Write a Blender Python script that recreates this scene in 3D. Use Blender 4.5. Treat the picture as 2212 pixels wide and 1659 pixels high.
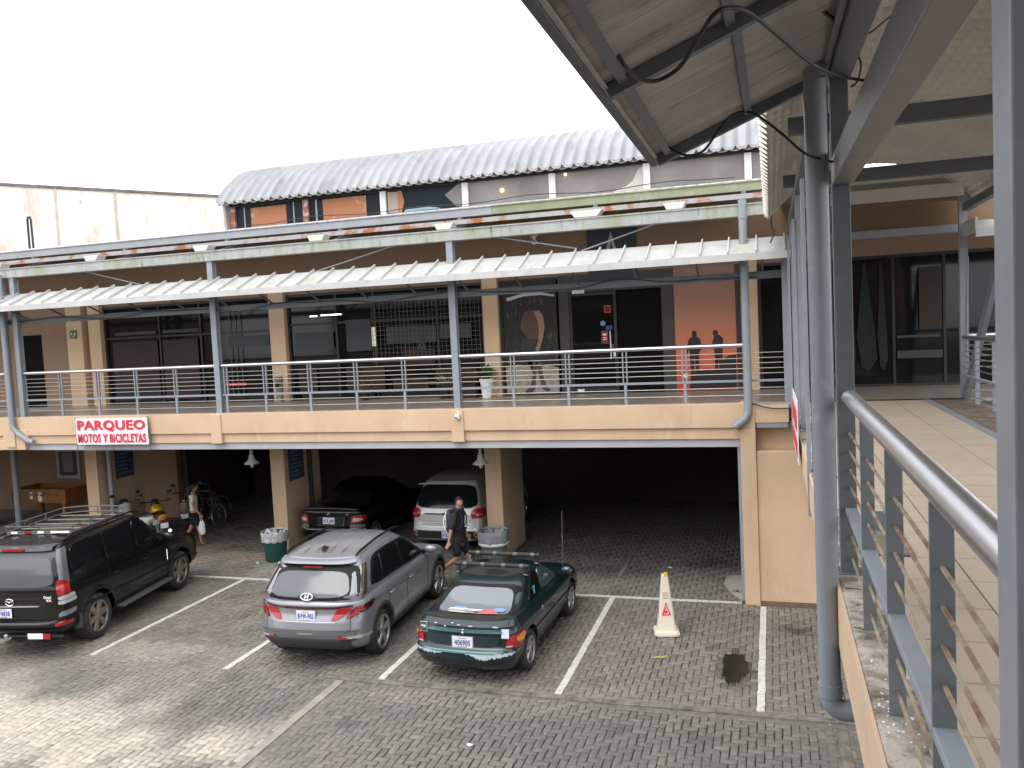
import bpy, math, random
import numpy as np
from mathutils import Vector, Matrix
random.seed(7); RNG = np.random.default_rng(7)
for o in list(bpy.data.objects): bpy.data.objects.remove(o)
C = bpy.context.scene.collection
SC = bpy.context.scene
# ---------------------------------------------------------------- camera
HC = 5.05
yaw, pitch, roll = -0.303188731, -0.0633854518, -0.0482935453
cy, sy, cp, sp_ = math.cos(yaw), math.sin(yaw), math.cos(pitch), math.sin(pitch)
fw = Vector((sy*cp, cy*cp, sp_)); r0 = Vector((cy, -sy, 0)); u0 = r0.cross(fw)
rt = math.cos(roll)*r0 + math.sin(roll)*u0; up = -math.sin(roll)*r0 + math.cos(roll)*u0
cam_d = bpy.data.cameras.new('camera'); cam = bpy.data.objects.new('camera', cam_d); C.objects.link(cam)
cam_d.sensor_width = 36; cam_d.lens = 1800.76*36/2212; cam_d.clip_start = 0.05; cam_d.clip_end = 2000
Rm = Matrix((rt, up, -fw)).transposed()
cam.matrix_world = Matrix.Translation((0, 0, HC)) @ Rm.to_4x4()
SC.camera = cam
# ---------------------------------------------------------------- sky, sun, exposure
world = bpy.data.worlds.new("World"); SC.world = world; world.use_nodes = True
wn = world.node_tree.nodes; wl = world.node_tree.links; wn.clear()
SUN_EL, SUN_ROT = math.radians(58), math.radians(200)
sky = wn.new('ShaderNodeTexSky'); sky.sky_type = 'NISHITA'; sky.sun_disc = False
sky.sun_elevation = SUN_EL; sky.sun_rotation = SUN_ROT; sky.dust_density = 4.0; sky.air_density = 1.0
hsv = wn.new('ShaderNodeHueSaturation'); hsv.inputs['Saturation'].default_value = 0.12
mixw = wn.new('ShaderNodeMix'); mixw.data_type = 'RGBA'; mixw.inputs[0].default_value = 0.8
mixw.inputs[7].default_value = (13.5, 13.7, 14.2, 1)
bg = wn.new('ShaderNodeBackground'); bg.inputs[1].default_value = 0.15
wo = wn.new('ShaderNodeOutputWorld')
wl.new(sky.outputs[0], hsv.inputs['Color']); wl.new(hsv.outputs[0], mixw.inputs[6])
wl.new(mixw.outputs[2], bg.inputs[0]); wl.new(bg.outputs[0], wo.inputs[0])
sd = bpy.data.lights.new('sun', 'SUN'); sd.energy = 0.9; sd.angle = math.radians(30); sd.color = (1, .96, .9)
sun = bpy.data.objects.new('sun', sd); C.objects.link(sun)
sdir = Vector((math.sin(SUN_ROT)*math.cos(SUN_EL), math.cos(SUN_ROT)*math.cos(SUN_EL), math.sin(SUN_EL)))
sun.rotation_euler = sdir.to_track_quat('Z', 'Y').to_euler(); sun.location = (0, -10, 40)
SC.view_settings.view_transform = 'Standard'; SC.view_settings.look = 'None'
SC.view_settings.exposure = 0.46; SC.view_settings.gamma = 1.0
SC.cycles.max_bounces = 8; SC.cycles.diffuse_bounces = 4; SC.cycles.glossy_bounces = 4
# ---------------------------------------------------------------- materials
MATS = {}
def M(name, col, rough=.6, metal=0., var=None, bump=None, stain=None, coat=0., emit=None, alpha=None, spec=None, stretch=None, trans=None):
    if name in MATS: return MATS[name]
    m = bpy.data.materials.new(name); m.use_nodes = True; nt = m.node_tree; N = nt.nodes; L = nt.links
    b = N['Principled BSDF']; b.inputs['Base Color'].default_value = (*col, 1); b.inputs['Roughness'].default_value = rough
    b.inputs['Metallic'].default_value = metal
    if coat: b.inputs['Coat Weight'].default_value = coat; b.inputs['Coat Roughness'].default_value = .06
    if spec is not None: b.inputs['Specular IOR Level'].default_value = spec
    if emit: b.inputs['Emission Color'].default_value = (*emit[0], 1); b.inputs['Emission Strength'].default_value = emit[1]
    if trans: b.inputs['Transmission Weight'].default_value = trans
    if alpha is not None: b.inputs['Alpha'].default_value = alpha
    tc = N.new('ShaderNodeTexCoord'); vec = tc.outputs['Object']
    if stretch:
        mp = N.new('ShaderNodeMapping'); mp.inputs['Scale'].default_value = stretch; L.new(vec, mp.inputs[0]); vs = mp.outputs[0]
    else: vs = vec
    cur = None
    if var:
        n = N.new('ShaderNodeTexNoise'); n.inputs['Scale'].default_value = var[0]; n.inputs['Detail'].default_value = 6; L.new(vec, n.inputs['Vector'])
        r = N.new('ShaderNodeMapRange'); r.inputs['From Min'].default_value = .3; r.inputs['From Max'].default_value = .7
        r.inputs['To Min'].default_value = 1-var[1]; r.inputs['To Max'].default_value = 1+var[1]*.5; L.new(n.outputs[0], r.inputs[0])
        mx = N.new('ShaderNodeVectorMath'); mx.operation = 'SCALE'; mx.inputs[0].default_value = col; L.new(r.outputs[0], mx.inputs['Scale'])
        cur = mx.outputs[0]
    for st in (stain if isinstance(stain, list) else [stain] if stain else []):
        c2, sc, lo, hi = st[:4]
        n = N.new('ShaderNodeTexNoise'); n.inputs['Scale'].default_value = sc; n.inputs['Detail'].default_value = 8; n.inputs['Roughness'].default_value = .65
        L.new(vs, n.inputs['Vector'])
        if len(st) > 4: n.inputs['Distortion'].default_value = st[4]
        r = N.new('ShaderNodeMapRange'); r.inputs['From Min'].default_value = lo; r.inputs['From Max'].default_value = hi; L.new(n.outputs[0], r.inputs[0])
        mx = N.new('ShaderNodeMix'); mx.data_type = 'RGBA'; L.new(r.outputs[0], mx.inputs[0])
        if cur: L.new(cur, mx.inputs[6])
        else: mx.inputs[6].default_value = (*col, 1)
        mx.inputs[7].default_value = (*c2, 1); cur = mx.outputs[2]
    if cur: L.new(cur, b.inputs['Base Color'])
    if bump:
        n = N.new('ShaderNodeTexNoise'); n.inputs['Scale'].default_value = bump[0]; n.inputs['Detail'].default_value = 5; L.new(vs, n.inputs['Vector'])
        bp = N.new('ShaderNodeBump'); bp.inputs['Strength'].default_value = bump[1]; bp.inputs['Distance'].default_value = .02
        L.new(n.outputs[0], bp.inputs['Height']); L.new(bp.outputs[0], b.inputs['Normal'])
    MATS[name] = m; return m
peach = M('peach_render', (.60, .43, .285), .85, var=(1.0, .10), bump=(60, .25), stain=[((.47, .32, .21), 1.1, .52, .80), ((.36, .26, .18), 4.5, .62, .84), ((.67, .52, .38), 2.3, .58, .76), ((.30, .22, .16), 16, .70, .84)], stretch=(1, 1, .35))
peach_dim = M('peach_dark_shaded', (.27, .175, .115), .85, var=(.9, .08), bump=(60, .1))  # darker peach paint, with the shade under the roofs also in its colour
greyband = M('grey_band', (.40, .40, .42), .7, var=(3, .08))
steel = M('blue_grey_steel', (.265, .29, .32), .42, var=(5, .08), bump=(30, .06), stain=[((.33, .36, .39), 9, .6, .8), ((.2, .19, .17), 20, .72, .85)])
steel_d = M('dark_grey_steel', (.13, .15, .165), .5, var=(4, .1), bump=(30, .06), stain=[((.2, .2, .2), 8, .6, .85)])
steel_p = M('weathered_white_paint', (.50, .50, .49), .5, var=(4, .1), stain=[((.36, .37, .30), 3.5, .55, .8), ((.24, .235, .21), 14, .64, .82)], stretch=(1, 1, .4))
moss = M('mossy_gutter_paint', (.36, .37, .36), .6, var=(5, .14), stain=[((.24, .27, .15), 2.2, .48, .72), ((.12, .14, .075), 11, .56, .72), ((.17, .19, .08), 26, .60, .72)], stretch=(1, 1, .22))
gutter_m = M('grey_gutter_paint', (.30, .315, .335), .5, var=(3, .12), stain=[((.28, .30, .18), 3, .55, .8), ((.22, .22, .2), 16, .65, .8)], stretch=(1, 1, .4))
green_gut = M('green_algae_gutter', (.25, .275, .17), .7, var=(3, .15), stain=[((.36, .37, .32), 2.4, .52, .7), ((.16, .2, .06), 10, .6, .8)])
rusty = M('rusty_beam', (.36, .35, .34), .6, stain=[((.32, .11, .045), 2.2, .5, .6), ((.16, .07, .04), 12, .6, .8)])
stainl = M('stainless_steel', (.70, .70, .72), .36, 1.0, bump=(40, .03))
cable_m = M('railing_cable', (.42, .40, .36), .45, .7)
rust_rod = M('rusted_rod', (.34, .30, .21), .6, .2, stain=[((.19, .085, .045), 5, .44, .60), ((.5, .47, .36), 20, .6, .8)])
tile_in = M('gallery_floor_tile', (.34, .29, .25), .35, var=(3, .12))
black_in = M('dark_interior', (.006, .006, .007), .8, spec=.1)  # near-black that carries the unlit depth of doorways and openings
glass_d = M('dark_shop_glass', (.006, .007, .008), .07, spec=.32)
frame_d = M('dark_bronze_frame', (.035, .032, .03), .4, .3)
gloom_wall = M('garage_wall', (.06, .046, .036), .9, var=(1, .2))  # peach walls coloured dark to hold the garage gloom
ceil_m = M('garage_ceiling', (.08, .074, .068), .9)  # ceiling colour darkened for the gloom under the slab
conc = M('concrete', (.36, .34, .31), .9, var=(8, .15), bump=(40, .3), stain=[((.17, .15, .13), 5, .55, .75), ((.5, .48, .44), 11, .62, .75)])
conc_l = M('pale_concrete_strip', (.27, .25, .215), .9, var=(6, .2), bump=(50, .3), stain=[((.16, .14, .12), 7, .55, .75)])
corr = M('corrugated_metal', (.32, .33, .345), .42, .25, var=(.8, .14), stain=[((.13, .135, .15), 2.2, .5, .8), ((.30, .31, .32), 7, .62, .8)], stretch=(1, .3, .3))
white_p = M('white_paint', (.74, .73, .71), .6, var=(5, .08), stain=[((.45, .42, .38), 8, .6, .8)])
rubber = M('tyre_rubber', (.025, .025, .026), .85, bump=(60, .2), var=(8, .3), stain=[((.09, .08, .07), 5, .5, .8)])
blk = M('black_plastic', (.02, .02, .022), .5)
pvc = M('grey_pvc_pipe', (.25, .275, .31), .38, var=(3, .06), stain=[((.36, .39, .42), 6, .6, .8), ((.2, .21, .22), 14, .7, .85)])
wht = M('plain_white', (.8, .8, .78), .5)
red = M('sign_red', (.62, .03, .06), .5)
skin_m = M('skin', (.42, .23, .15), .55, var=(20, .06))
# ---------------------------------------------------------------- mesh builder
class MB:
    def __init__(s): s.v = []; s.f = []; s.mi = []
    def add(s, vs, fs, mi=0):
        o = len(s.v); s.v += [tuple(map(float, p)) for p in vs]; s.f += [tuple(i+o for i in f) for f in fs]; s.mi += [mi]*len(fs); return s
    def box(s, x0, x1, y0, y1, z0, z1, mi=0):
        v = [(x, y, z) for z in (z0, z1) for y in (y0, y1) for x in (x0, x1)]
        return s.add(v, [(0, 2, 3, 1), (4, 5, 7, 6), (0, 1, 5, 4), (2, 6, 7, 3), (0, 4, 6, 2), (1, 3, 7, 5)], mi)
    def hexa(s, lo, hi, mi=0):   # lo, hi: four points each, same order
        return s.add(list(lo)+list(hi), [(3, 2, 1, 0), (4, 5, 6, 7), (0, 1, 5, 4), (1, 2, 6, 5), (2, 3, 7, 6), (3, 0, 4, 7)], mi)
    def beam(s, p, q, w, h, upv=(0, 0, 1), mi=0):
        p = Vector(p); q = Vector(q); d = (q-p).normalized(); a = d.cross(Vector(upv))
        if a.length < 1e-4: a = d.cross(Vector((0, 1, 0)))
        a.normalize(); b = a.cross(d); a *= w/2; b *= h/2
        return s.hexa([p-a-b, p+a-b, p+a+b, p-a+b], [q-a-b, q+a-b, q+a+b, q-a+b], mi)
    def tube(s, pts, r, n=8, mi=0, cap=True):
        pts = [Vector(p) for p in pts]; rs = r if isinstance(r, (list, tuple)) else [r]*len(pts)
        vs = []; a = None
        for i, p in enumerate(pts):
            d = (pts[min(i+1, len(pts)-1)]-pts[max(i-1, 0)]).normalized()
            if a is None:
                a = d.cross(Vector((0, 0, 1)));
                if a.length < 1e-3: a = d.cross(Vector((0, 1, 0)))
            else: a = a-d*a.dot(d)
            a.normalize(); b = d.cross(a)
            for k in range(n):
                t = 2*math.pi*k/n; vs.append(p+(a*math.cos(t)+b*math.sin(t))*rs[i])
        fs = [(i*n+k, i*n+(k+1) % n, (i+1)*n+(k+1) % n, (i+1)*n+k) for i in range(len(pts)-1) for k in range(n)]
        if cap: fs += [tuple(range(n-1, -1, -1)), tuple((len(pts)-1)*n+k for k in range(n))]
        return s.add(vs, fs, mi)
    def prism(s, poly, fn, d0, d1, mi=0):   # poly: 2-D outline; fn(u, v, d) -> 3-D
        n = len(poly); v = [fn(u, w, d0) for u, w in poly]+[fn(u, w, d1) for u, w in poly]
        return s.add(v, [tuple(range(n-1, -1, -1)), tuple(range(n, 2*n))]+[(i, (i+1) % n, n+(i+1) % n, n+i) for i in range(n)], mi)
    def lathe(s, prof, o=(0, 0, 0), ax='z', n=24, mi=0):   # prof: (r, h)
        o = Vector(o); vs = []
        for r, h in prof:
            for k in range(n):
                t = 2*math.pi*k/n; c, q = r*math.cos(t), r*math.sin(t)
                vs.append(o+Vector({'z': (c, q, h), 'x': (h, c, q), 'y': (q, h, c)}[ax]))
        m = len(prof)
        return s.add(vs, [(i*n+k, i*n+(k+1) % n, (i+1)*n+(k+1) % n, (i+1)*n+k) for i in range(m-1) for k in range(n)], mi)
    def grid(s, P, mi=0, flip=False):
        m, n = len(P), len(P[0]); vs = [p for row in P for p in row]
        fs = [(i*n+j, i*n+j+1, (i+1)*n+j+1, (i+1)*n+j) for i in range(m-1) for j in range(n-1)]
        if flip: fs = [f[::-1] for f in fs]
        return s.add(vs, fs, mi)
    def ball(s, c, r, n=12, m=8, mi=0):
        c = Vector(c); r = r if isinstance(r, (tuple, list)) else (r, r, r); P = []
        for i in range(m+1):
            t = math.pi*i/m; P.append([(c.x+r[0]*math.sin(t)*math.cos(2*math.pi*k/n), c.y+r[1]*math.sin(t)*math.sin(2*math.pi*k/n), c.z+r[2]*math.cos(t)) for k in range(n+1)])
        return s.grid(P, mi, True)
    def build(s, name, mats, parent=None, smooth=False, local=False, origin=None, bevel=0, label=None, cat=None, group=None, kind=None, sub=0):
        if not isinstance(mats, (list, tuple)): mats = [mats]
        V = np.array(s.v, float)
        if parent is not None:
            if not local: V = V-np.array(world_loc(parent))
            loc = (0, 0, 0)
        else:
            loc = origin if origin is not None else ((V[:, 0].min()+V[:, 0].max())/2, (V[:, 1].min()+V[:, 1].max())/2, V[:, 2].min())
            if not local: V = V-np.array(loc)
        me = bpy.data.meshes.new(name); me.from_pydata(V.tolist(), [], s.f)
        for m in mats: me.materials.append(m)
        if len(mats) > 1: me.polygons.foreach_set('material_index', s.mi)
        if smooth:
            me.polygons.foreach_set('use_smooth', [True]*len(me.polygons))
            me.set_sharp_from_angle(angle=math.radians(smooth if not isinstance(smooth, bool) else 40))
        me.update(); o = bpy.data.objects.new(name, me); C.objects.link(o); o.location = loc
        if parent is not None: o.parent = parent
        if bevel:
            b = o.modifiers.new('bevel', 'BEVEL'); b.width = bevel; b.segments = 2; b.limit_method = 'ANGLE'; b.angle_limit = math.radians(40)
        if label: o['label'] = label
        if cat: o['category'] = cat
        if group: o['group'] = group
        if kind: o['kind'] = kind
        return o
def world_loc(o):
    l = Vector((0, 0, 0))
    while o is not None: l += o.location; o = o.parent
    return l
def thing(name, label, cat, loc=(0, 0, 0), rz=0, group=None):
    o = bpy.data.objects.new(name, None); C.objects.link(o); o.location = loc; o.rotation_euler = (0, 0, rz); o.empty_display_size = .2
    o['label'] = label; o['category'] = cat
    if group: o['group'] = group
    return o
def dup(root, loc=None, label=None, rz=None):
    r = root.copy(); C.objects.link(r)
    if loc is not None: r.location = loc
    if rz is not None: r.rotation_euler = (0, 0, rz)
    if label: r['label'] = label
    def rec(a, b):
        for ch in list(a.children):
            c = ch.copy(); C.objects.link(c); c.parent = b; rec(ch, c)
    rec(root, r); return r
def bx(name, dims, mat, parent=None, **k): return MB().box(*dims).build(name, mat, parent, **k)
def bake(o):   # apply modifiers
    dg = bpy.context.evaluated_depsgraph_get(); me = bpy.data.meshes.new_from_object(o.evaluated_get(dg)); o.modifiers.clear(); o.data = me; return o
def text(s, size, mat, parent, mw, name='lettering', bold=.0, sx=1, ext=.002, font_space=1.0, fit=None):
    cu = bpy.data.curves.new('t', 'FONT'); cu.body = s; cu.size = size; cu.align_x = 'CENTER'; cu.align_y = 'CENTER'; cu.extrude = ext; cu.offset = bold
    cu.resolution_u = 3; cu.space_character = font_space
    t = bpy.data.objects.new('t', cu); C.objects.link(t)
    dg = bpy.context.evaluated_depsgraph_get(); me = bpy.data.meshes.new_from_object(t.evaluated_get(dg)); bpy.data.objects.remove(t)
    xs_ = [v.co.x for v in me.vertices]; ys_ = [v.co.y for v in me.vertices]
    if fit: me.transform(Matrix.Diagonal((fit[0]/(max(xs_)-min(xs_)), fit[1]/(max(ys_)-min(ys_)), 1, 1)) @ Matrix.Translation((-(max(xs_)+min(xs_))/2, -(max(ys_)+min(ys_))/2, 0))); sx = 1
    me.transform(mw @ Matrix.Diagonal((sx, 1, 1, 1))); me.materials.clear(); me.materials.append(mat)
    o = bpy.data.objects.new(name, me); C.objects.link(o); o.parent = parent; return o
def face_front(x, y, z, tilt=0):   # text in the XZ plane, read from -Y
    return Matrix.Translation((x, y, z)) @ Matrix.Rotation(math.pi/2-tilt, 4, 'X')
# ---------------------------------------------------------------- ground and paving
def S(name, mb, m, **k): return mb.build(name, m, kind='structure', **k)
def noise2(x, y, sc, seed):
    r = np.random.default_rng(seed); G = r.random((64, 64)); u, v = x/sc, y/sc; i = np.floor(u).astype(int); j = np.floor(v).astype(int)
    a, b = u-i, v-j; a = a*a*(3-2*a); b = b*b*(3-2*b); g = lambda p, q: G[p % 64, q % 64]
    return (g(i, j)*(1-a)+g(i+1, j)*a)*(1-b)+(g(i, j+1)*(1-a)+g(i+1, j+1)*a)*b
S('ground', MB().add([(-300, -200, -.06), (300, -200, -.06), (300, 400, -.06), (-300, 400, -.06)], [(0, 1, 2, 3)]), M('ground_earth', (.05, .047, .042), .95, var=(2, .2)))
def pavers():
    x0, x1, y0, y1 = -26., 3.2, 4.2, 24.; u = .1
    nx, ny = int((x1-x0)/u), int((y1-y0)/u); I, J = np.meshgrid(np.arange(nx), np.arange(ny), indexing='ij'); k = (I-J) % 4
    hI, hJ = I[k == 0], J[k == 0]; vI, vJ = I[k == 3], J[k == 3]
    cx = np.concatenate([x0+(hI+1)*u, x0+(vI+.5)*u]); cy_ = np.concatenate([y0+(hJ+.5)*u, y0+(vJ+1)*u])
    hx = np.concatenate([np.full(len(hI), u), np.full(len(vI), u/2)]); hy = np.concatenate([np.full(len(hI), u/2), np.full(len(vI), u)])
    keep = ~((abs(cx+6.23) < .10) & (cy_ < 10.72)) & ~((abs(cy_-10.78) < .08) & (cx > -6.3)) & ~((abs(cx-.70) < .09) & (cy_ < 10.72)) & ~((cx < -18.6) & (cy_ > 17.2))
    cx, cy_, hx, hy = cx[keep], cy_[keep], hx[keep], hy[keep]; n = len(cx)
    warp = (noise2(cx, cy_, 1.3, 3)-.5)*.03
    loose = np.clip((noise2(cx, cy_, 1.1, 5)-.45)*3, 0, 1)*((cx < 0) & (cy_ < 10.6))
    gap = .0028+.006*loose*RNG.random(n)+.003*RNG.random(n); g2 = .0028+.006*loose*RNG.random(n)
    cx2 = cx+warp+RNG.normal(0, .0015, n); cy2 = cy_+warp*.6+RNG.normal(0, .0015, n)
    hx = hx-gap; hy = hy-g2; z = RNG.normal(0, .0014, n)+noise2(cx, cy_, .9, 9)*.01-.006; tx = RNG.normal(0, .012, n); ty = RNG.normal(0, .012, n)
    V = np.zeros((n, 12, 3)); sg = [(-1, -1), (1, -1), (1, 1), (-1, 1)]
    for q, (a, b) in enumerate(sg):
        for lv, (ins, dz) in enumerate(((.007, 0), (0, -.006), (0, -.05))):
            V[:, lv*4+q, 0] = cx2+a*(hx-ins); V[:, lv*4+q, 1] = cy2+b*(hy-ins); V[:, lv*4+q, 2] = z+dz+(a*hx*tx+b*hy*ty if lv < 2 else 0)
    F = [(0, 1, 2, 3)]+[(4+i, 4+(i+1) % 4, (i+1) % 4, i) for i in range(4)]+[(8+i, 8+(i+1) % 4, 4+(i+1) % 4, 4+i) for i in range(4)]
    F = (np.array(F)[None]+np.arange(n)[:, None, None]*12).reshape(-1, 4)
    # colour of each paver: fine variation, dusty light zones, grey damp zones, oily marks and dark ovals
    base = np.where(cy_[:, None] > 10.8, np.array([.158, .147, .126])[None], np.array([.141, .131, .116])[None])*(1+RNG.normal(0, .09, n)[:, None])
    na = noise2(cx, cy_, 1.7, 11)*.6+noise2(cx, cy_, .5, 12)*.4; nb = noise2(cx, cy_, 2.2, 13)*.55+noise2(cx, cy_, .45, 14)*.45
    dust = np.clip((na-.34)*2.6, 0, 1)*np.clip((11.1-cy_)/1.3, 0, 1)*np.clip((-4.2-cx)/2.5+.35, .25, 1)*(cx < .3)
    dust = np.maximum(dust, .95*np.clip((na-.22)*3.2, 0, 1)*(cx < -6.0)*np.clip((10.2-cy_)/1.3, 0, 1)); dust = np.maximum(dust, .35*np.clip((na-.4)*3, 0, 1)*(cy_ > 14.9)*(cy_ < 17.2)); dust = np.maximum(dust, .33*np.clip((na-.25)*2.5, 0, 1)*(cx < -5.8)*(cy_ > 9)*(cy_ < 11.6)); dust = np.maximum(dust, .30*np.clip((nb-.35)*3, 0, 1)*(cx > -3)*(cy_ > 10.8)*(cy_ < 13.6))
    dust = np.where(cx > -6.15, dust*np.clip(.10+.9*np.exp(-((cy_-10.5)/.28)**2)+.9*np.clip((8.5-cy_)/.8, 0, 1)*np.clip((-1.5-cx)/2, .2, 1), 0, 1)*.8, dust)
    grey = np.clip((nb-.30)*4, 0, 1)*np.exp(-((cy_-(9.7+.10*(cx+6)*-1))/.95)**2)*(cx > -7.4)
    oil_and_dark = np.clip((1.2-np.hypot((cx+.64)/.27, (cy_-12.28)/.72)+(noise2(cx, cy_, .12, 20)-.5)*.8)*2.2, 0, 1)*.72
    oil_and_dark = np.maximum(oil_and_dark, .75*np.clip(1.1-np.hypot((cx-.25)/.35, (cy_-13.9)/.28)+(noise2(cx, cy_, .15, 21)-.5)*.7, 0, 1)); oil_and_dark = np.maximum(oil_and_dark, .4*np.clip((noise2(cx, cy_, .5, 24)-.72)*4, 0, 1))
    for (ox, oy, rx_, ry_, am) in ((-4.3, 13, .8, 1.7, .35), (-7, 13, .8, 1.8, .3), (-3.6, 16.8, 1.5, .5, .55), (-1.3, 17.6, 1.1, .4, .6)):  # dark ovals where the cars park and inside the garage bay
        oil_and_dark = np.maximum(oil_and_dark, am*np.clip(1.2-np.hypot((cx-ox)/rx_, (cy_-oy)/ry_)+(noise2(cx, cy_, .3, 25)-.5), 0, 1))
    col = base*(1-dust[:, None])+np.array([.40, .355, .30])[None]*dust[:, None]*(1+RNG.normal(0, .06, n)[:, None])
    col = col*(1-.62*grey[:, None])+np.array([.095, .095, .098])[None]*.62*grey[:, None]
    col = col*(1-.8*oil_and_dark[:, None]); brown = np.clip((noise2(cx, cy_, 1.9, 31)-.5)*1.6, 0, 1)*(cy_ > 10.8)
    col = col*(1+brown[:, None]*np.array([.30, .22, .10])[None]); col = np.clip(col, .01, .8)
    me = bpy.data.meshes.new('paved_yard'); me.vertices.add(n*12); me.vertices.foreach_set('co', V.reshape(-1))
    me.loops.add(F.size); me.loops.foreach_set('vertex_index', F.reshape(-1)); me.polygons.add(len(F)); me.polygons.foreach_set('loop_start', np.arange(len(F))*4)
    me.update(calc_edges=True); at = me.color_attributes.new('Col', 'FLOAT_COLOR', 'POINT')
    cc = np.ones((n, 12, 4)); cc[:, :, :3] = col[:, None, :]; cc[:, 8:, :3] *= .55; at.data.foreach_set('color', cc.reshape(-1))
    m = M('concrete_pavers', (.12, .11, .1), .8, bump=(90, .2)); nt = m.node_tree; a = nt.nodes.new('ShaderNodeVertexColor'); a.layer_name = 'Col'
    nz = nt.nodes.new('ShaderNodeTexNoise'); nz.inputs['Scale'].default_value = 14; nz.inputs['Detail'].default_value = 8; tc = nt.nodes.new('ShaderNodeTexCoord'); nt.links.new(tc.outputs['Object'], nz.inputs['Vector'])
    mr = nt.nodes.new('ShaderNodeMapRange'); mr.inputs['From Min'].default_value = .3; mr.inputs['From Max'].default_value = .7; mr.inputs['To Min'].default_value = .80; mr.inputs['To Max'].default_value = 1.22
    vm = nt.nodes.new('ShaderNodeVectorMath'); vm.operation = 'SCALE'; nt.links.new(nz.outputs[0], mr.inputs[0]); nt.links.new(a.outputs[0], vm.inputs[0]); nt.links.new(mr.outputs[0], vm.inputs['Scale'])
    nt.links.new(vm.outputs[0], nt.nodes['Principled BSDF'].inputs['Base Color']); me.materials.append(m)
    o = bpy.data.objects.new('paved_yard', me); C.objects.link(o); o['kind'] = 'structure'
pavers()
S('paving_bed', MB().add([(-30, 3, -.03), (5, 3, -.03), (5, 27, -.03), (-30, 27, -.03)], [(0, 1, 2, 3)]), M('joint_sand', (.060, .054, .045), .95, var=(6, .4), stain=((.16, .14, .11), 1.2, .52, .7)))
def strip(name, x0, x1, y0, y1, m, step=.1, lbl=None):   # a painted line, or a row of kerb stones, one short slab per paver
    mb = MB(); along_y = (y1-y0) > (x1-x0); L0, L1 = (y0, y1) if along_y else (x0, x1); t = L0
    while t < L1-1e-3:
        e = min(t+step, L1); j = random.uniform(-.004, .004); g = .003; dz = random.uniform(0, .003)
        if along_y: mb.box(x0+j, x1+j, t+g, e-g, -.02, .007+dz)
        else: mb.box(t+g, e-g, y0+j, y1+j, -.02, .007+dz)
        t = e
    return S(name, mb, m)
line_m = M('road_paint', (.58, .57, .54), .8, var=(8, .12), stain=[((.16, .15, .13), 10, .57, .75), ((.33, .31, .28), 30, .55, .7)], bump=(60, .2))
for x, ya in ((-16.35, 10.8), (-13.65, 10.8), (-10.95, 10.83), (-8.27, 10.75), (-5.65, 10.87), (-2.95, 10.88), (-.255, 10.88)):
    strip('parking_line', x-.05, x+.05, ya, 15.1 if x < -.5 else 14.98, line_m)
strip('parking_line', -18, -.62, 15.08, 15.17, line_m, .2)
faded = M('faded_road_paint', (.24, .23, .21), .85, stain=[((.10, .095, .085), 6, .42, .6)])
strip('parking_line', -3.1, -3.01, 16.4, 19.6, faded); strip('parking_line', -5.35, -5.27, 16.9, 20.0, faded); strip('parking_line', -14.6, -14.5, 17.2, 20, faded)
strip('kerb_strip', -6.30, -6.17, 4.3, 10.7, conc_l, .5); strip('kerb_strip', -6.31, 3.2, 10.72, 10.83, M('worn_kerb', (.19, .175, .15), .9, var=(6, .3), stain=((.07, .065, .05), 4, .45, .65)), .5)
strip('kerb_strip', .64, .76, 4.3, 10.68, M('worn_kerb', (.19, .175, .15), .9), .5)
mb_ = M('kerb_mortar', (.16, .145, .12), .95, var=(7, .3), stain=[((.07, .08, .04), 6, .55, .7), ((.26, .235, .19), 3, .5, .7)], bump=(40, .6))
rp = random.Random(4); PP = []
for k in range(40):
    a = 2*math.pi*k/40; q_ = .74+.26*rp.random()+.10*math.sin(3*a+1); PP.append((-.63+.21*q_*math.cos(a), 12.25+.62*q_*math.sin(a)))
S('oil_stain', MB().prism(PP, lambda u, v, d: (u, v, d), -.02, .0035), M('oily_water', (.022, .019, .014), .35, var=(9, .4)))
for nm, bb in (('kerb_mortar', (-6.50, -5.96, 4.3, 10.598)), ('kerb_mortar', (.50, .90, 4.3, 10.598)), ('kerb_mortar', (-6.50, 3.2, 10.60, 10.96))): S(nm, MB().box(*bb, -.03, -.009), mb_)
S('concrete_patch', MB().prism([(-.62, 15.2), (-.5, 15.2), (-.5, 16.9), (-.95, 16.7), (-1.0, 16.2), (-.85, 15.7)], lambda u, v, d: (u, v, d), -.02, .012), conc)
S('pavement', MB().box(-40, -18.6, 17.2, 20.4, -.04, .13), conc_l)
# weeds by the pier
mb = MB()
for k in range(260):
    cx_, cy_ = random.choice([(-.55, 15.13), (-.45, 15.07), (-.72, 15.72), (-.35, 15.06)]); a = random.uniform(0, 6.28); r = abs(random.gauss(0, .09)); x, y = cx_+r*math.cos(a)*1.3, cy_+r*math.sin(a)*.5
    h = random.uniform(.02, .08); d = random.uniform(0, 6.28); w = .009; mb.add([(x-w*math.cos(d), y-w*math.sin(d), 0), (x+w*math.cos(d), y+w*math.sin(d), 0), (x+.04*math.sin(d), y+.04*math.cos(d), h)], [(0, 1, 2)])
mb.build('weeds', M('weed_green', (.09, .17, .035), .7), cat='weeds', label='small green weeds sprouting at the foot of the peach pier', kind='stuff')
mb = MB()
for k in range(45):
    x, y = random.uniform(-9, 1), random.uniform(6.5, 15); s_ = random.uniform(.008, .02); a = random.uniform(0, 3.1)
    mb.add([(x+s_*math.cos(a+t), y+s_*.8*math.sin(a+t*1.1), .014) for t in (0, 1.6, 3.1, 4.7)], [(0, 1, 2, 3)])
mb.build('litter', M('litter_scraps', (.5, .48, .42), .8), cat='litter', label='tiny pale leaves and scraps scattered over the paving', kind='stuff')
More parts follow.
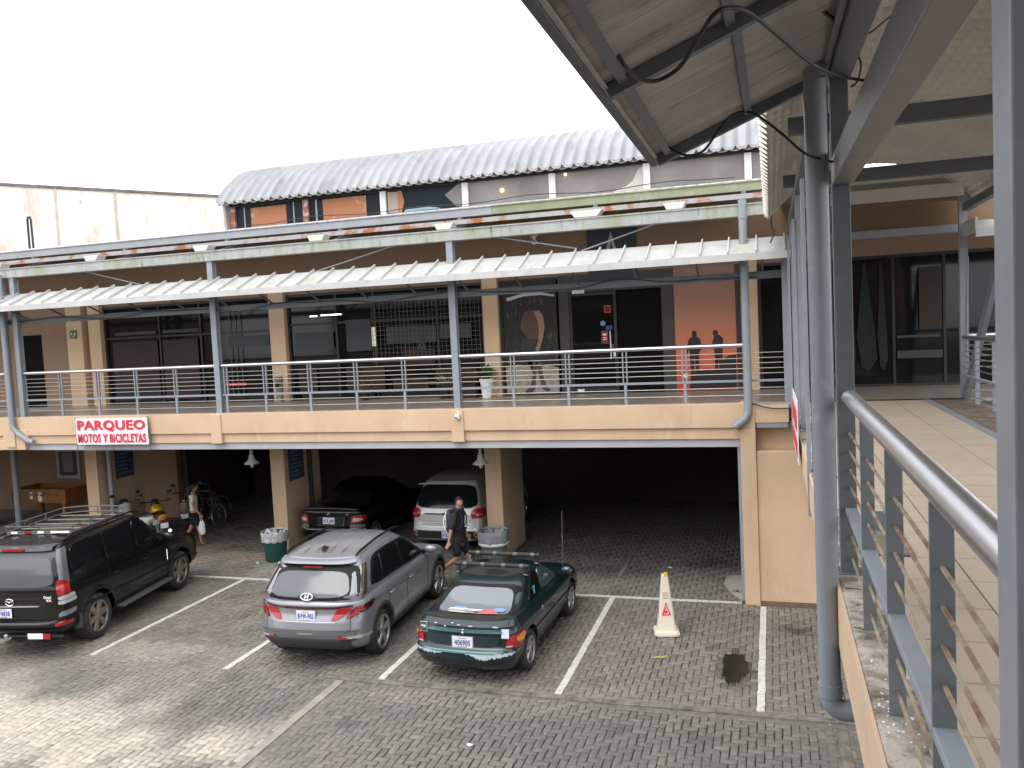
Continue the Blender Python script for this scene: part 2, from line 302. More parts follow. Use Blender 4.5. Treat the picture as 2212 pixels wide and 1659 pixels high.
def scrap(x, y, s_, m, lbl, cat):
    mb = MB(); P = [(s_*random.uniform(.6, 1)*math.cos(t), s_*random.uniform(.5, 1)*.7*math.sin(t)) for t in np.linspace(0, 5.6, 8)]
    mb.prism([(x+a, y+b) for a, b in P], lambda u, v, d: (u, v, d+.01*math.sin(u*90)), .015, .024); mb.build('paper_scrap', m, label=lbl, cat=cat)
scrap(-3.66, 9.25, .05, wht, 'crumpled white paper scrap on dark paving behind the green hatchback', 'litter')
scrap(-2.12, 17.1, .045, wht, 'white scrap on the shaded paving inside the open garage bay', 'litter')
mb = MB(); mb.tube([(-1.86, 12.33, .02), (-1.78, 12.36, .022), (-1.7, 12.35, .03), (-1.6, 12.4, .02)], [.007, .011, .009, .004], 6)
mb.tube([(-1.72, 12.35, .02), (-1.66, 12.42, .03), (-1.63, 12.46, .02)], [.01, .01, .004], 5)
mb.build('yellow_leaf', M('yellow_peel', (.45, .42, .08), .7), label='twisted yellow leaf lying on the paving beyond the cone', cat='leaf')
# ---------------------------------------------------------------- the gallery building across the yard
B = thing('shopping_gallery', 'two-storey peach shopping gallery with open ground floor garage and upper walkway', 'building', (-8, 15.1, 0))
XL, XR, YS, YW = -27., .26, 15.02, 17.85
mb = MB(); mb.box(XL, -.56, YS, YS+.3, 3.17, 3.6).box(XL, -.56, YS+.05, YS+.3, 2.965, 3.17).box(-.3, XR, YS, YS+.3, 3.25, 3.56)
mb.build('fascia_beam', peach, B, bevel=.008)
for x in (-11.35, -5.84): bx('corbel', (x-.13, x+.13, YS-.03, YS+.2, 2.955, 3.575), peach, B, bevel=.01)
MB().box(-17.12, -16.86, YS-.05, YS+.2, 2.9, 3.5).box(-17.42, -16.6, YS-.02, YS+.2, 2.84, 3.06).box(-17.25, -16.5, YS-.015, YS+.25, 3.05, 3.3).build('corbel', peach, B, bevel=.01)
bx('lintel_beam', (XL, -.56, YS+.09, YS+.45, 2.82, 2.97), greyband, B)
mb = MB(); mb.box(XL, 6, YS+.3, YW+.4, 3.3, 3.595).box(-.3, 6, YS+.02, YW+.4, 3.56, 3.598); mb.build('floor_slab', conc, B)
tl = M('gallery_tiles', (.35, .30, .26), .3, var=(3, .12)); mb = MB()
for i in range(int((4.2+18)/.4)):
    for j in range(7): x = -18+i*.4; y = YS+.06+j*.4; mb.box(x+.003, x+.397, y+.003, min(y+.397, YW), 3.599, 3.606)
mb.build('walkway_tiles', tl, B)
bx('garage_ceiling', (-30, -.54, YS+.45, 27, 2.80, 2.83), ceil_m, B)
mb = MB(); mb.box(-17.2, 2, 23.9, 24.1, 0, 2.8).box(-.54, -.4, YS+.6, 26.5, 0, 2.8); mb.build('garage_wall', gloom_wall, B)
MB().box(-30, -16.9, 20.4, 20.6, .0, 2.8).build('back_wall', peach_dim, B); bx('garage_wall', (-16.9, -16.7, 20.6, 26.5, 0, 2.8), gloom_wall, B)
for x in (-16.82, -11.24, -5.76):
    bx('column', (x-.38, x, 17.3, 18.93, 0, 2.8), peach, B, bevel=.012)
MB().box(-.56, -.3, YS-.02, YS+.35, 0, 3.16).box(-.56, -.30, YS-.02, YS+.3, 3.16, 3.62).box(-.3, 3.4, YS+.02, YS+.4, .08, 2.75).box(-.3, 3.4, YS+.25, YS+.4, 2.75, 3.25).build('pier', peach, B, bevel=.012)
bx('pier_plinth', (-.47, 3.4, YS-.01, YS+.4, 0, .078), M('brown_plinth', (.17, .11, .085), .9, var=(6, .2)), B)
bx('garage_door_track', (-.62, -.565, YS+.12, YS+.3, 0, 2.82), steel, B)
mb = MB(); mb.box(-.28, .24, YS+.01, YS+.2, 3.165, 3.245); mb.build('ledge_beam', steel, B)
# upper wall
mb = MB(); mb.box(-30, XR+4, YW, YW+.3, 6.18, 7.8).box(-30, -17.4, YW, YW+.3, 3.6, 6.18); mb.build('upper_wall', peach_dim, B)
for x0, x1 in ((-17.87, -17.36), (-17.14, -16.76), (-11.66, -11.24), (-6.15, -5.79), (-.57, -.24)):
    bx('wall_column', (x0, x1, YW-.14, YW+.2, 3.6, 6.6), peach, B, bevel=.01)
dk = bx('doorway', (-19.56, -18.87, YW-.02, YW+.1, 3.6, 5.56), black_in, B)
def window(x0, x1, z0, z1, muls, y=YW-.02, trans=(), panel=None):
    f = MB(); w = .05
    f.box(x0, x1, y, y+.08, z0, z0+w).box(x0, x1, y, y+.08, z1-w, z1).box(x0, x0+w, y, y+.08, z0+w, z1-w).box(x1-w, x1, y, y+.08, z0+w, z1-w)
    for m in muls: f.box(m-w/2, m+w/2, y, y+.08, z0+w, z1-w)
    for t in trans: f.box(x0+w, x1-w, y+.01, y+.07, t-w/2, t+w/2)
    fr = f.build('shop_window', frame_d, B); MB().box(x0+w, x1-w, y+.05, y+.058, z0+w, z1-w).build('pane', panel or glass_d, fr); return fr
window(-16.74, -11.68, 3.61, 6.17, (-15.0, -13.75, -13.4), trans=(5.35,))
window(-11.22, -6.17, 3.61, 6.17, (-9.9, -8.9, -7.3), trans=(5.45,))
window(-5.77, -4.3, 3.61, 6.17, ())
window(-.22, 4.3, 3.61, 6.17, (.9, 2.3, 3.2))
mb = MB(); mb.box(-4.42, -4.2, YW-.03, YW+.1, 3.6, 6.2).box(-2.19, -1.92, YW-.03, YW+.1, 3.6, 6.2).box(-4.2, -2.19, YW-.03, YW+.1, 5.82, 6.2).box(-.68, -.57, YW-.03, YW+.1, 3.6, 6.2)
mb.build('shop_front_cladding', M('dark_cladding', (.05, .043, .038), .6, var=(10, .2)), B)
d = MB(); d.box(-4.2, -4.14, YW, YW+.06, 3.62, 5.8).box(-3.22, -3.16, YW, YW+.06, 3.62, 5.8).box(-4.14, -3.22, YW, YW+.06, 3.62, 3.72).box(-4.14, -3.22, YW, YW+.06, 5.74, 5.8)
d = d.build('glass_door', frame_d, B); bx('pane', (-4.14, -3.22, YW+.02, YW+.03, 3.72, 5.74), glass_d, d)
MB().tube([(-3.3, YW-.05, 4.35), (-3.3, YW-.05, 4.95)], .016, 8).build('handle', stainl, d)
bx('open_doorway', (-3.16, -2.19, YW+.04, YW+.1, 3.6, 5.82), black_in, B)
# laid on the shop windows: painted reflections (bands, posts), displays, furniture, a lit tube
ins = M('pane_grey', (.060, .064, .07), .9, var=(3, .15)); ins2 = M('interior_red', (.018, .006, .007), .6); wood = M('interior_wood', (.035, .018, .011), .8, var=(5, .4))
yy = YW-.026
for x0, x1, z0, z1 in ((-16.4, -15.1, 5.42, 5.5), (-14.9, -13.8, 5.42, 5.5), (-12.95, -11.75, 4.98, 5.25), (-11.05, -10.0, 4.85, 5.25), (-9.65, -9.0, 4.75, 5.5), (-8.6, -7.35, 4.9, 5.28), (-7.25, -6.5, 4.95, 5.28)): bx('reflected_band', (x0, x1, yy, yy+.01, z0, z1), ins, B)
bx('red_display', (-16.5, -15.08, yy+.002, yy+.01, 3.72, 5.25), ins2, B); bx('red_display', (-14.92, -13.85, yy+.002, yy+.01, 3.72, 5.25), ins2, B)
for x0, x1, z0, z1 in ((-11.0, -10.5, 3.8, 4.4), (-9.7, -8.7, 3.75, 4.35), (-8.5, -7.6, 3.8, 4.1), (-7.4, -6.4, 3.75, 4.3), (-8.2, -7.4, 4.35, 4.75)): bx('shop_furniture', (x0, x1, yy+.001, yy+.01, z0, z1), wood, B)
for x in (-12.9, -12.75, -12.6): bx('reflected_post', (x, x+.02, yy+.003, yy+.011, 3.8, 5.9), M('dim_post', (.07, .06, .05), .6), B)
bx('lit_panel', (-8.98, -8.88, yy, yy+.009, 4.85, 5.3), M('lit_panel', (.5, .48, .4), .5, emit=((1, .9, .7), .25)), B)
lit = M('lit_tube', (.9, .9, .85), .4, emit=((1, .98, .9), 2.2)); MB().box(-10.6, -10.4, yy, yy+.01, 5.62, 5.65).box(-10.3, -9.75, yy, yy+.01, 5.63, 5.66).build('lit_tube_lamp', lit, B)
mb = MB(); ysc = YW-.045      # welded mesh behind the window of the second shop
for i in range(27): x = -8.95+i*.103; mb.box(x-.003, x+.003, ysc, ysc+.006, 4.45, 6.05)
for i in range(16): z = 4.47+i*.105; mb.box(-8.97, -6.25, ysc-.002, ysc+.004, z-.003, z+.003)
mb.build('security_mesh', M('mesh_wire', (.13, .125, .11), .6), B)
def triangle_logo(cx, z0, w, h, y, mat, parent, name='letter'):
    mb = MB(); t = w*.27
    for P in ([(-w/2, 0), (-w/2+t, 0), (t*.12, h*.74), (0, h)], [(w/2, 0), (0, h), (-t*.05, h*.76), (w/2-t*.9, 0)], [(-w*.16, 0), (w*.18, 0), (w*.10, h*.22), (-w*.08, h*.22)]):
        mb.prism(P, lambda u, v, d: (cx+u, d, z0+v), y-.02, y)
    return mb.build(name, mat, parent)
triangle_logo(-7.7, 4.72, .2, .36, YW-.05, ins, B, 'window_decal')
# painted wall panels beside the door
sg = bx('shop_sign', (-3.72, -2.68, YW-.08, YW-.005, 6.0, 7.28), M('dark_navy_board', (.012, .022, .035), .5), None, label='dark navy shop sign with a pale grey triangular letter, half hidden behind the canopy', cat='sign')
triangle_logo(-3.2, 6.44, .36, .62, YW-.08, M('pale_grey_letter', (.42, .41, .38), .6), sg)
sil = M('silhouette_black', (.02, .016, .016), .7)
og = bpy.data.materials.new('sunset_print'); og.use_nodes = True; nt = og.node_tree; bs = nt.nodes['Principled BSDF']; bs.inputs['Roughness'].default_value = .5
tc = nt.nodes.new('ShaderNodeTexCoord'); sx = nt.nodes.new('ShaderNodeSeparateXYZ'); nt.links.new(tc.outputs['Object'], sx.inputs[0]); cr = nt.nodes.new('ShaderNodeValToRGB')
mr = nt.nodes.new('ShaderNodeMapRange'); mr.inputs['From Max'].default_value = 2.6; nt.links.new(sx.outputs[2], mr.inputs[0]); nt.links.new(mr.outputs[0], cr.inputs[0])
el = cr.color_ramp.elements; el[0].color = (.50, .06, .045, 1); el[1].color = (.24, .14, .11, 1); e = el.new(.3); e.color = (.60, .16, .075, 1); e = el.new(.6); e.color = (.42, .18, .11, 1); nt.links.new(cr.outputs[0], bs.inputs['Base Color'])
pp = bx('sunset_poster', (-1.92, -.68, YW-.05, YW-.01, 3.62, 6.2), og, None, label='tall orange sunset poster with two black standing silhouettes, beside the shop door', cat='poster')
def figure2d(cx, z0, h, pose):   # outline of a standing figure
    if pose == 0: P = [(-.10, 0), (-.03, 0), (-.01, .42), (.02, 0), (.09, 0), (.10, .48), (.14, .52), (.21, .60), (.19, .64), (.12, .60), (.15, .66), (.13, .80), (.04, .855), (.06, .90), (.055, .97), (0, 1), (-.055, .97), (-.055, .90), (-.04, .855), (-.13, .80), (-.17, .62), (-.22, .42), (-.18, .42), (-.12, .60), (-.12, .46)]
    else: P = [(-.05, 0), (.02, 0), (.03, .40), (.05, 0), (.12, 0), (.13, .46), (.15, .78), (.08, .86), (.03, .87), (.04, .93), (0, .99), (-.06, .98), (-.09, .92), (-.07, .87), (-.05, .84), (-.09, .74), (-.11, .64), (-.13, .60), (-.10, .55), (-.07, .58), (-.05, .44)]
    return [(cx+x*h, z0+z*h) for x, z in P]
for cx, ps in ((-1.53, 0), (-1.08, 1)):
    MB().prism(figure2d(cx, 4.00, .88, ps), lambda u, v, d: (u, d, v), YW-.062, YW-.052).build('figure_silhouette', sil, pp)
MB().prism([(-1.66, 3.66), (-.70, 3.66), (-.70, 4.34), (-.85, 4.33), (-.97, 4.24), (-1.03, 4.06), (-1.62, 4.02)], lambda u, v, d: (u, d, v), YW-.06, YW-.051).build('rock_silhouette', sil, pp)
MB().lathe([(0, -.062), (.05, -.062), (.055, -.052)], (-1.73, YW, 3.93), 'y', 20).build('sun_disc', M('pale_sun', (.75, .66, .58), .6), pp)
fo = M('forest_print', (.009, .008, .006), .6, var=(9, .6), stain=[((.10, .085, .035), 7, .58, .66), ((.26, .24, .17), 13, .66, .72)], stretch=(3.0, 1, .6))
p2 = bx('surfer_poster', (-5.69, -4.46, YW-.07, YW-.03, 3.62, 6.15), fo, None, label='tall dark poster of a bare-chested man walking, between peach column and shop door', cat='poster')
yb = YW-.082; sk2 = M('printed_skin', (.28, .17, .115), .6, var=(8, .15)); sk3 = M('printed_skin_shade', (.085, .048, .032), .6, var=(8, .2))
def prx(P, m, nm, dy=0, par=p2): return MB().prism(P, lambda u, v, d: (u, d, v), yb-dy, yb+.01-dy*.5).build(nm, m, par)
prx([(-5.68, 3.64), (-4.47, 3.64), (-4.47, 4.2), (-4.7, 4.27), (-5.0, 4.22), (-5.4, 4.3), (-5.68, 4.26)], M('printed_ground', (.33, .29, .23), .7, stain=((.16, .13, .1), 14, .5, .7)), 'printed_beach')
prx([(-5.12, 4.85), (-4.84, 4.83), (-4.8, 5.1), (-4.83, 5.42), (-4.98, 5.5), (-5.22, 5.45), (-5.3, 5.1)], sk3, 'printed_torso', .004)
prx([(-4.98, 5.45), (-4.86, 5.48), (-4.77, 5.35), (-4.74, 5.12), (-4.79, 4.88), (-4.86, 4.66), (-4.93, 4.56), (-4.98, 4.62), (-4.9, 4.8), (-4.87, 5.05), (-4.9, 5.25)], sk2, 'printed_arm', .008)
prx([(-5.25, 4.86), (-4.85, 4.85), (-4.8, 4.45), (-4.98, 4.33), (-5.2, 4.4), (-5.32, 4.5)], M('printed_shorts', (.03, .028, .03), .7), 'printed_shorts', .006)
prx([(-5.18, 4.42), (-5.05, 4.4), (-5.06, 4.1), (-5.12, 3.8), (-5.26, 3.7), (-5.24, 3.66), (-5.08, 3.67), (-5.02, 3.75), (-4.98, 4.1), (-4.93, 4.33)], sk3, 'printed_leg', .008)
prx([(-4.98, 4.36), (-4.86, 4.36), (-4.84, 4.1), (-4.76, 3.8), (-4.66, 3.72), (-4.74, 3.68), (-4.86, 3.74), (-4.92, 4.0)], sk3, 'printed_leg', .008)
prx([(-5.6, 5.78), (-5.2, 5.87), (-4.8, 5.87), (-4.5, 5.8), (-4.5, 5.76), (-4.8, 5.81), (-5.2, 5.80), (-5.58, 5.71)], M('printed_board', (.42, .43, .46), .6), 'printed_board', .004)
# stickers and door bits
def sticker(x, z, w, h, m, lbl, cat='sticker', nm='door_sticker', y=YW-.008): return bx(nm, (x-w/2, x+w/2, y, y+.006, z-h/2, z+h/2), m, None, label=lbl, cat=cat)
st = sticker(-3.35, 5.42, .15, .16, M('sticker_red', (.42, .05, .04), .6), 'square red sticker high on the shop door glass'); MB().box(-3.4, -3.3, YW-.011, YW-.008, 5.37, 5.47).build('inner_panel', blk, st)
st = sticker(-3.43, 4.82, .15, .28, M('sticker_maroon', (.22, .03, .035), .6), 'tall maroon sticker with white lines on the shop door'); MB().box(-3.47, -3.39, YW-.011, YW-.008, 4.86, 4.9).box(-3.47, -3.39, YW-.011, YW-.008, 4.76, 4.78).box(-3.47, -3.39, YW-.011, YW-.008, 4.8, 4.82).build('printed_lines', wht, st)
MB().lathe([(0, -.014), (.055, -.014), (.06, -.008)], (-3.46, YW, 5.12), 'y', 16).build('door_sticker', M('sticker_blue', (.16, .25, .4), .6), label='round pale blue sticker on the shop door', cat='sticker')
sticker(-3.33, 5.02, .14, .09, M('sticker_navy', (.03, .07, .2), .6), 'small navy blue sticker on the shop door glass'); sticker(-3.28, 4.62, .07, .07, red, 'tiny red sticker above the door handle')
sticker(-3.23, 4.48, .05, .16, wht, 'narrow white sign plate beside the door handle', 'sign', 'push_plate'); n_ = bx('name_plate', (-4.1, -3.84, YW-.05, YW-.03, 5.79, 5.86), wht, None, label='small white name plate with dark lettering above the shop door', cat='sign')
text('cas surf', .05, blk, n_, face_front(0, -.012, .035), sx=1.2)
sticker(-4.0, 3.68, .15, .05, wht, 'small white label low on the shop door', 'label', 'floor_label')
es = bx('emergency_sign', (-17.74, -17.52, YW-.165, YW-.145, 5.42, 5.62), M('exit_green', (.02, .11, .05), .5), None, label='small dark green emergency route sign on the left upper column', cat='sign')
MB().prism([(-.03, .12), (0, .16), (.03, .12), (.02, .08), (-.02, .08)], lambda u, v, d: (u-.05, d, v), -.014, -.011).prism([(-.03, .08), (0, .16), (.04, .13), (.02, .06)], lambda u, v, d: (u+.05, d, v), -.014, -.011).box(-.06, .06, -.014, -.011, .03, .045).build('pictogram', M('sign_pale', (.5, .6, .5), .6), es, local=True)
ns = thing('neon_sign', 'small red neon lettering low in the left shop window', 'sign', (-12.75, YW-.03, 4.05)); text('OITOMOTIVO', .085, M('neon_red', (.5, .02, .03), .5, emit=((1, .05, .08), 1.1)), ns, face_front(-.1, 0, .0), bold=.001, sx=1.3)
# ashtray bin, flower pots on the walkway
t = thing('ashtray_bin', 'slim grey metal ashtray bin standing against the peach column', 'bin', (-11.32, 17.45, 3.606))
MB().lathe([(0, 0), (.1, 0), (.1, .04), (.085, .05), (.085, .5), (.1, .52), (.1, .6), (.07, .62), (0, .62)], n=18).build('body', M('brushed_steel', (.28, .28, .28), .4, .6), t, True, local=True)
MB().box(-.05, .05, -.104, -.085, .36, .46).build('opening', black_in, t, local=True)
def leafy(name, label, loc, h, spread, nl, potr, poth, potm, leafm, lw=.05):
    t = thing(name, label, 'plant', loc); MB().lathe([(0, 0), (potr*.7, 0), (potr*.95, poth*.9), (potr*1.08, poth*.92), (potr*1.08, poth), (potr*.9, poth), (potr*.85, poth*.9), (0, poth*.9)], n=18).build('pot', potm, t, 30, local=True)
    mb = MB()
    for k in range(nl):
        a = random.uniform(0, 6.28); e = random.uniform(.2, 1.4); L = h*random.uniform(.6, 1); r = spread*math.cos(e)+.02
        p0 = Vector((.03*math.cos(a), .03*math.sin(a), poth*.9)); p2_ = Vector((r*math.cos(a), r*math.sin(a), poth+L*math.sin(e)*.9)); p1 = (p0+p2_)/2+Vector((0, 0, L*.2)); s_ = Vector((-math.sin(a), math.cos(a), 0))*lw
        mb.add([p0, p1-s_, p2_, p1+s_], [(0, 1, 2, 3)]); mb.tube([p0, p1, p2_], .004, 4, cap=False)
    mb.build('foliage', leafm, t, local=True); return t
lf = M('pot_leaf', (.055, .10, .035), .5, var=(10, .3)); lf2 = M('pale_leaf', (.22, .26, .2), .5, var=(10, .3))
leafy('potted_plant', 'leafy green plant in a tall ribbed white pot beside the peach column', (-6.05, 17.45, 3.606), .42, .3, 60, .15, .42, wht, lf)
leafy('potted_plant', 'variegated plant with long pale leaves in a wooden planter behind the railing', (-7.05, 17.5, 3.606), .3, .4, 34, .17, .3, wood, lf2, .035)
leafy('potted_plant', 'spiky reddish brown dried plant in front of the second shop window', (-9.1, 17.55, 3.606), .35, .35, 40, .1, .2, wood, M('dry_leaf', (.16, .06, .03), .7), .012)
bx('planter_box', (-6.9, -6.3, 17.4, 17.62, 3.606, 3.9), wood, None, label='low brown wooden planter box beside the steel post', cat='planter')
# ---- steel frame, gutters, canopy
for x in (-16.66, -11.27, -5.84):
    MB().box(x-.065, x+.065, YS+.03, YS+.045, 3.6, 6.84).box(x-.065, x+.065, YS+.15, YS+.165, 3.6, 6.84).box(x-.012, x+.012, YS+.045, YS+.15, 3.6, 6.84).build('steel_post', steel, B)
bx('steel_post', (-17.1, -16.98, YS+.03, YS+.15, 3.45, 6.84), steel, B)
bx('steel_post', (.2, .31, YS+.03, YS+.15, 3.5, 6.3), steel, B)
mb = MB(); mb.box(-27, .2, YS+.17, YS+.25, 5.75, 5.88); mb.build('cross_beam', steel_d, B)
mb = MB(); mb.prism([(0, 0), (.20, 0), (.20, .2), (.19, .2), (.19, .012), (.012, .012), (.012, .21), (-.02, .21), (-.02, .185), (0, .185)], lambda u, v, d: (d, 15.02+u, 6.83+v), -27, .02); mb.build('lower_gutter', moss, B)
mb = MB(); mb.prism([(0, 0), (.16, 0), (.16, .17), (-.02, .17), (-.02, .15), (0, .15)], lambda u, v, d: (d, 15.82+u, 7.37+v), -27, -5.2); mb.build('upper_gutter', gutter_m, B)
mb = MB(); mb.prism([(0, 0), (.16, 0), (.16, .175), (-.02, .175), (-.02, .15), (0, .15)], lambda u, v, d: (d, 15.825+u, 7.372+v), -5.195, .03); mb.build('upper_gutter', green_gut, B)
bx('purlin', (-27, .1, 15.6, 15.66, 7.2, 7.29), rusty, B); bx('purlin', (-27, .1, 16.7, 16.76, 7.36, 7.46), steel_d, B)
for x in (-16.66, -14.0, -11.27, -8.5, -5.84, -3.1, -.4):
    MB().beam((x, 15.15, 6.98), (x, 17.8, 7.62), .07, .1).box(x-.04, x+.04, 15.7, 15.8, 7.0, 7.36).build('rafter', steel_d, B)
mb = MB(); P = []
for i in range(0, 27*8+1):
    x = -27+i*.125; h = .018*(1 if i % 2 else -1); P.append([(x, 15.9, 7.545+h), (x, YW+.02, 7.875+h)])
mb.grid(P); P2 = [[(a[0], a[1], a[2]-.004) for a in r] for r in P]; mb.grid(P2, flip=True); mb.build('walkway_roof', M('roof_sheet', (.45, .46, .47), .5, .2, var=(2, .15), stain=((.25, .24, .2), 5, .6, .8)), B)
mb = MB(); mb.hexa([(-27, 14.5, 6.13), (.34, 14.5, 6.13), (.34, 15.2, 6.44), (-27, 15.2, 6.44)], [(-27, 14.5, 6.145), (.34, 14.5, 6.145), (.34, 15.2, 6.455), (-27, 15.2, 6.455)])
cv = M('canopy_paint', (.44, .44, .425), .5, var=(3, .14), stain=[((.34, .35, .22), 2.0, .54, .74), ((.25, .225, .19), 8, .58, .76)], stretch=(1, .5, .5), bump=(12, .1))
mb.build('canopy_sheet', cv, B); fz = .105
for i in range(7):
    x0 = -27+i*4.0; x1 = min(x0+3.997, .345)
    if x1 > x0: MB().box(x0, x1, 14.455, 14.498, 6.03-.002*(i % 2), 6.15-.002*(i % 2)).build('canopy_fascia', steel_p, B)
for i in range(-20, 40):
    x = -12.054+(i-9)*.456
    if -27 < x < .3: MB().beam((x, 14.5, 6.165), (x, 15.2, 6.48), .024, .065).build('canopy_rib', steel_p, B)
for x in np.arange(-16.4, .3, 1.086):
    MB().beam((x, 14.55, 6.12), (x, 15.2, 5.86), .03, .03).beam((x, 14.55, 6.11), (x, 15.2, 6.4), .03, .03).build('canopy_bracket', steel_d, B)
for P in (((-8.9, 15.22, 6.44), (-6.9, 15.3, 6.90)), ((-14.9, 15.22, 6.9), (-13.2, 15.3, 6.45)), ((-5.2, 15.22, 6.9), (-3.4, 15.3, 6.52)), ((-3.3, 15.22, 6.46), (-1.75, 15.3, 6.9))): MB().tube(P, .014, 6).build('tension_rod', steel, B)
for x, lb in ((-17.1, 'leftmost'), (-14.34, 'second from left'), (-11.45, 'third from left'), (-8.7, 'fourth from left'), (-5.93, 'above the middle steel post'), (-3.15, 'above the navy shop sign, widest'), (-1.56, 'rightmost, tilted')):
    w = .2 if x != -3.15 else .3; t = thing('floodlight', f'small white trapezoid floodlight on the mossy gutter beam, {lb}', 'floodlight', (x, 15.16, 7.0), group='floodlights along the gutter beam')
    MB().hexa([(-w*.7, -.12, .05), (w*.7, -.12, .05), (w*.7, .12, .05), (-w*.7, .12, .05)], [(-w, -.11, .17), (w, -.11, .17), (w, .15, .17), (-w, .15, .17)]).build('housing', M('floodlight_white', (.52, .53, .48), .4), t, local=True, bevel=.006)
    MB().box(-.03, .03, -.02, .02, -.02, .06).build('bracket', steel_d, t, local=True)
# ---- clerestory and barrel vault
mb = MB(); mb.box(-12.72, .2, YW+.0, YW+.12, 7.80, 7.89); mb.build('clerestory_sill', white_p, B)
bx('clerestory_head', (-12.7, .2, YW+.0, YW+.12, 8.42, 8.5), frame_d, B)  # coloured dark to carry the shadow below the eave
brw = M('rust_stained_panel', (.36, .14, .06), .6, stain=[((.42, .36, .22), 1.6, .60, .68), ((.2, .08, .04), 9, .6, .75)])
haze_gl = M('dull_brown_glass', (.20, .175, .165), .35, var=(.7, .25), stain=((.27, .25, .245), 1.1, .45, .8)); teal_gl = M('dark_teal_glass', (.010, .016, .021), .4, spec=.15)
xs = [-12.58, -10.54, -8.50, -6.47, -4.45, -2.40, -.35, .2]
for i in range(7):
    x0, x1 = xs[i], xs[i+1]; rm = M('rust_red_post', (.28, .11, .08), .8, stain=((.6, .55, .5), 7, .5, .7)) if i < 2 else white_p
    wf = bx('clerestory_post', (x0-.07, x0+.07, YW-.02, YW+.1, 7.891, 8.42), rm, B)
    g = haze_gl if i > 2 else teal_gl; pn = bx('clerestory_pane', (x0+.07, x1-.07, YW+.05, YW+.06, 7.891, 8.42), g, B)
    if i == 0: bx('stained_panel', (x0+.5, x1-.55, YW+.03, YW+.049, 7.9, 8.36), brw, B); bx('glazing_bar', (x0+.3, x0+.33, YW+.03, YW+.048, 7.9, 8.4), steel, B); bx('glazing_bar', (x1-.36, x1-.33, YW+.03, YW+.048, 7.9, 8.4), steel, B)
    if i == 1: bx('stained_panel', (x0+.45, x1-.45, YW+.03, YW+.049, 7.9, 8.38), brw, B); bx('glazing_bar', (x0+.25, x0+.29, YW+.03, YW+.048, 7.9, 8.4), steel, B)
    if i == 2:
        MB().prism([(x0+.1, 7.92), (x0+.38, 7.9), (x0+.42, 8.38), (x0+.1, 8.4)], lambda u, v, d: (u, d, v), YW+.03, YW+.049).build('stained_panel', M('dusty_blind', (.33, .29, .24), .8), B)
        MB().prism([(x0+.36, 7.9), (x0+.45, 7.9), (x0+.52, 8.15), (x0+.46, 8.4), (x0+.36, 8.4)], lambda u, v, d: (u, d, v), YW+.025, YW+.045).build('stained_panel', brw, B)
        MB().prism([(x0+1.86, 8.42), (x1-.07, 8.42), (x1-.07, 7.9), (x1-.25, 7.93), (x1-.5, 8.2)], lambda u, v, d: (u, d, v), YW+.03, YW+.049).build('broken_pane', haze_gl, B)
        MB().prism([(x0+.5, 7.9), (x1-.6, 7.91), (x1-.75, 7.95), (x0+1.1, 7.97), (x0+.55, 7.96)], lambda u, v, d: (u, d, v), YW+.02, YW+.04).build('broken_pane', M('pale_blue_glass', (.25, .33, .38), .3), B)
    if i == 4: MB().prism([(x1-.75, 7.9), (x1-.07, 7.9), (x1-.07, 8.4), (x1-.2, 8.3), (x1-.3, 8.1), (x1-.45, 8.0)], lambda u, v, d: (u, d, v), YW+.03, YW+.049).build('broken_pane', M('pale_panel', (.5, .47, .42), .7), B)
MB().ball((-5.6, YW-.0, 8.17), .045).build('warm_bulb', M('bulb_glow', (1, .7, .3), .4, emit=((1, .55, .18), 4)), B, True)
MB().ball((-4.15, YW-.0, 8.37), .03).build('warm_bulb', MATS['bulb_glow'], B, True)
def vault_mesh(n_per, per, x0, cy0, cz0, R, a0, a1, na, amp, crimp, ax='x', prof=(1.0, .40, .05, 0, 0, 0, .04, .30)):
    P = []; th = np.linspace(a0, a1, na)
    for i in range(n_per*8+1):
        x = x0+i*per/8; ph = (i % 8)/8; h = amp*prof[i % 8]
        row = []
        for k, t in enumerate(th):
            r = R+h+(crimp if k % 2 else 0)*(1 if h > 0 else .3); a, b = cy0-r*math.cos(t), cz0+r*math.sin(t)
            row.append((x, a, b) if ax == 'x' else (a, x, b))
        P.append(row)
    return P
P = vault_mesh(51, .255, -12.82, 20.0, 6.5, 3.1, math.radians(39.5), math.radians(140), 46, .095, 0)
mb = MB(); mb.grid(P); Q = [[(p[0], p[1], p[2]-.006) for p in r] for r in P]; mb.grid(Q, flip=True); mb.build('vault_roof', corr, B, 50)
mb = MB(); E_ = []
for i in range(51*8+1):
    ph = (i % 8)/8; k_ = abs(math.sin(math.pi*(ph-.5))); E_.append([(-12.82+i*.255/8, 17.60+.02*k_, 8.435+.035*(1-k_)), (-12.82+i*.255/8, 17.64+.01*k_, 8.52+.03*k_)])
mb.grid(E_); mb.grid([[(a[0], a[1]+.01, a[2]) for a in r] for r in E_], flip=True)
mb.build('eave_lip', M('dirty_eave', (.24, .23, .21), .7, stain=[((.20, .09, .05), 5, .58, .72), ((.04, .04, .04), 8, .56, .66), ((.36, .36, .28), 4, .6, .7)]), B)
MB().prism([(17.72, 7.85)]+[(20-3.05*math.cos(math.radians(a)), 6.5+3.05*math.sin(math.radians(a))) for a in range(40, 141, 10)]+[(22.3, 7.85)], lambda u, v, d: (d, u, v), -12.72, -12.66).build('gable_wall', M('gable_grey', (.3, .28, .27), .8), B)
bx('rear_wall', (-12.7, .2, 22.2, 22.3, 7.0, 8.5), peach_dim, B); bx('rear_wall', (-30, 8, 26.6, 26.9, 2.9, 7.2), peach_dim, B)
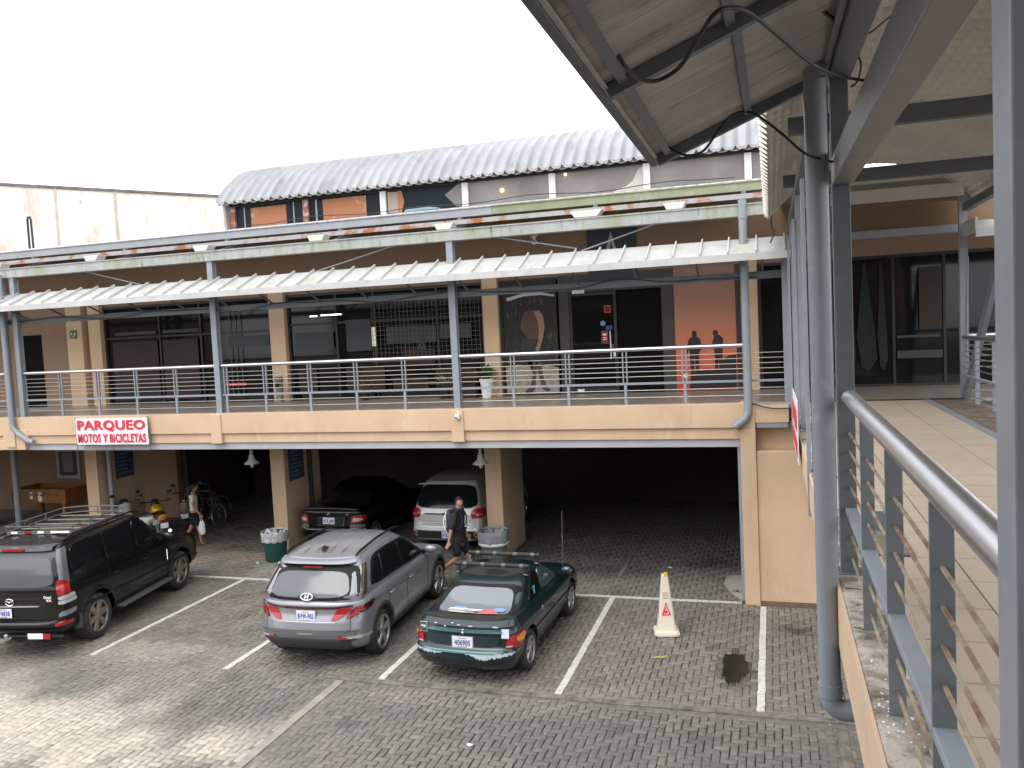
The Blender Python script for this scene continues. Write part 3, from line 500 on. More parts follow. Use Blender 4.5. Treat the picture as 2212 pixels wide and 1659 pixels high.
bx('flat_roof', (-30, 8, YW+.35, 26.6, 7.1, 7.3), conc, B); bx('flat_roof', (.24, 8, 15.36, YW+.34, 7.32, 7.38), conc, B)  # second flat roof is added to keep sky light off the landing wall
# ---- balcony railing bays
RY = YS+.1
def railing(x0, x1, bal, lbl, hand=True, mid=None):
    t = thing('balcony_railing', lbl, 'railing', ((x0+x1)/2, RY, 3.6), group='railing bays along the gallery')
    if hand: MB().tube([(x0, RY, 4.61), (x1, RY, 4.61)], .036, 12).build('handrail', stainl, t, True)
    bx('lower_rail', (x0, x1, RY-.025, RY+.025, 3.965, 4.005), steel, t)
    for x in bal: MB().box(x-.045, x-.025, RY-.02, RY+.02, 4.005, 4.58).box(x+.025, x+.045, RY-.02, RY+.02, 4.005, 4.58).box(x-.025, x+.025, RY-.02, RY+.02, 3.6, 3.965).build('baluster', steel, t)
    for z in (4.47, 4.38, 4.29, 4.20, 4.11, 3.86, 3.73): MB().tube([(x0, RY, z), (x1, RY, z)], .0065, 5).build('cable', cable_m, t, True)
    return t
railing(-16.58, -11.34, [-16.58+1.048*i for i in range(1, 5)], 'left railing bay with steel handrail above the red and white banner')
railing(-11.2, -5.91, [-11.2+1.06*i for i in range(0, 5)][1:]+[-11.1], 'middle railing bay between the two tall steel posts')
railing(-5.77, -.47, [-5.77+1.07*i for i in range(1, 5)], 'right railing bay in front of the posters and shop door')
railing(-24, -17.15, [-18.3, -19.4, -20.5], 'far left railing bay cut by the picture edge')
railing(-.36, .2, [], 'short railing piece right of the downpipe, cables only', hand=False)
# ---- downpipes
def pipe(label, pts, r, collars=(), m=pvc):
    t = thing('downpipe', label, 'pipe', pts[-1]); MB().tube(pts, r, 16).build('pipe', m, t, 60)
    for p, q in collars: MB().tube([p, q], r*1.12, 16).build('collar', m, t, 60)
    return t
def bend(p, d0, d1, R, n=6):   # arc leaving p along d0, turning to d1
    d0, d1 = Vector(d0), Vector(d1); c = Vector(p)+d1*R; return [c-d1*R*math.cos(a)+d0*R*math.sin(a) for a in np.linspace(0, math.pi/2, n)]
xr = -.41
pipe('grey round downpipe at the right end of the balcony railing with bent outlet', [(xr, 15.0, 7.1), (xr, 15.0, 6.5), (xr, 14.98, 3.55)]+[(xr-.01, 14.97, 3.42), (xr-.06, 14.96, 3.33), (xr-.24, 14.93, 3.2)], .07, [((xr, 15, 6.78), (xr, 15, 6.88)), ((xr, 14.98, 5.9), (xr, 14.98, 5.98))])
pipe('grey round downpipe by the left corbel with bent outlet', [(-16.88, 14.93, 6.9), (-16.86, 14.93, 3.45), (-16.84, 14.93, 3.36), (-16.7, 14.93, 3.22), (-16.4, 14.93, 3.05), (-16.25, 14.92, 3.03)], .062, [((-16.87, 14.93, 6.3), (-16.87, 14.93, 6.4))])
pipe('grey pipe running down the side of the left garage column', [(-16.6, 17.5, 2.8), (-16.6, 17.5, 0)], .06); pipe('black pipe running down the side of the middle garage column', [(-11.17, 18.35, 2.8), (-11.17, 18.35, 0)], .055, m=blk)
pipe('thick grey pipe post under the far left of the gallery', [(-20.6, 18.2, 2.9), (-20.6, 18.2, .13)], .085)
# ---- banner
t = thing('parking_banner', 'white vinyl banner with red PARQUEO lettering hung on the fascia beam', 'banner', (-14.05, 14.96, 2.96))
P = [[(-.98+1.96*i/24, -.012+.006*math.sin(i*1.3)+.005*math.sin(j*2+i*.5), .595*j/6) for i in range(25)] for j in range(7)]
MB().grid(P).grid([[(x, y+.006, z) for x, y, z in r] for r in P], flip=True).build('sheet', M('banner_white', (.76, .74, .75), .6, var=(6, .05)), t, True, local=True)
text('PARQUEO', .36, red, t, face_front(0, -.026, .42), bold=.013, fit=(1.86, .255), font_space=1.06); text('MOTOS Y BICICLETAS', .30, red, t, face_front(0, -.026, .145), bold=.011, fit=(1.86, .20), font_space=1.12)
MB().box(-1.0, -.985, .0, .015, -.12, .62).box(.985, 1.0, .0, .015, -.12, .62).box(-1.0, 1.0, .0, .015, -.13, -.115).box(-.01, .01, .0, .015, -.12, .0).build('frame', steel_d, t, local=True)
# cctv
t = thing('dome_camera', 'small white dome camera on the fascia beam under the middle post', 'camera', (-5.81, 14.95, 3.42)); MB().lathe([(0, .08), (.05, .08), (.055, .04), (.05, 0), (.03, -.02), (0, -.03)], n=14).build('housing', wht, t, True, local=True); MB().ball((-.01, -.045, .02), .02).build('lens', blk, t, True, local=True)
MB().tube([(0, .03, .08), (0, .05, .2)], .008, 6).build('cable', wht, t, local=True)
t = thing('security_camera', 'white camera with twin sensor hanging under the mossy gutter, left of the navy sign', 'camera', (-4.84, 17.6, 6.95)); MB().box(-.07, .07, -.04, .04, .1, .2).box(-.03, .03, -.02, .02, .04, .1).build('mount', wht, t, local=True, bevel=.01); MB().ball((0, -.02, 0), .06).build('housing', wht, t, True, local=True); MB().ball((0, -.07, -.0), .03).ball((-.03, -.05, .15), .02).ball((.03, -.05, .15), .02).build('lens', blk, t, True, local=True)
# pendant lamps in the garage
lm = thing('pendant_lamp', 'white enamel pendant lamp in the left garage bay near the bicycles', 'lamp', (-11.22, 16.0, 2.36), group='pendant lamps in the garage')
MB().lathe([(0, .32), (.035, .32), (.035, .2), (.06, .19), (.065, .12), (.085, .08), (.165, .015), (.17, 0), (.15, .01), (.07, .06), (0, .07)], n=20).build('shade', M('enamel_white', (.5, .48, .43), .4), lm, 30, local=True)
MB().lathe([(0, -.09), (.03, -.08), (.04, -.02), (.035, .05), (0, .05)], n=12).build('bulb_guard', M('guard_glass', (.5, .48, .43), .3), lm, True, local=True); MB().tube([(0, 0, .32), (0, 0, .47)], .01, 6).build('stem', steel_d, lm, local=True)
dup(lm, (-5.76, 16.0, 2.36), 'white enamel pendant lamp beside the right peach garage column')
# signs and things in the left bay
blu = M('faded_blue_board', (.035, .075, .13), .6, var=(5, .2), stain=((.12, .16, .2), 14, .58, .68))
for x, y0, y1, z0, z1, lb in ((-16.79, 17.9, 18.55, 1.62, 2.55, 'faded blue notice board on the side of the left garage column'), (-11.21, 17.45, 18.1, 1.68, 2.55, 'faded blue notice board on the side of the middle garage column')):
    o = bx('notice_board', (x, x+.02, y0, y1, z0, z1), blu, None, label=lb, cat='notice board')
    mb = MB()
    for k in range(7): z = (z1-z0)*(.12+.11*k); mb.box(.0105, .013, -(y1-y0)*.4, (y1-y0)*random.uniform(.1, .4), z, z+.03)
    mb.build('printed_lines', M('board_print', (.16, .22, .28), .7), o, local=True)
t = thing('framed_notice', 'pale framed grey notice on the wall above the foosball table', 'notice', (-20.9, 20.36, 1.15)); mb = MB(); mb.box(-.45, .45, 0, .03, 0, .1).box(-.45, .45, 0, .03, .85, .95).box(-.45, -.35, 0, .03, .1, .85).box(.35, .45, 0, .03, .1, .85)
mb.build('frame', greyband, t, local=True); MB().box(-.35, .35, .01, .02, .1, .85).build('board', M('notice_dark', (.06, .06, .06), .5), t, local=True); MB().box(-.2, .2, .0, .009, .2, .8).build('paper', M('notice_grey', (.2, .2, .2), .7), t, local=True)
fw_ = M('varnished_wood', (.30, .12, .035), .4, var=(8, .25), stretch=(1, 8, 1))
t = thing('foosball_table', 'varnished wooden foosball table on the left pavement behind the black car', 'table', (-20.7, 19.5, .13))
mb = MB(); mb.box(-1.0, 1.0, -.5, -.46, .55, .95).box(-1.0, 1.0, .46, .5, .55, .95).box(-1.0, -.96, -.46, .46, .55, .95).box(.96, 1.0, -.46, .46, .55, .95).box(-.96, .96, -.46, .46, .6, .64); mb.build('cabinet', fw_, t, local=True, bevel=.008)
MB().box(-.96, .96, -.46, .46, .645, .65).build('pitch', M('pitch_dark', (.03, .06, .03), .6), t, local=True)
for sx_ in (-1, 1):
    for sy_ in (-1, 1): MB().box(sx_*.88-.05, sx_*.88+.05, sy_*.42-.05, sy_*.42+.05, 0, .55).build('leg', fw_, t, local=True)
for k in range(8): x = -.8+k*.228; MB().tube([(x, -.66, .82), (x, .62, .82)], .009, 6).box(x-.022, x+.022, -.74, -.6, .80, .84).build('rod', steel, t, local=True)
MB().box(-.3, -.2, -.515, -.5, .66, .86).box(0, .14, -.515, -.5, .6, .86).build('price_card', wht, t, local=True)
t = thing('blue_banner_stand', 'blue and green banner stand at the left picture edge', 'sign', (-21.75, 18.3, .13)); MB().box(-.5, .3, -.02, .02, .3, 1.3).build('blue_panel', M('banner_blue', (.02, .12, .3), .5), t, local=True); MB().box(-.5, .3, -.022, .022, .08, .3).build('green_panel', M('banner_green', (.12, .3, .05), .5), t, local=True)
MB().box(-.5, .3, -.1, .1, 0, .04).build('foot', steel_d, t, local=True)
# far concrete building on the left, and a low dome roof in front
fb = thing('concrete_warehouse', 'tall stained cream concrete building with thin dark coping, behind the roof at left', 'building', (-28, 30, 0))
cw = M('bleached_concrete', (.80, .76, .68), .9, var=(.5, .08), stain=[((.50, .38, .30), 1.0, .52, .70), ((.36, .34, .32), 3.4, .60, .76), ((.28, .25, .22), 1.9, .66, .74)], stretch=(1, 1, .35), bump=(20, .2))
A_ = Vector((-29.573, 26.595, 0)); Bv = Vector((-24.108, 33.841, 0)); dd = (Bv-A_).normalized(); nn = Vector((-dd.y, dd.x, 0)); A2 = A_-dd*14; B2 = Bv+dd*6
def wallq(mb, a, b, z0, z1, t0, t1): return mb.hexa([a+nn*t0+Vector((0, 0, z0)), b+nn*t0+Vector((0, 0, z0)), b+nn*t1+Vector((0, 0, z0)), a+nn*t1+Vector((0, 0, z0))], [a+nn*t0+Vector((0, 0, z1)), b+nn*t0+Vector((0, 0, z1)), b+nn*t1+Vector((0, 0, z1)), a+nn*t1+Vector((0, 0, z1))])
wallq(MB(), A2, B2, 0, 11.9, 0, 6).build('wall', cw, fb); wallq(MB(), A2, B2, 11.9, 12.02, -.06, 6.05).build('coping', M('coping_dark', (.18, .16, .15), .9, var=(3, .4)), fb)
for t_ in (-6, .3+1.6, 4.2): wallq(MB(), A_+dd*t_, A_+dd*(t_+.09), 0, 11.9, -.05, -.001).build('pilaster', M('pilaster_stain', (.50, .46, .40), .9, var=(2, .2)), fb)
wallq(MB(), A2, B2, 9.0, 9.04, -.012, -.001).build('joint', M('joint_grey', (.4, .37, .33), .9), fb)
t = thing('low_dome_roof', 'low curved grey metal roof at the left edge, below the cream building', 'roof', (-26, 25.5, 6)); mb = MB(); mb.grid([[(-6+12*i/20*1.0, 3*j, 2.0+.85*math.cos((i-10)/10*1.35)) for i in range(21)] for j in range(2)]); mb.grid([[(-6+12*i/20, 3*j, 1.9+.85*math.cos((i-10)/10*1.35)) for i in range(21)] for j in range(2)], flip=True); mb.build('sheet', corr, t, True, local=True); MB().box(-5, 5, .1, 2.9, 0, 2.1).build('wall', peach_dim, t, local=True)
t = thing('vent_pipe', 'bent black vent pipe standing on the roof in front of the cream building', 'pipe', (-22.9, 21.5, 8.2)); MB().tube([(0, 0, 0), (0, 0, 1.2), (.03, 0, 1.28), (.1, 0, 1.28), (.14, 0, 1.2), (.16, 0, .1)], .035, 8).tube([(.0, 0, .02), (.7, 0, -.05)], .03, 8).tube([(.1, 0, -1.6), (.1, 0, .0)], .04, 8).build('pipe', blk, t, local=True)
# the block that faces the gallery (behind the camera; it shades the yard and shows in the window glass)
ob = thing('opposite_gallery', 'peach gallery block across the yard, behind the viewer', 'building', (-8, -16, 0)); mb = MB(); mb.box(-30, 8, -19, -18.8, 0, 7.6).box(-30, 8, -16.2, -15.8, 2.9, 3.6).box(-30, 8, -18.79, -16.21, 3.3, 3.6); mb.build('wall', peach, ob)
bx('roof', (-30, 8, -18.79, -14.8, 6.8, 7.0), steel_d, ob); bx('shop_glass', (-29, 7, -18.79, -18.75, 3.7, 6.0), frame_d, ob); bx('garage_opening', (-29, 7, -18.79, -18.75, .1, 2.8), black_in, ob)
for x in np.arange(-29, 8, 5.4): bx('column', (x, x+.4, -16.2, -15.8, 0, 6.8), peach, ob)
sb_ = thing('shade_block', 'plain peach block added behind the viewer to shade the near post', 'building', (1.5, -8, 0)); MB().box(-2.6, 5.6, -8.2, -2.7, 0, 7.6).build('wall', peach_dim, sb_); bx('roof', (-2.8, 5.8, -8.4, -2.3, 7.61, 7.75), steel_d, sb_); bx('doorway', (.6, 2.4, -2.69, -2.66, 3.62, 5.9), black_in, sb_)  # added block, out of view; it darkens the near post's front
wing = thing('side_gallery', 'peach side wing closing the yard on the left', 'building', (-32, 5, 0)); MB().box(-36, -33, -9, 20, 0, 7).build('wall', peach_dim, wing)
# ---------------------------------------------------------------- the footbridge on the right
BR = thing('footbridge', 'roofed upper footbridge with cream tiles running to the gallery on the right', 'footbridge', (1.7, 7, 3.2))
XB0, XB1 = .315, 3.12
MB().prism([(-3, 3.597), (14.95, 3.597), (14.95, 3.2), (-3, 3.2)], lambda u, v, d: (d, u, v), .55, XB1-.1).build('deck', conc, BR)
curb = M('stained_curb_concrete', (.46, .42, .36), .9, var=(6, .2), bump=(45, .9), stain=[((.12, .10, .075), 3.5, .47, .62), ((.07, .065, .055), 13, .58, .70), ((.62, .6, .56), 3.2, .66, .72)])
MB().box(XB0+.004, .53, -3, 14.6, 3.29, 3.612).build('kerb', curb, BR, bevel=.012)
for P in ([(.33, 4.05, 3.612), (.345, 4.03, 3.613), (.355, 4.035, 3.613), (.37, 4.015, 3.613)], [(.34, 4.62, 3.612), (.37, 4.63, 3.613), (.41, 4.615, 3.613), (.44, 4.625, 3.612)]): MB().tube(P, .0022, 5).build('crack', black_in, BR)
mb = MB()
for k in range(46):
    x, y = .34+abs(random.gauss(0, .05)), random.choice((3.3, 3.22, 3.15, 3.0, 3.7))+random.gauss(0, .07); r_ = random.uniform(.0015, .006); mb.lathe([(0, .0022), (r_, .0015), (r_*1.1, 0)], (x, y, 3.6125), 'z', 7)
mb.build('bird_droppings', wht, None, label='white bird droppings spotting the concrete kerb under the near railing', cat='droppings', kind='stuff')
bx('edge_face', (XB0-.012, XB0+.003, -3, 14.6, 3.28, 3.606), M('edge_peach', (.60, .43, .29), .8, var=(3, .08), stain=[((.38, .28, .2), 6, .6, .8)], stretch=(1, .4, 1), bump=(40, .3)), BR)
tm = [M('cream_floor_tile', (.53, .43, .33), .42, var=(1.2, .10), stain=[((.40, .31, .22), 3, .55, .8), ((.30, .24, .18), 11, .64, .8)]), M('cream_floor_tile_worn', (.48, .385, .295), .45, var=(2, .08), stain=[((.2, .17, .13), 9, .6, .78)])]
mb = MB(); ty = np.arange(-1, 14.9, .45)
for j, y in enumerate(ty):
    for i in range(4):
        x0 = .53+i*.452; mb.box(x0+.004, min(x0+.448, 2.335), y+.004, min(y+.446, 14.88), 3.59, 3.609+random.uniform(0, .0006), 1 if (i == 0 and random.random() < .5) else 0)
mb.build('tile_floor', tm, BR)
bx('tile_joint', (.53, 2.335, -1, 14.9, 3.598, 3.6045), M('tile_joint', (.06, .05, .04), .9), BR)
bx('edge_strip', (2.336, 2.44, -3, 14.9, 3.59, 3.614), steel, BR); bx('right_border', (2.44, XB1, -3, 14.95, 3.58, 3.60), M('mossy_border', (.16, .11, .075), .9, var=(6, .3), stain=[((.30, .27, .22), 5, .5, .7), ((.08, .09, .04), 9, .58, .7)], bump=(40, .4)), BR)
bx('threshold', (.4, 3.0, 14.95, 15.03, 3.56, 3.62), M('dark_threshold', (.03, .025, .02), .7), BR)
bx('side_beam', (.335, .43, -3, 14.8, 3.12, 3.285), steel_d, BR); bx('side_beam', (3.0, 3.1, -3, 14.8, 3.0, 3.285), steel_d, BR)
bx('drain_grate', (.56, .78, 5.3, 6.15, 3.6, 3.618), M('wet_grime', (.17, .15, .12), .8, var=(12, .4)), BR)
mb = MB()
for k in range(26): y = 5.9+k*.022; mb.box(.60, .74, y, y+.008, 3.618, 3.624)
mb.build('grate_bars', steel_d, BR)
MB().box(.72, 1.2, 12.9, 13.3, 0, 3.12).build('bridge_pier', peach, BR)
# left row of posts: broad flat steel columns
post_y = (1.43, 4.93, 8.15, 11.35, 14.5)
for i, y in enumerate(post_y):
    h = 6.42 if i < 2 else 6.75
    mb = MB(); x0, x1 = (.338, .43)
    if i == 0: mb.box(.335, .435, 1.37, 1.475, 3.55, 7.0)
    else: mb.box(x0, x1, y-.03, y+.05, 3.61, h)
    mb.build('steel_post', steel if i != 1 else M('post_grey', (.15, .17, .185), .45, var=(5, .08), bump=(30, .08), stain=((.22, .24, .26), 6, .6, .8)), BR, bevel=.004)
    if i: bx('base_plate', (x0-.015, x1+.035, y-.06, y+.09, 3.6, 3.618), steel_d, BR)
    if i >= 2: MB().box(.29, .325, y-.05, y+.05, 3.2, 6.3).build('outer_flat', steel, BR)
bx('outer_flat', (.315, .332, 4.98, 5.03, 3.25, 6.3), steel, BR)
for k, (z0, z1) in enumerate(((3.64, 3.72), (4.32, 4.40))): MB().tube([(.312, 5.0, z0+.03), (.300, 5.0, z0+.03)], .018, 8).build('bolt', wht, BR)
for y in (15.1,): bx('steel_post', (2.93, 3.05, y-.05, y+.05, 3.58, 6.9), steel, BR)
MB().box(2.94, 3.04, 8.1, 8.2, 3.55, 6.75).build('steel_post', steel, BR); MB().box(2.94, 3.04, 11.3, 11.4, 3.55, 6.75).build('steel_post', steel, BR)
MB().beam((2.98, 15.0, 3.6), (3.35, 14.2, 6.0), .09, .09).build('diagonal_strut', steel_d, BR); MB().tube([(3.05, 15.05, 5.9), (3.0, 15.0, 3.7)], .012, 6).build('guy_rod', steel, BR)
# overhead steel
ob_m = M('overhead_steel', (.20, .205, .21), .4, var=(4, .12), bump=(14, .12), stain=[((.34, .33, .33), 4, .58, .8), ((.10, .09, .085), 18, .66, .8)])
MB().hexa([(.338, -3, 5.60), (.445, -3, 5.60), (.445, -3, 5.80), (.338, -3, 5.80)], [(.338, 4.9, 5.755), (.445, 4.9, 5.755), (.445, 4.9, 5.90), (.338, 4.9, 5.90)]).build('long_beam', ob_m, BR, bevel=.006)
MB().hexa([(.335, -3, 5.95), (.45, -3, 5.95), (.45, -3, 6.12), (.335, -3, 6.12)], [(.335, 5.0, 6.33), (.45, 5.0, 6.33), (.45, 5.0, 6.5), (.335, 5.0, 6.5)]).build('long_beam', steel_d, BR, bevel=.006)
MB().hexa([(.30, -3, 6.0), (.33, -3, 6.0), (.33, -3, 6.16), (.30, -3, 6.16)], [(.30, 5.0, 6.36), (.33, 5.0, 6.36), (.33, 5.0, 6.52), (.30, 5.0, 6.52)]).build('long_beam', ob_m, BR)
for y in (8.15, 11.35): bx('tie_beam', (.2, 3.1, y-.04, y+.05, 6.7, 6.855), steel_d, BR)
bx('eave_beam', (.33, .43, 5.0, 14.9, 6.60, 6.72), steel_d, BR); bx('eave_beam', (2.95, 3.05, 5.0, 14.9, 6.60, 6.72), steel_d, BR)
# barrel vault: corrugated sheet bent over the deck
vm_ = M('vault_underside', (.66, .63, .57), .55, .05, var=(.9, .08), stain=[((.30, .27, .22), 3.5, .60, .82)])
R_ = 2.05; hw = 1.60; czv = 6.75-math.sqrt(R_*R_-hw*hw); a0 = math.asin(math.sqrt(R_*R_-hw*hw)/R_)
P = vault_mesh(82, .25, -5.2, 1.62, czv, R_, a0, math.pi-a0, 72, .105, .026, ax='y', prof=(1, .62, .22, .04, 0, .04, .22, .62))
VT = MB(); VT.grid(P, flip=True); VT.grid([[(p[0]+(p[0]-1.62)*.003, p[1], p[2]+.006) for p in r] for r in P]); VT.build('vault_sheet', vm_, BR)
# lean-to roof strip on the left of the posts (seen from below)
def wz(x): return 6.02+(x+.603)*.385
wing_m = M('plank_underside', (.42, .40, .38), .6, var=(1.6, .22), stain=[((.50, .47, .45), 1.6, .46, .66), ((.17, .15, .125), 2.2, .54, .74), ((.14, .15, .09), 3.5, .62, .74)], stretch=(.6, 2.2, 1), bump=(6, .3))
mb = MB(); y = -5.0
while y < 5.04:
    e = min(y+.305, 5.05); z_ = .012
    mb.hexa([(-.62, y+.002, wz(-.62)), (.33, y+.002, wz(.33)), (.33, e-.002, wz(.33)), (-.62, e-.002, wz(-.62))], [(-.62, y+.002, wz(-.62)+.02), (.33, y+.002, wz(.33)+.02), (.33, e-.002, wz(.33)+.02), (-.62, e-.002, wz(-.62)+.02)])
    y = e
mb.build('plank_soffit', wing_m, BR)
mb = MB(); mb.hexa([(-.66, -5, wz(-.66)+.022), (.35, -5, wz(.35)+.022), (.35, 5.06, wz(.35)+.022), (-.66, 5.06, wz(-.66)+.022)], [(-.66, -5, wz(-.66)+.04), (.35, -5, wz(.35)+.04), (.35, 5.06, wz(.35)+.04), (-.66, 5.06, wz(-.66)+.04)]); mb.build('roof_sheet', corr, BR)
MB().beam((-.635, -2, 6.03), (-.635, 5.07, 6.03), .035, .09).build('eave_gutter', steel_d, BR); MB().beam((-.606, -2, 6.002), (-.606, 5.07, 6.002), .02, .012).build('gutter_lip', steel_p, BR)
for i, y in enumerate((4.93, 3.40, 1.6)): MB().beam((-.60, y, wz(-.6)-.035), (.30, y, wz(.30)-.03), .045, .055).build('rafter', steel_d, BR)
MB().beam((-.60, 5.045, wz(-.6)-.0), (.30, 5.045, wz(.30)-.0), .03, .05).build('end_trim', ob_m, BR)
MB().beam((-.535, -2, wz(-.535)-.02), (-.535, 4.9, wz(-.535)-.02), .038, .03, (-.38, 0, 1)).build('purlin', steel_d, BR)
MB().beam((-.10, 3.43, wz(-.10)-.02), (-.09, 4.9, wz(-.09)-.02), .038, .03, (-.38, 0, 1)).build('purlin', steel_d, BR)
MB().beam((-.13, -2, wz(-.13)-.02), (-.12, 3.38, wz(-.12)-.02), .038, .03, (-.38, 0, 1)).build('purlin', steel_d, BR)
# landing beyond: fascias over the right hand shop
mb = MB(); mb.box(.4, 2.98, 14.9, 15.0, 6.86, 7.06); mb.build('end_fascia', white_p, BR); bx('end_fascia', (.3, 2.75, 15.3, 15.36, 7.22, 7.3), white_p, BR)
t = thing('side_canopy', 'short white ribbed canopy at the right of the landing, mossy on top', 'canopy', (3.5, 14.8, 6.2)); MB().hexa([(2.98, 14.1, 6.22), (6, 14.1, 6.22), (6, 14.9, 6.42), (2.98, 14.9, 6.42)], [(2.98, 14.1, 6.24), (6, 14.1, 6.24), (6, 14.9, 6.44), (2.98, 14.9, 6.44)]).build('sheet', cv, t); MB().box(2.96, 6, 14.05, 14.1, 6.12, 6.24).box(2.96, 3.0, 14.101, 14.9, 6.2, 6.42).build('fascia', steel_p, t)
bx('beam_over_shop', (-.2, 4.2, YS+.5, YS+.6, 6.33, 6.46), steel, B)
bx('upper_wall', (.36, 6, YS+.62, YS+.75, 6.4, 6.86), M('landing_shade_peach', (.22, .14, .085), .85, var=(1, .08)), B)  # peach darkened to make up for missing shade from the vault
# reflections / objects behind the landing glass
dg_ = M('hung_fabric', (.05, .04, .03), .8, var=(6, .5)); t = thing('hanging_display', 'dark hammocks and cloths hanging inside the right shop window', 'display', (1.5, YW-.05, 3.6))
for k, (x, w, c_) in enumerate(((.70, .2, (.05, .035, .02)), (1.05, .12, (.016, .016, .015)), (1.30, .15, (.03, .022, .015)), (1.50, .10, (.012, .016, .018)), (1.78, .2, (.012, .02, .022)), (2.08, .1, (.02, .02, .022)))):
    MB().prism([(x-.02, 2.45), (x+.02, 2.45), (x+w*.9, 1.0), (x+w, .55), (x+w*.3, .32), (x-w*.4, .4), (x-w*.8, 1.0)], lambda u, v, d: (u-1.5, d, v), 0, .02).build('cloth', M(f'cloth_tone_{k}', c_, .8, var=(9, .5)), t, local=True)
MB().box(.85-1.5, 1.5-1.5, .0, .015, .2, .28).box(2.35-1.5, 3.1-1.5, 0, .015, .95, 1.0).box(2.35-1.5, 3.15-1.5, 0, .015, .55, .7).build('shelf', M('shelf_grey', (.05, .053, .056), .6), t, local=True)
MB().box(2.75-1.5, 3.15-1.5, .0, .012, 1.1, 2.3).build('back_panel', M('back_panel_tan', (.045, .034, .026), .8), t, local=True)
# bridge railing (left side, near), bars on flats with rusty rods
rl = thing('bridge_railing', 'near steel railing of the bridge with thick handrail and rusty rods', 'railing', (.4, 3, 3.61))
MB().tube([(.4, -.5, 4.60), (.4, 4.80, 4.60), (.4, 4.87, 4.60), (.4, 4.90, 4.598)], [.041, .041, .041, .03], 24).build('handrail', stainl, rl, True)
MB().box(.368, .43, -.5, 4.9, 3.955, 3.985).build('lower_rail', steel, rl, bevel=.003)
for y in (4.015, 3.155, 2.29, .6): MB().box(.368, .426, y, y+.012, 3.612, 4.57).build('flat_post', M('post_grey2', (.17, .195, .215), .45, var=(6, .1), stain=((.26, .29, .31), 9, .6, .8)), rl, bevel=.002)
for z in (4.47, 4.40, 4.30, 4.20, 4.10, 3.82, 3.70):
    if z != 4.47: MB().tube([(.397+.001*math.sin(y*3), y, z+.003*math.sin(y*2.2+z*9)) for y in np.linspace(-.5, 4.93, 24)], .0068, 8).build('rod', rust_rod, rl, True)
t = thing('bridge_railing', 'far railing on the right side of the bridge, with rods and handrail', 'railing', (2.97, 10, 3.6))
MB().tube([(2.97, 2, 4.6), (2.97, 15.0, 4.6)], .035, 12).build('handrail', stainl, t, True); bx('lower_rail', (2.94, 3.0, 2, 15, 3.97, 4.0), steel, t)
for y in (14.12, 13.1, 12.1, 10.9, 9.9, 8.9): bx('flat_post', (2.94, 3.0, y, y+.015, 3.6, 4.58), steel, t)
for z in (4.47, 4.38, 4.29, 4.20, 4.11, 3.82, 3.70): MB().tube([(2.97, 2, z), (2.97, 15, z)], .007, 6).build('rod', cable_m, t, True)
t = thing('balcony_railing', 'railing of the landing right of the bridge, meeting the far post', 'railing', (4.5, 15.1, 3.6)); MB().tube([(3.0, 15.1, 4.62), (7, 15.1, 4.62)], .036, 12).build('handrail', stainl, t, True)
for z in (4.47, 4.38, 4.29, 4.20, 4.11, 3.86, 3.73): MB().tube([(3.05, 15.1, z), (7, 15.1, z)], .0065, 5).build('cable', cable_m, t, True)
# big downpipe beside the near column
pipe('thick grey downpipe beside the bridge column, elbow at its foot', [(.252, 4.72, 6.40), (.252, 4.72, 6.2), (.256, 4.72, 3.2), (.257, 4.72, 3.03)]+[tuple(v) for v in bend((.257, 4.72, 2.98), (0, 0, -1), (1, 0, 0), .075, 7)][1:]+[(.40, 4.72, 2.905), (.7, 4.72, 2.9)], .057, [((.257, 4.72, 3.055), (.257, 4.72, 2.985)), ((.405, 4.72, 2.904), (.47, 4.72, 2.903)), ((.252, 4.72, 6.33), (.252, 4.72, 6.42))])
# the second banner, hung outside the bridge edge and seen edge-on
t = thing('parking_banner', 'white banner with red lettering hung on the outer side of the bridge, seen nearly edge-on', 'banner', (.27, 11.0, 3.3))
MB().prism([(-1.0, .05), (1.0, .05), (1.0, .78), (-1.0, .80)], lambda u, v, d: (d, u, v), -.01, 0).build('sheet', MATS['banner_white'], t, local=True); text('PARQUEO', .40, red, t, Matrix.Translation((-.014, 0, .52)) @ Matrix.Rotation(-math.pi/2, 4, 'Z') @ Matrix.Rotation(math.pi/2, 4, 'X'), bold=.013, fit=(1.86, .30))
text('MOTOS Y BICICLETAS', .28, red, t, Matrix.Translation((-.014, 0, .22)) @ Matrix.Rotation(-math.pi/2, 4, 'Z') @ Matrix.Rotation(math.pi/2, 4, 'X'), bold=.01, fit=(1.86, .2))
# sagging cables under the roof
def cab(label, pts, r=.009, m=None):
    P = [Vector(p) for p in pts]; out = []
    for i in range(len(P)-1):
        a, b, c, d = P[max(i-1, 0)], P[i], P[i+1], P[min(i+2, len(P)-1)]
        for t_ in np.linspace(0, 1, 8, endpoint=False): out.append(.5*((2*b)+(c-a)*t_+(2*a-5*b+4*c-d)*t_*t_+(3*b-a-3*c+d)*t_**3))
    out.append(P[-1]); return MB().tube(out, r, 8).build('hanging_cable', m or blk, None, True, label=label, cat='cable')
def W(px, py, Y):   # a point on the plane y = Y behind the measured spot of the survey
    d = rt*(px-1106)-up*(py-829.5)+fw*1800.76; return Vector((0, 0, HC))+d*(Y/d.y)
def WS(px, py, g=.045):   # the same, on a sheet g below the soffit
    d = rt*(px-1106)-up*(py-829.5)+fw*1800.76; t_ = (6.02+.603*.385-g-HC)/(d.z-.385*d.x); return Vector((0, 0, HC))+d*t_
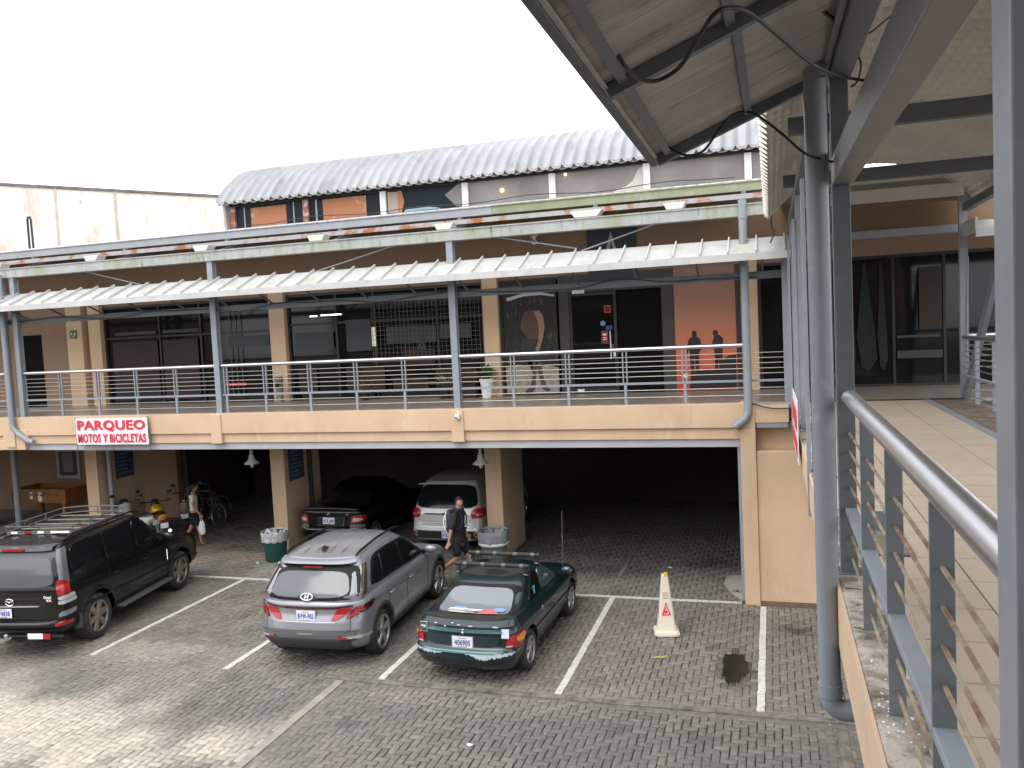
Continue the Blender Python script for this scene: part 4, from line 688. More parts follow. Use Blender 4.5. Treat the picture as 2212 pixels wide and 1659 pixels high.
cab('thick black cable looping under the plank soffit towards the column', [WS(1335, 118), WS(1352, 145, .09), WS(1380, 170, .1), WS(1420, 174, .11), WS(1468, 145, .12), WS(1505, 88, .11), WS(1540, 34, .1), WS(1575, 17, .09), WS(1620, 28, .1), WS(1690, 85, .12), WS(1750, 135, .14), W(1810, 163, 4.78), W(1880, 176, 4.86)], .0082)
cab('black cable sagging from the soffit edge past the downpipe', [W(1445, 318, 4.85), W(1480, 335, 4.8), W(1520, 325, 4.75), W(1560, 270, 4.75), W(1590, 245, 4.8), W(1630, 246, 4.8), W(1690, 290, 4.7), W(1740, 332, 4.55), W(1800, 350, 4.85)], .007)
cab('black cable drooping at the top between the beams', [W(1760, -10, 3.8), W(1775, 20, 3.9), W(1810, 45, 4.0), W(1850, 48, 4.1), W(1880, 38, 4.2)], .009)
cab('thin dark cable from the column up to the diagonal beam', [W(1860, 75, 4.6), W(1880, 70, 4.7), W(1905, 50, 4.6), W(1930, 30, 4.4), W(1945, 15, 4.3)], .005)
cab('thin dark cable looping on the near column below the soffit', [W(1850, 112, 4.85), W(1860, 140, 4.85), W(1852, 175, 4.85), W(1838, 188, 4.86)], .005)
cab('dark cable strung along the cross beam under the canopy', [(x, 15.12, 5.82+.05*math.sin(x*1.9)+.03*math.sin(x*4.3)) for x in np.arange(-17, 0, .8)], .008)
cab('thin black cable lying along the clerestory sill', [(x, 17.6, 7.93+.03*math.sin(x*2.3)+.012*math.sin(x*9)) for x in np.arange(-12, 0, .6)], .01)
cab('short frayed cable hanging from the vault edge', [(.07, 14.6, 6.75), (.05, 14.6, 6.6), (.09, 14.6, 6.45), (.03, 14.6, 6.3)], .012)
cab('loose cable on the ledge right of the downpipe', [(-.35, 14.99, 3.6), (-.1, 14.98, 3.52), (.1, 14.98, 3.5), (.26, 14.98, 3.5)], .01)
# ---------------------------------------------------------------- cars
def paint(name, col, metal=.55, rough=.32, coat=.8, dust=None): return M(name, col, rough, metal, var=(1.2, .06), stain=[dust] if dust else None, coat=coat)
carglass = M('tinted_car_glass', (.008, .009, .010), .06, spec=.45)
rear_sky_glass = M('rear_window_glass', (.10, .108, .115), .09, spec=.5)  # grey base puts part of the sky's reflection into the glass colour
lamp_red = M('lamp_red', (.33, .008, .012), .25, coat=.6); lamp_amb = M('lamp_amber', (.75, .22, .01), .2, coat=1.0); lamp_clr = M('lamp_clear', (.5, .5, .5), .15, .3, coat=1.0)
trim = M('black_trim', (.012, .012, .013), .5, spec=.2); cladding = M('grey_cladding', (.045, .047, .05), .65, bump=(80, .1)); rim_m = M('alloy_rim', (.42, .42, .41), .32, .8, var=(14, .25)); rim_dk = M('dusty_alloy', (.27, .24, .20), .42, .6, var=(12, .3))
chrome = M('chrome', (.7, .7, .72), .12, 1.0); plate_m = M('plate_white', (.70, .70, .74), .4); plate_t = M('plate_blue', (.06, .07, .32), .5); seam = M('panel_gap', (.01, .01, .01), .7)
class Surf:
    """stack of rounded plan outlines between a floor curve and a top curve; y runs from the tail (0) to the nose"""
    def __init__(s, lv, z0, z1, Lr, Lf, n, taper=(.05, .06)):
        s.lv = np.array(lv, float); s.z0, s.z1, s.Lr, s.Lf, s.n, s.tp = z0, z1, Lr, Lf, n, taper
    def row(s, t): return [np.interp(t, s.lv[:, 0], s.lv[:, k]) for k in (1, 2, 3)]
    def wy(s, y, yr, yf): return 1-s.tp[0]*max(0, 1-(y-yr)/1.1)**2-s.tp[1]*max(0, 1-(yf-y)/1.3)**2
    def z(s, y, t): a, b = s.z0(y), s.z1(y); return a+(b-a)*t
    def end(s, f, t, front=False):      # f in -1..1 across the tail, beyond 1: metres along the flank
        W, yr, yf = s.row(t); g = abs(f); sg = 1 if f >= 0 else -1; L = s.Lf if front else s.Lr
        if g <= 1:
            sa = g**(s.n/2); ca = math.sqrt(max(0, 1-sa*sa)); x = W*g; dy = L*(1-ca**(2/s.n))
        else: x = W; dy = L+(g-1)
        y = yf-dy if front else yr+dy
        return Vector((sg*x*s.wy(y, yr, yf), y, s.z(y, t)))
    def side(s, y, t, sg=1):
        W, yr, yf = s.row(t)
        if y < yr+s.Lr: q = max(0, (yr+s.Lr-y)/s.Lr); x = W*max(0, 1-q**s.n)**(1/s.n)
        elif y > yf-s.Lf: q = min(1, (y-yf+s.Lf)/s.Lf); x = W*max(0, 1-q**s.n)**(1/s.n)
        else: x = W
        return Vector((sg*x*s.wy(y, yr, yf), y, s.z(y, t)))
    def mesh(s, nz=22, na=14, ns=30, crown=.03, tl=None):
        ts = tl if tl is not None else np.linspace(0, 1, nz); rings = []
        for t in ts:
            W, yr, yf = s.row(t); h = []
            for k in range(na+1): h.append(s.end(math.sin(math.pi/2*k/na)**(2/s.n) if k else 0, t))
            for k in range(1, ns): y = yr+s.Lr+(yf-s.Lf-yr-s.Lr)*k/ns; h.append(s.side(y, t))
            for k in range(na, -1, -1): h.append(s.end(math.sin(math.pi/2*k/na)**(2/s.n) if k else 0, t, True))
            rings.append(h)
        M_ = len(rings[0]); full = [r+[Vector((-p.x, p.y, p.z)) for p in reversed(r[1:-1])] for r in rings]; n = len(full[0]); mb = MB(); vs = [p for r in full for p in r]
        fs = [(i*n+k, i*n+(k+1) % n, (i+1)*n+(k+1) % n, (i+1)*n+k) for i in range(len(ts)-1) for k in range(n)]
        fs.append(tuple(range(n-1, -1, -1))); base = (len(ts)-1)*n; K = 8; rows = []
        for i in range(M_):
            if i in (0, M_-1): rows.append([base+i]*(K+1)); continue
            r = [base+i]; p = rings[-1][i]; q_ = min(1, max(0, min(p.y-rings[-1][0].y, rings[-1][-1].y-p.y)/.55)); g_ = q_*q_*(3-2*q_)
            for k in range(1, K): f = 1-2*k/K; vs.append(Vector((p.x*f, p.y, p.z+crown*(1-f*f)*g_))); r.append(len(vs)-1)
            r.append(base+n-i); rows.append(r)
        for i in range(M_-1):
            for k in range(K):
                q = [rows[i][k], rows[i+1][k], rows[i+1][k+1], rows[i][k+1]]; u = []
                for a in q:
                    if a not in u: u.append(a)
                if len(u) > 2: fs.append(tuple(u))
        mb.add(vs, fs); return mb
def patch(fn, quad, name, mat, par, off=.006, nse=5, nr=5, na=36, **k):
    """rounded patch on a surface; fn(a, t) -> point, quad = 4 corners (a, t) counter-clockwise seen from outside"""
    def bil(u, v):
        A, B_, C_, D = quad; a = (1-u)*(1-v)*A[0]+u*(1-v)*B_[0]+u*v*C_[0]+(1-u)*v*D[0]; t = (1-u)*(1-v)*A[1]+u*(1-v)*B_[1]+u*v*C_[1]+(1-u)*v*D[1]; return a, t
    def P(u, v, o):
        a, t = bil(u, v); p = fn(a, t); e = 1e-3; a1, t1 = bil(u+e, v); a2, t2 = bil(u, v+e); d1 = fn(a1, t1)-p; d2 = fn(a2, t2)-p; nrm = d1.cross(d2)
        if nrm.length > 0: nrm.normalize()
        return p+nrm*(o*1.25+.004 if o > 0 else o)
    mb = MB(); rows = []
    for r, o in [(0, off)]+[((i+1)/nr*.985, off) for i in range(nr)]+[(1.0, -.004)]:
        row = []
        for q in range(na+1):
            th = 2*math.pi*q/na; c, s_ = math.cos(th), math.sin(th); k_ = (abs(c)**nse+abs(s_)**nse)**(-1/nse)
            row.append(P(.5+.4999*r*c*k_, .5+.4999*r*s_*k_, o))
        rows.append(row)
    mb.grid(rows); return mb.build(name, mat, par, True, local=True, **k)
def wheel(par, x, y, R, w, sg, nsp, rm, name='wheel', rr=.66):
    t = MB(); rw = R*rr; pr = [(rw, -.0), (rw, w*.06), (rw+.01, w*.0), (R*.86, -.012), (R*.96, .008), (R, w*.14), (R*1.004, w*.5), (R, w*.86), (R*.9, w), (rw, w)]
    t.lathe([(r, sg*-h) for r, h in pr], (x, y, R), 'x', 36); o = t.build(name, rubber, par, 35, local=True)
    # tread blocks
    m = MB(); m.lathe([(0, sg*-.055), (rw*.9, sg*-.06), (rw*.92, sg*-.03), (rw, sg*-.004), (rw+.006, sg*.003), (rw+.012, sg*-.003)], (x, y, R), 'x', 30)
    m.lathe([(0, sg*.004), (.045, sg*.002), (.055, sg*-.02), (.06, sg*-.05)], (x, y, R), 'x', 16)
    rim = m.build('rim', M('rim_shadow', (.05, .05, .05), .5, .4), o, True, local=True)
    s_ = MB()
    for k in range(nsp):
        a = 2*math.pi*k/nsp+.2; ca, sa = math.cos(a), math.sin(a); P = []
        def pt(r, wd, d): return (x+sg*d, y+r*ca-wd*sa, R+r*sa+wd*ca)
        a_w, b_w = R*.10, R*.155
        s_.hexa([pt(.03, -a_w, -.045), pt(.03, a_w, -.045), pt(rw*.97, b_w, -.03), pt(rw*.97, -b_w, -.03)], [pt(.03, -a_w*.8, -.002), pt(.03, a_w*.8, -.002), pt(rw*.97, b_w*.75, -.006), pt(rw*.97, -b_w*.75, -.006)])
    s_.lathe([(rw*.90, sg*-.02), (rw*.94, sg*-.001), (rw*1.0, sg*.004), (rw*1.03, sg*-.004)], (x, y, R), 'x', 36); s_.lathe([(0, sg*.006), (.05, sg*.004), (.07, sg*-.01)], (x, y, R), 'x', 14)
    s_.build('rim_spokes', rm, o, 40, local=True); return o
def plate(par, x, y, z, tilt, s_, frame=None, small='COSTA RICA', w=.155, h=.078, yw=0):
    p = thing('number_plate', '', ''); del p['label'], p['category']; p.parent = par; p.location = (x, y, z); p.rotation_euler = (tilt, 0, yw)
    MB().box(-w, w, -.004, .004, -h, h).build('plate_panel', plate_m, p, local=True, bevel=.003)
    if frame: MB().box(-w-.012, w+.012, .001, .006, -h-.012, h+.012).build('plate_frame', frame, p, local=True)
    text(s_, .098, plate_t, p, face_front(0, -.006, -.004), bold=.0028, fit=(.262 if len(s_) > 6 else .24, .084), ext=.001, font_space=1.12); text(small, .022, plate_t, p, face_front(0, -.006, .062), ext=.001); text('CENTROAMERICA', .018, plate_t, p, face_front(0, -.006, -.064), ext=.001)
    return p
def interp(tab):
    X = [a for a, b in tab]; Y_ = [b for a, b in tab]
    # smooth cubic through the table
    n = len(X); m = [0]*n
    for i in range(n):
        if 0 < i < n-1:
            d0 = (Y_[i]-Y_[i-1])/(X[i]-X[i-1]); d1 = (Y_[i+1]-Y_[i])/(X[i+1]-X[i]); m[i] = 0 if d0*d1 <= 0 else 2*d0*d1/(d0+d1)
        elif i == 0: m[i] = (Y_[1]-Y_[0])/(X[1]-X[0])
        else: m[i] = (Y_[-1]-Y_[-2])/(X[-1]-X[-2])
    def f(x):
        if x <= X[0]: return Y_[0]
        if x >= X[-1]: return Y_[-1]
        i = max(k for k in range(n) if X[k] <= x); i = min(i, n-2); h = X[i+1]-X[i]; t = (x-X[i])/h
        return (2*t**3-3*t*t+1)*Y_[i]+(t**3-2*t*t+t)*h*m[i]+(-2*t**3+3*t*t)*Y_[i+1]+(t**3-t*t)*h*m[i+1]
    return f
def car(name, label, cat, loc, rz, sp):
    t = thing(name, label, cat, loc, rz); top = interp(sp['top']); roof = interp(sp['roof']); zb = interp(sp['zb'])
    low = Surf(sp['low'], zb, top, sp['Lr'], sp['Lf'], sp['n']); gz = lambda y: top(y)-.02
    gr = Surf(sp['green'], gz, roof, sp['gLr'], sp['gLf'], sp.get('gn', 3.2), (.02, .03))
    body = low.mesh(crown=sp.get('crown', .03), tl=sp.get('tl', np.linspace(0, 1, 26))).build('body', sp['paint'], t, 32, local=True)
    for y in sp['axles']:
        cm = MB().lathe([(0, -1.2), (sp['R']*1.17, -1.2), (sp['R']*1.17, 1.2), (0, 1.2)], (0, y, sp['R']+.02), 'x', 40).build('cut', trim, None, local=True, origin=(0, 0, 0)); cm.parent = t
        bpy.context.view_layer.update(); b = body.modifiers.new('b', 'BOOLEAN'); b.operation = 'DIFFERENCE'; b.object = cm; b.solver = 'EXACT'; bake(body); bpy.data.objects.remove(cm)
    body.data.materials.clear(); body.data.materials.append(sp['paint'])
    cab_ = gr.mesh(crown=sp.get('rcrown', .045)).build('cabin', sp['paint'], t, 40, local=True)
    W = sp['low'][len(sp['low'])//2][1]
    MB().box(-W*.72, W*.72, .5, sp['L']-.6, zb(2)-.02, zb(2)+.25).build('underbody', blk, t, local=True)
    for y in sp['axles']:
        for sg in (1, -1): wheel(t, sg*(W-.012), y, sp['R'], sp.get('tw', .22), sg, sp['spokes'], sp['rim'], rr=sp.get('rr', .68))
    if sp.get('flare'):
        for y in sp['axles']:
            for sg in (1, -1):
                rows = []
                for k in range(25):
                    a = math.radians(-18+216*k/24); rr_ = []
                    for r_, d in ((1.13, -.05), (1.14, .016), (1.22, .02), (1.30, .014), (1.32, -.02)):
                        yy_, zz_ = y+sp['R']*r_*math.cos(a), sp['R']+.02+sp['R']*r_*math.sin(a); zz_ = max(zz_, zb(yy_)); tt = min(.8, max(0, (zz_-zb(yy_))/(top(yy_)-zb(yy_)))); p = low.side(yy_, tt, sg); rr_.append(Vector((p.x+sg*d, yy_, zz_)))
                    rows.append(rr_)
                MB().grid(rows, flip=sg > 0).build('wheel_arch', sp['flare'], t, True, local=True)
    return t, low, gr, top, roof
def line_on(fn, pts, par, r=.005, m=None, name='panel_gap', off=0): 
    P = []
    for (a, s0), (b, s1) in zip(pts[:-1], pts[1:]):
        for q in np.linspace(0, 1, 9): P.append(fn(a+(b-a)*q, s0+(s1-s0)*q))
    return MB().tube(P, r, 6).build(name, m or seam, par, True, local=True)
def ellipse_ring(cx, y, z, a, b, r, par, mat, name='emblem', rot=None):
    return MB().tube([(cx+a*math.cos(k), y, z+b*math.sin(k)) for k in np.linspace(0, 2*math.pi, 25)], r, 6, cap=False)
# --- silver SUV
T_p = paint('silver_grey_paint', (.25, .258, .285), .40, .36, .6, ((.20, .19, .18), 1.4, .62, .95))
sp = dict(L=4.5, top=[(0, 1.02), (.3, 1.06), (1.2, 1.06), (2.6, 1.03), (3.3, 1.02), (3.8, .98), (4.3, .86), (4.5, .78)], roof=[(.1, 1.52), (.4, 1.585), (.9, 1.635), (1.6, 1.66), (2.2, 1.645), (2.7, 1.58), (3.4, 1.4)], zb=[(0, .36), (.5, .26), (1, .24), (3.6, .24), (4.5, .3)],
    low=[(0, .80, .22, 4.34), (.08, .87, .10, 4.44), (.22, .905, .04, 4.49), (.42, .91, .03, 4.5), (.6, .91, .06, 4.5), (.75, .915, .11, 4.47), (.88, .905, .12, 4.43), (.95, .885, .12, 4.36), (1, .85, .17, 4.25)],
    green=[(0, .84, .16, 3.55), (.2, .835, .17, 3.3), (.6, .77, .36, 2.95), (.85, .705, .50, 2.6), (.95, .66, .55, 2.45), (1, .60, .60, 2.35)], Lr=.42, Lf=.5, n=2.9, gLr=.32, gLf=.5, gn=3.0, paint=T_p, axles=(.92, 3.68), R=.35, spokes=5, rim=rim_m, rr=.75, flare=cladding, rcrown=.05)
t, low, gr, top, roof = car('silver_suv', 'silver grey SUV parked tail out, with slanted red lights and black roof rails', 'car', (-6.90, 10.86, .012), math.radians(3.5), sp)
E1 = lambda a, s: gr.end(a, s); L1 = lambda a, s: low.end(a, s); SD = lambda y, s: gr.side(y, s, 1); SL = lambda y, s: low.side(y, s, 1); SDl = lambda y, s: gr.side(y, s, -1); SLl = lambda y, s: low.side(y, s, -1)
patch(E1, [(-.98, .06), (.98, .06), (.97, .86), (-.97, .86)], 'rear_window_surround', trim, t, .004, 9)
patch(E1, [(-.84, .15), (.84, .15), (.78, .73), (-.78, .73)], 'rear_window', rear_sky_glass, t, .010, 5)
for sg in (1, -1): patch(E1, [(sg*.985, .10), (sg*1.03, .10), (sg*1.01, .80), (sg*.96, .80)][::sg], 'pillar_trim', M('pillar_bright', (.42, .37, .33), .15, .9), t, .011, 6)
# spoiler
P = []
for f in np.linspace(-.97, .97, 17):
    a = gr.end(f, .90); P.append([Vector((a.x*1.0, a.y+.10, a.z+.055)), Vector((a.x*1.0, a.y-.06, a.z+.038-.02*f*f)), Vector((a.x*1.0, a.y-.10, a.z+.012-.02*f*f)), Vector((a.x*.99, a.y-.04, a.z-.005))])
MB().grid(P, flip=True).build('roof_spoiler', T_p, t, 30, local=True)
MB().box(-.16, .16, .405, .42, 1.508, 1.523).build('brake_light', lamp_red, t, local=True)
patch(L1, [(-1.0, .865), (1.0, .865), (1.06, .92), (-1.06, .92)], 'light_bar', M('smoked_red', (.05, .004, .006), .15, coat=1.), t, .008, 9)
for sg in (1, -1):
    o = lambda q: q if sg > 0 else [q[1], q[0], q[3], q[2]]
    Q = lambda l: o([(sg*a, s) for a, s in l])
    patch(L1, Q([(.46, .62), (.62, .65), (.84, .875), (.58, .875)]), 'tail_light', lamp_red, t, .009, 4)
    patch(L1, Q([(.70, .63), (.92, .72), (1.16, .90), (.86, .885)]), 'tail_light', M('smoked_red', (.05, .004, .006), .15), t, .010, 4)
    patch(L1, Q([(.73, .655), (.86, .71), (.99, .87), (.87, .87)]), 'tail_light', lamp_red, t, .013, 4)
    patch(L1, Q([(.62, .235), (1.08, .26), (1.10, .31), (.60, .285)]), 'bumper_lamp', lamp_clr, t, .008, 4); patch(L1, Q([(.61, .235), (.76, .24), (.74, .285), (.60, .285)]), 'bumper_lamp', lamp_red, t, .012, 4)
patch(L1, [(-1.3, .0), (1.3, .0), (1.3, .25), (-1.3, .25)], 'bumper_cladding', cladding, t, .016, 14)
patch(L1, [(-.72, .10), (.72, .10), (.60, .20), (-.60, .20)], 'skid_plate', M('dark_skid', (.045, .045, .048), .6), t, .018, 6)
patch(L1, [(-1.08, .30), (1.08, .30), (1.12, .42), (-1.12, .42)], 'bumper_step', M('bumper_grey', (.12, .125, .13), .5), t, .009, 14)
patch(L1, [(-.15, .34), (.15, .34), (.15, .37), (-.15, .37)], 'bumper_recess', M('step_light', (.3, .3, .3), .5), t, .012)
line_on(L1, [(-.80, .42), (.80, .42)], t); line_on(L1, [(.80, .42), (.80, .84)], t); line_on(L1, [(-.80, .42), (-.80, .84)], t)
line_on(L1, [(-.55, .60), (.55, .60)], t, .007, M('light_crease', (.5, .5, .53), .3, .6), 'tailgate_crease')
for q in ((-.55, .60, -.60, .80), (.55, .60, .60, .80)): line_on(L1, [(q[0], q[1]), (q[2], q[3])], t, .006, MATS['light_crease'], 'tailgate_crease')
pc = L1(0, .73); plate(t, 0, pc.y-.02, pc.z, -.06, 'BVW-903', chrome)
e0 = E1(0, .17); em = ellipse_ring(0, 0, 0, .098, .052, .009, t, chrome)
for p, q in (((-.035, -.042), (-.012, .042)), ((.012, -.042), (.035, .042)), ((-.03, -.012), (.03, .012))): em.tube([(p[0], 0, p[1]), (q[0], 0, q[1])], .009, 6)
em = em.build('emblem', wht, t, True, local=True); em.location = (0, e0.y-.02, e0.z+.01); em.rotation_euler = (-.25, 0, 0)
patch(E1, [(-.22, .10), (.22, .10), (.15, .24), (-.15, .24)], 'emblem_backing', M('backing_grey', (.06, .062, .065), .3), t, .012, 3)
for F, sg in ((SD, 1), (SDl, -1)):
    o = (lambda q: q) if sg > 0 else (lambda q: [q[1], q[0], q[3], q[2]])
    patch(F, o([(.62, .14), (3.22, .06), (2.75, .80), (.98, .86)]), 'window_surround', trim, t, .003, 6)
    patch(F, o([(.66, .20), (1.12, .14), (1.22, .78), (1.06, .74)]), 'side_window', carglass, t, .007, 7)
    patch(F, o([(1.16, .13), (1.98, .10), (1.98, .80), (1.26, .80)]), 'side_window', carglass, t, .007, 9)
    patch(F, o([(2.04, .10), (3.05, .08), (2.72, .68), (2.04, .80)]), 'side_window', carglass, t, .007, 7)
    G = SL if sg > 0 else SLl
    for pts in ([(1.28, .30), (1.15, .97)], [(2.02, .14), (2.02, .97)], [(3.02, .14), (3.12, .97)]): line_on(G, pts, t)
    line_on(G, [(1.28, .14), (3.0, .14)], t)
    line_on(G, [(.5, .86), (1.6, .80), (2.8, .72)], t, .006, M('crease_dark', (.1, .1, .105), .4, .4), 'flank_crease')
    for y in (1.30, 2.2):
        p = G(y, .78); MB().tube([(p.x+sg*.01, y-.09, p.z), (p.x+sg*.035, y-.06, p.z+.005), (p.x+sg*.035, y+.06, p.z+.005), (p.x+sg*.01, y+.09, p.z)], .013, 6).build('door_handle', M('handle_silver', (.45, .45, .47), .25, .6), t, True, local=True)
    patch(G, o([(1.30, -.02), (3.05, -.02), (3.05, .16), (1.30, .16)]), 'sill_cladding', cladding, t, .010, 14)
    p = G(3.0, 1.0); MB().ball((sg*1.0, 3.02, 1.12), (.12, .07, .075)).build('wing_mirror', T_p, t, True, local=True); MB().box(sg*.86-.04, sg*.86+.04, 3.0, 3.06, 1.04, 1.1).build('mirror_stem', trim, t, local=True)
    MB().tube([(sg*.60, .70, 1.63), (sg*.62, .85, 1.675), (sg*.62, 1.5, 1.715), (sg*.60, 2.2, 1.70), (sg*.57, 2.6, 1.64)], [.012, .02, .02, .02, .012], 8).build('roof_rail', trim, t, True, local=True)
MB().hexa([(-.035, .78, 1.665), (.035, .78, 1.665), (.02, .98, 1.69), (-.02, .98, 1.69)], [(-.012, .78, 1.745), (.012, .78, 1.745), (.008, .86, 1.735), (-.008, .86, 1.735)]).build('shark_fin_aerial', blk, t, local=True, bevel=.01)
for x in (-.32, -.11, .11, .32): MB().tube([(x, y, roof(y)+.048-.05*(x/.6)**2*.0-.018*(abs(x)/.32)**2-.0) for y in np.linspace(.75, 2.2, 9)], .007, 6).build('roof_rib', T_p, t, True, local=True)
Wd = lambda a, s: gr.end(a, s, True)
patch(Wd, [(.93, .08), (-.93, .08), (-.9, .88), (.9, .88)], 'windscreen', carglass, t, .006, 6)
for sg in (1, -1): p = low.end(sg*.75, .8, True); MB().ball((p.x, p.y-.05, p.z), (.16, .1, .06)).build('headlight', lamp_clr, t, True, local=True)
# --- dark green three-door hatchback
G_p = M('faded_green_paint', (.005, .0175, .0195), .30, .15, coat=.45, var=(1.5, .15), stain=[((.03, .06, .062), 1.1, .62, .95)])
sp = dict(L=4.08, top=[(0, .83), (.2, .88), (.5, .90), (1.2, .885), (2.4, .86), (2.9, .86), (3.5, .80), (4.0, .68), (4.1, .60)], roof=[(.35, .92), (.8, 1.10), (1.25, 1.215), (1.7, 1.265), (2.1, 1.26), (2.5, 1.19), (3, 1.02)], zb=[(0, .22), (.6, .18), (3.4, .18), (4.1, .24)],
    low=[(0, .70, .16, 3.95), (.1, .76, .05, 4.03), (.28, .80, .0, 4.07), (.44, .81, .02, 4.08), (.5, .805, .085, 4.04), (.62, .815, .10, 4.03), (.8, .81, .12, 3.98), (.92, .78, .14, 3.9), (1, .73, .22, 3.8)],
    green=[(0, .70, .36, 3.02), (.3, .675, .58, 2.85), (.6, .635, .82, 2.62), (.85, .59, 1.05, 2.38), (.95, .56, 1.16, 2.26), (1, .50, 1.27, 2.15)], Lr=.26, Lf=.5, n=2.9, gLr=.30, gLf=.45, gn=2.9, paint=G_p, axles=(.80, 3.18), R=.295, spokes=5, rim=rim_m, tw=.18, rcrown=.04)
t, low, gr, top, roof = car('green_hatchback', 'worn dark green three-door hatchback with padded roof bars and scraped bumper', 'car', (-4.36, 10.86, .012), math.radians(-1.5), sp)
E1 = lambda a, s: gr.end(a, s); L1 = lambda a, s: low.end(a, s)
patch(E1, [(-1.0, .03), (1.0, .03), (1.02, .90), (-1.02, .90)], 'rear_window_surround', trim, t, .004, 5)
patch(E1, [(-.86, .07), (.86, .07), (.84, .83), (-.84, .83)], 'rear_window', M('hatch_glass', (.17, .185, .20), .10, spec=.6), t, .009, 5.5)  # hatch glass base is greyed to carry reflected sky
# things on the parcel shelf, pressed against the glass
def onE(a, s, d=.013): d += .020; p = E1(a, s); q = E1(a, s+.01)-p; r = E1(a+.01, s)-p; n_ = r.cross(q).normalized(); return p+n_*d
def eshape(P, nm, m, d=.013): return MB().add([onE(a, s, d) for a, s in P]+[onE(a, s, d-.004) for a, s in P], [tuple(range(len(P)))]).build(nm, m, t, local=True)
eshape([(.10, .09), (.62, .09), (.58, .17), (.44, .29), (.36, .25)], 'red_cloth', M('red_cloth', (.60, .10, .12), .6)); eshape([(.50, .20), (.72, .17), (.76, .24), (.68, .31), (.52, .31), (.45, .27)], 'blue_cloth', M('blue_cloth', (.16, .28, .50), .6), .011)
eshape([(-.50, .24), (-.10, .25), (-.18, .31), (-.42, .32)], 'blue_cloth', MATS['blue_cloth'], .011); eshape([(-.55, .215), (.25, .225), (.25, .245), (-.55, .235)], 'curtain_rod', wht, .014); eshape([(-.58, .18), (.2, .19), (.2, .205), (-.58, .195)], 'curtain_rod', wht, .014)
eshape([(-.55, .10), (-.05, .095), (-.1, .165), (-.52, .165)], 'cream_box', M('cream_box', (.42, .42, .36), .6), .012); eshape([(-.16, .10), (.10, .10), (.07, .15), (-.05, .17), (-.13, .15)], 'brown_hat', M('tan_cloth', (.27, .24, .2), .6), .015)
patch(L1, [(-.68, .52), (.68, .52), (.72, .74), (-.72, .74)], 'plate_recess', M('recess_green', (.006, .018, .02), .4, coat=.4), t, .005, 8)
patch(L1, [(-.93, .80), (.93, .80), (.93, .87), (-.93, .87)], 'tailgate_ridge', M('pale_ridge_green', (.07, .15, .155), .3, .4, coat=.6, stain=((.02, .07, .07), 5, .55, .7)), t, .014, 6)  # lighter green band along the tailgate ridge
for sg in (1, -1):
    Q = lambda l: [(sg*a, s) for a, s in (l if sg > 0 else [l[1], l[0], l[3], l[2]])]
    patch(L1, Q([(.80, .50), (1.13, .50), (1.17, .74), (.84, .74)]), 'tail_light', lamp_red, t, .012, 3.2)
    patch(L1, Q([(.97, .59), (1.13, .58), (1.15, .71), (.97, .72)]), 'tail_light', lamp_amb, t, .018, 2.5)
    patch(L1, Q([(.82, .52), (.93, .52), (.93, .55), (.82, .55)]), 'tail_light', lamp_clr, t, .018, 3)
bl = M('scraped_primer', (.42, .46, .50), .7, var=(20, .2)); bg_ = M('bumper_edge_green', (.11, .21, .21), .4, .2)
patch(L1, [(-1.0, .405), (1.0, .405), (1.04, .45), (-1.04, .45)], 'bumper_edge', bg_, t, .007, 8)
def blob(seed, a0, a1, s0, s1, n=40, d=.011):
    r = random.Random(seed); top_ = [(a0+(a1-a0)*k/n, s1+.01*r.random()) for k in range(n+1)]; bot = []
    for k in range(n, -1, -1): u = k/n; bot.append((a0+(a1-a0)*u, s1-(s1-s0)*(math.sin(math.pi*u)**.5)*r.uniform(.3, 1)))
    mb = MB(); P = []
    for k in range(n+1): a, s = top_[k]; b, s2 = bot[n-k]; P.append([L1(b, s2+(s-s2)*q)+Vector((0, -d, 0)) for q in (0, .33, .66, 1)])
    return mb.grid(P, flip=True).build('paint_scrape', bl, t, local=True)
blob(1, -1.0, -.35, .34, .43); blob(2, .05, 1.0, .30, .43); blob(3, .25, .60, .27, .36)
blob(5, -.96, -.60, .035, .06, d=.006); blob(6, .4, .95, .03, .055, d=.006)
for a, s, w in ((-.1, .93, .03), (.15, .925, .04), (.65, .92, .05), (-.25, .95, .02), (-.6, .93, .03), (-.38, .9, .018)):
    p = L1(a, s); MB().ball((p.x, p.y-.004, p.z+.004), (w, .012, .012), 8, 5).build('paint_chip', bl, t, True, local=True)
pc = L1(0, .61); plate(t, .0, pc.y-.02, pc.z-.0, -.03, '406905', M('plate_surround', (.35, .33, .33), .4))
for x, s, m_, nm in ((-.68, .83, M('dark_sticker', (.05, .055, .06), .5), 'sticker'), (.66, .80, M('white_sticker', (.62, .63, .75), .5), 'sticker')):
    p = L1(x/.81, s); o = MB().box(-.055, .055, -.003, .003, -.065, .065).build(nm, m_, t, local=True); o.location = (p.x, p.y-.02, p.z); o.rotation_euler = (-.15, 0, .15 if x > 0 else -.15)
    if x < 0: MB().box(-.06, .06, .001, .005, -.07, .07).build('sticker_border', wht, o, local=True); text('OSA', .04, wht, o, face_front(0, -.005, .01), ext=.001, bold=.001)
p = L1(0, .80); MB().tube([(-.02, p.y-.02, p.z+.05), (0, p.y-.03, p.z+.06), (.02, p.y-.02, p.z+.05)], .01, 6).ball((0, p.y-.02, p.z), (.02, .015, .025), 8, 6).build('lock_barrel', chrome, t, True, local=True)
line_on(L1, [(-.78, .50), (.78, .50)], t); line_on(L1, [(.78, .50), (.80, .76), (.92, .99)], t, .007); line_on(L1, [(-.78, .50), (-.80, .76), (-.92, .99)], t, .007)
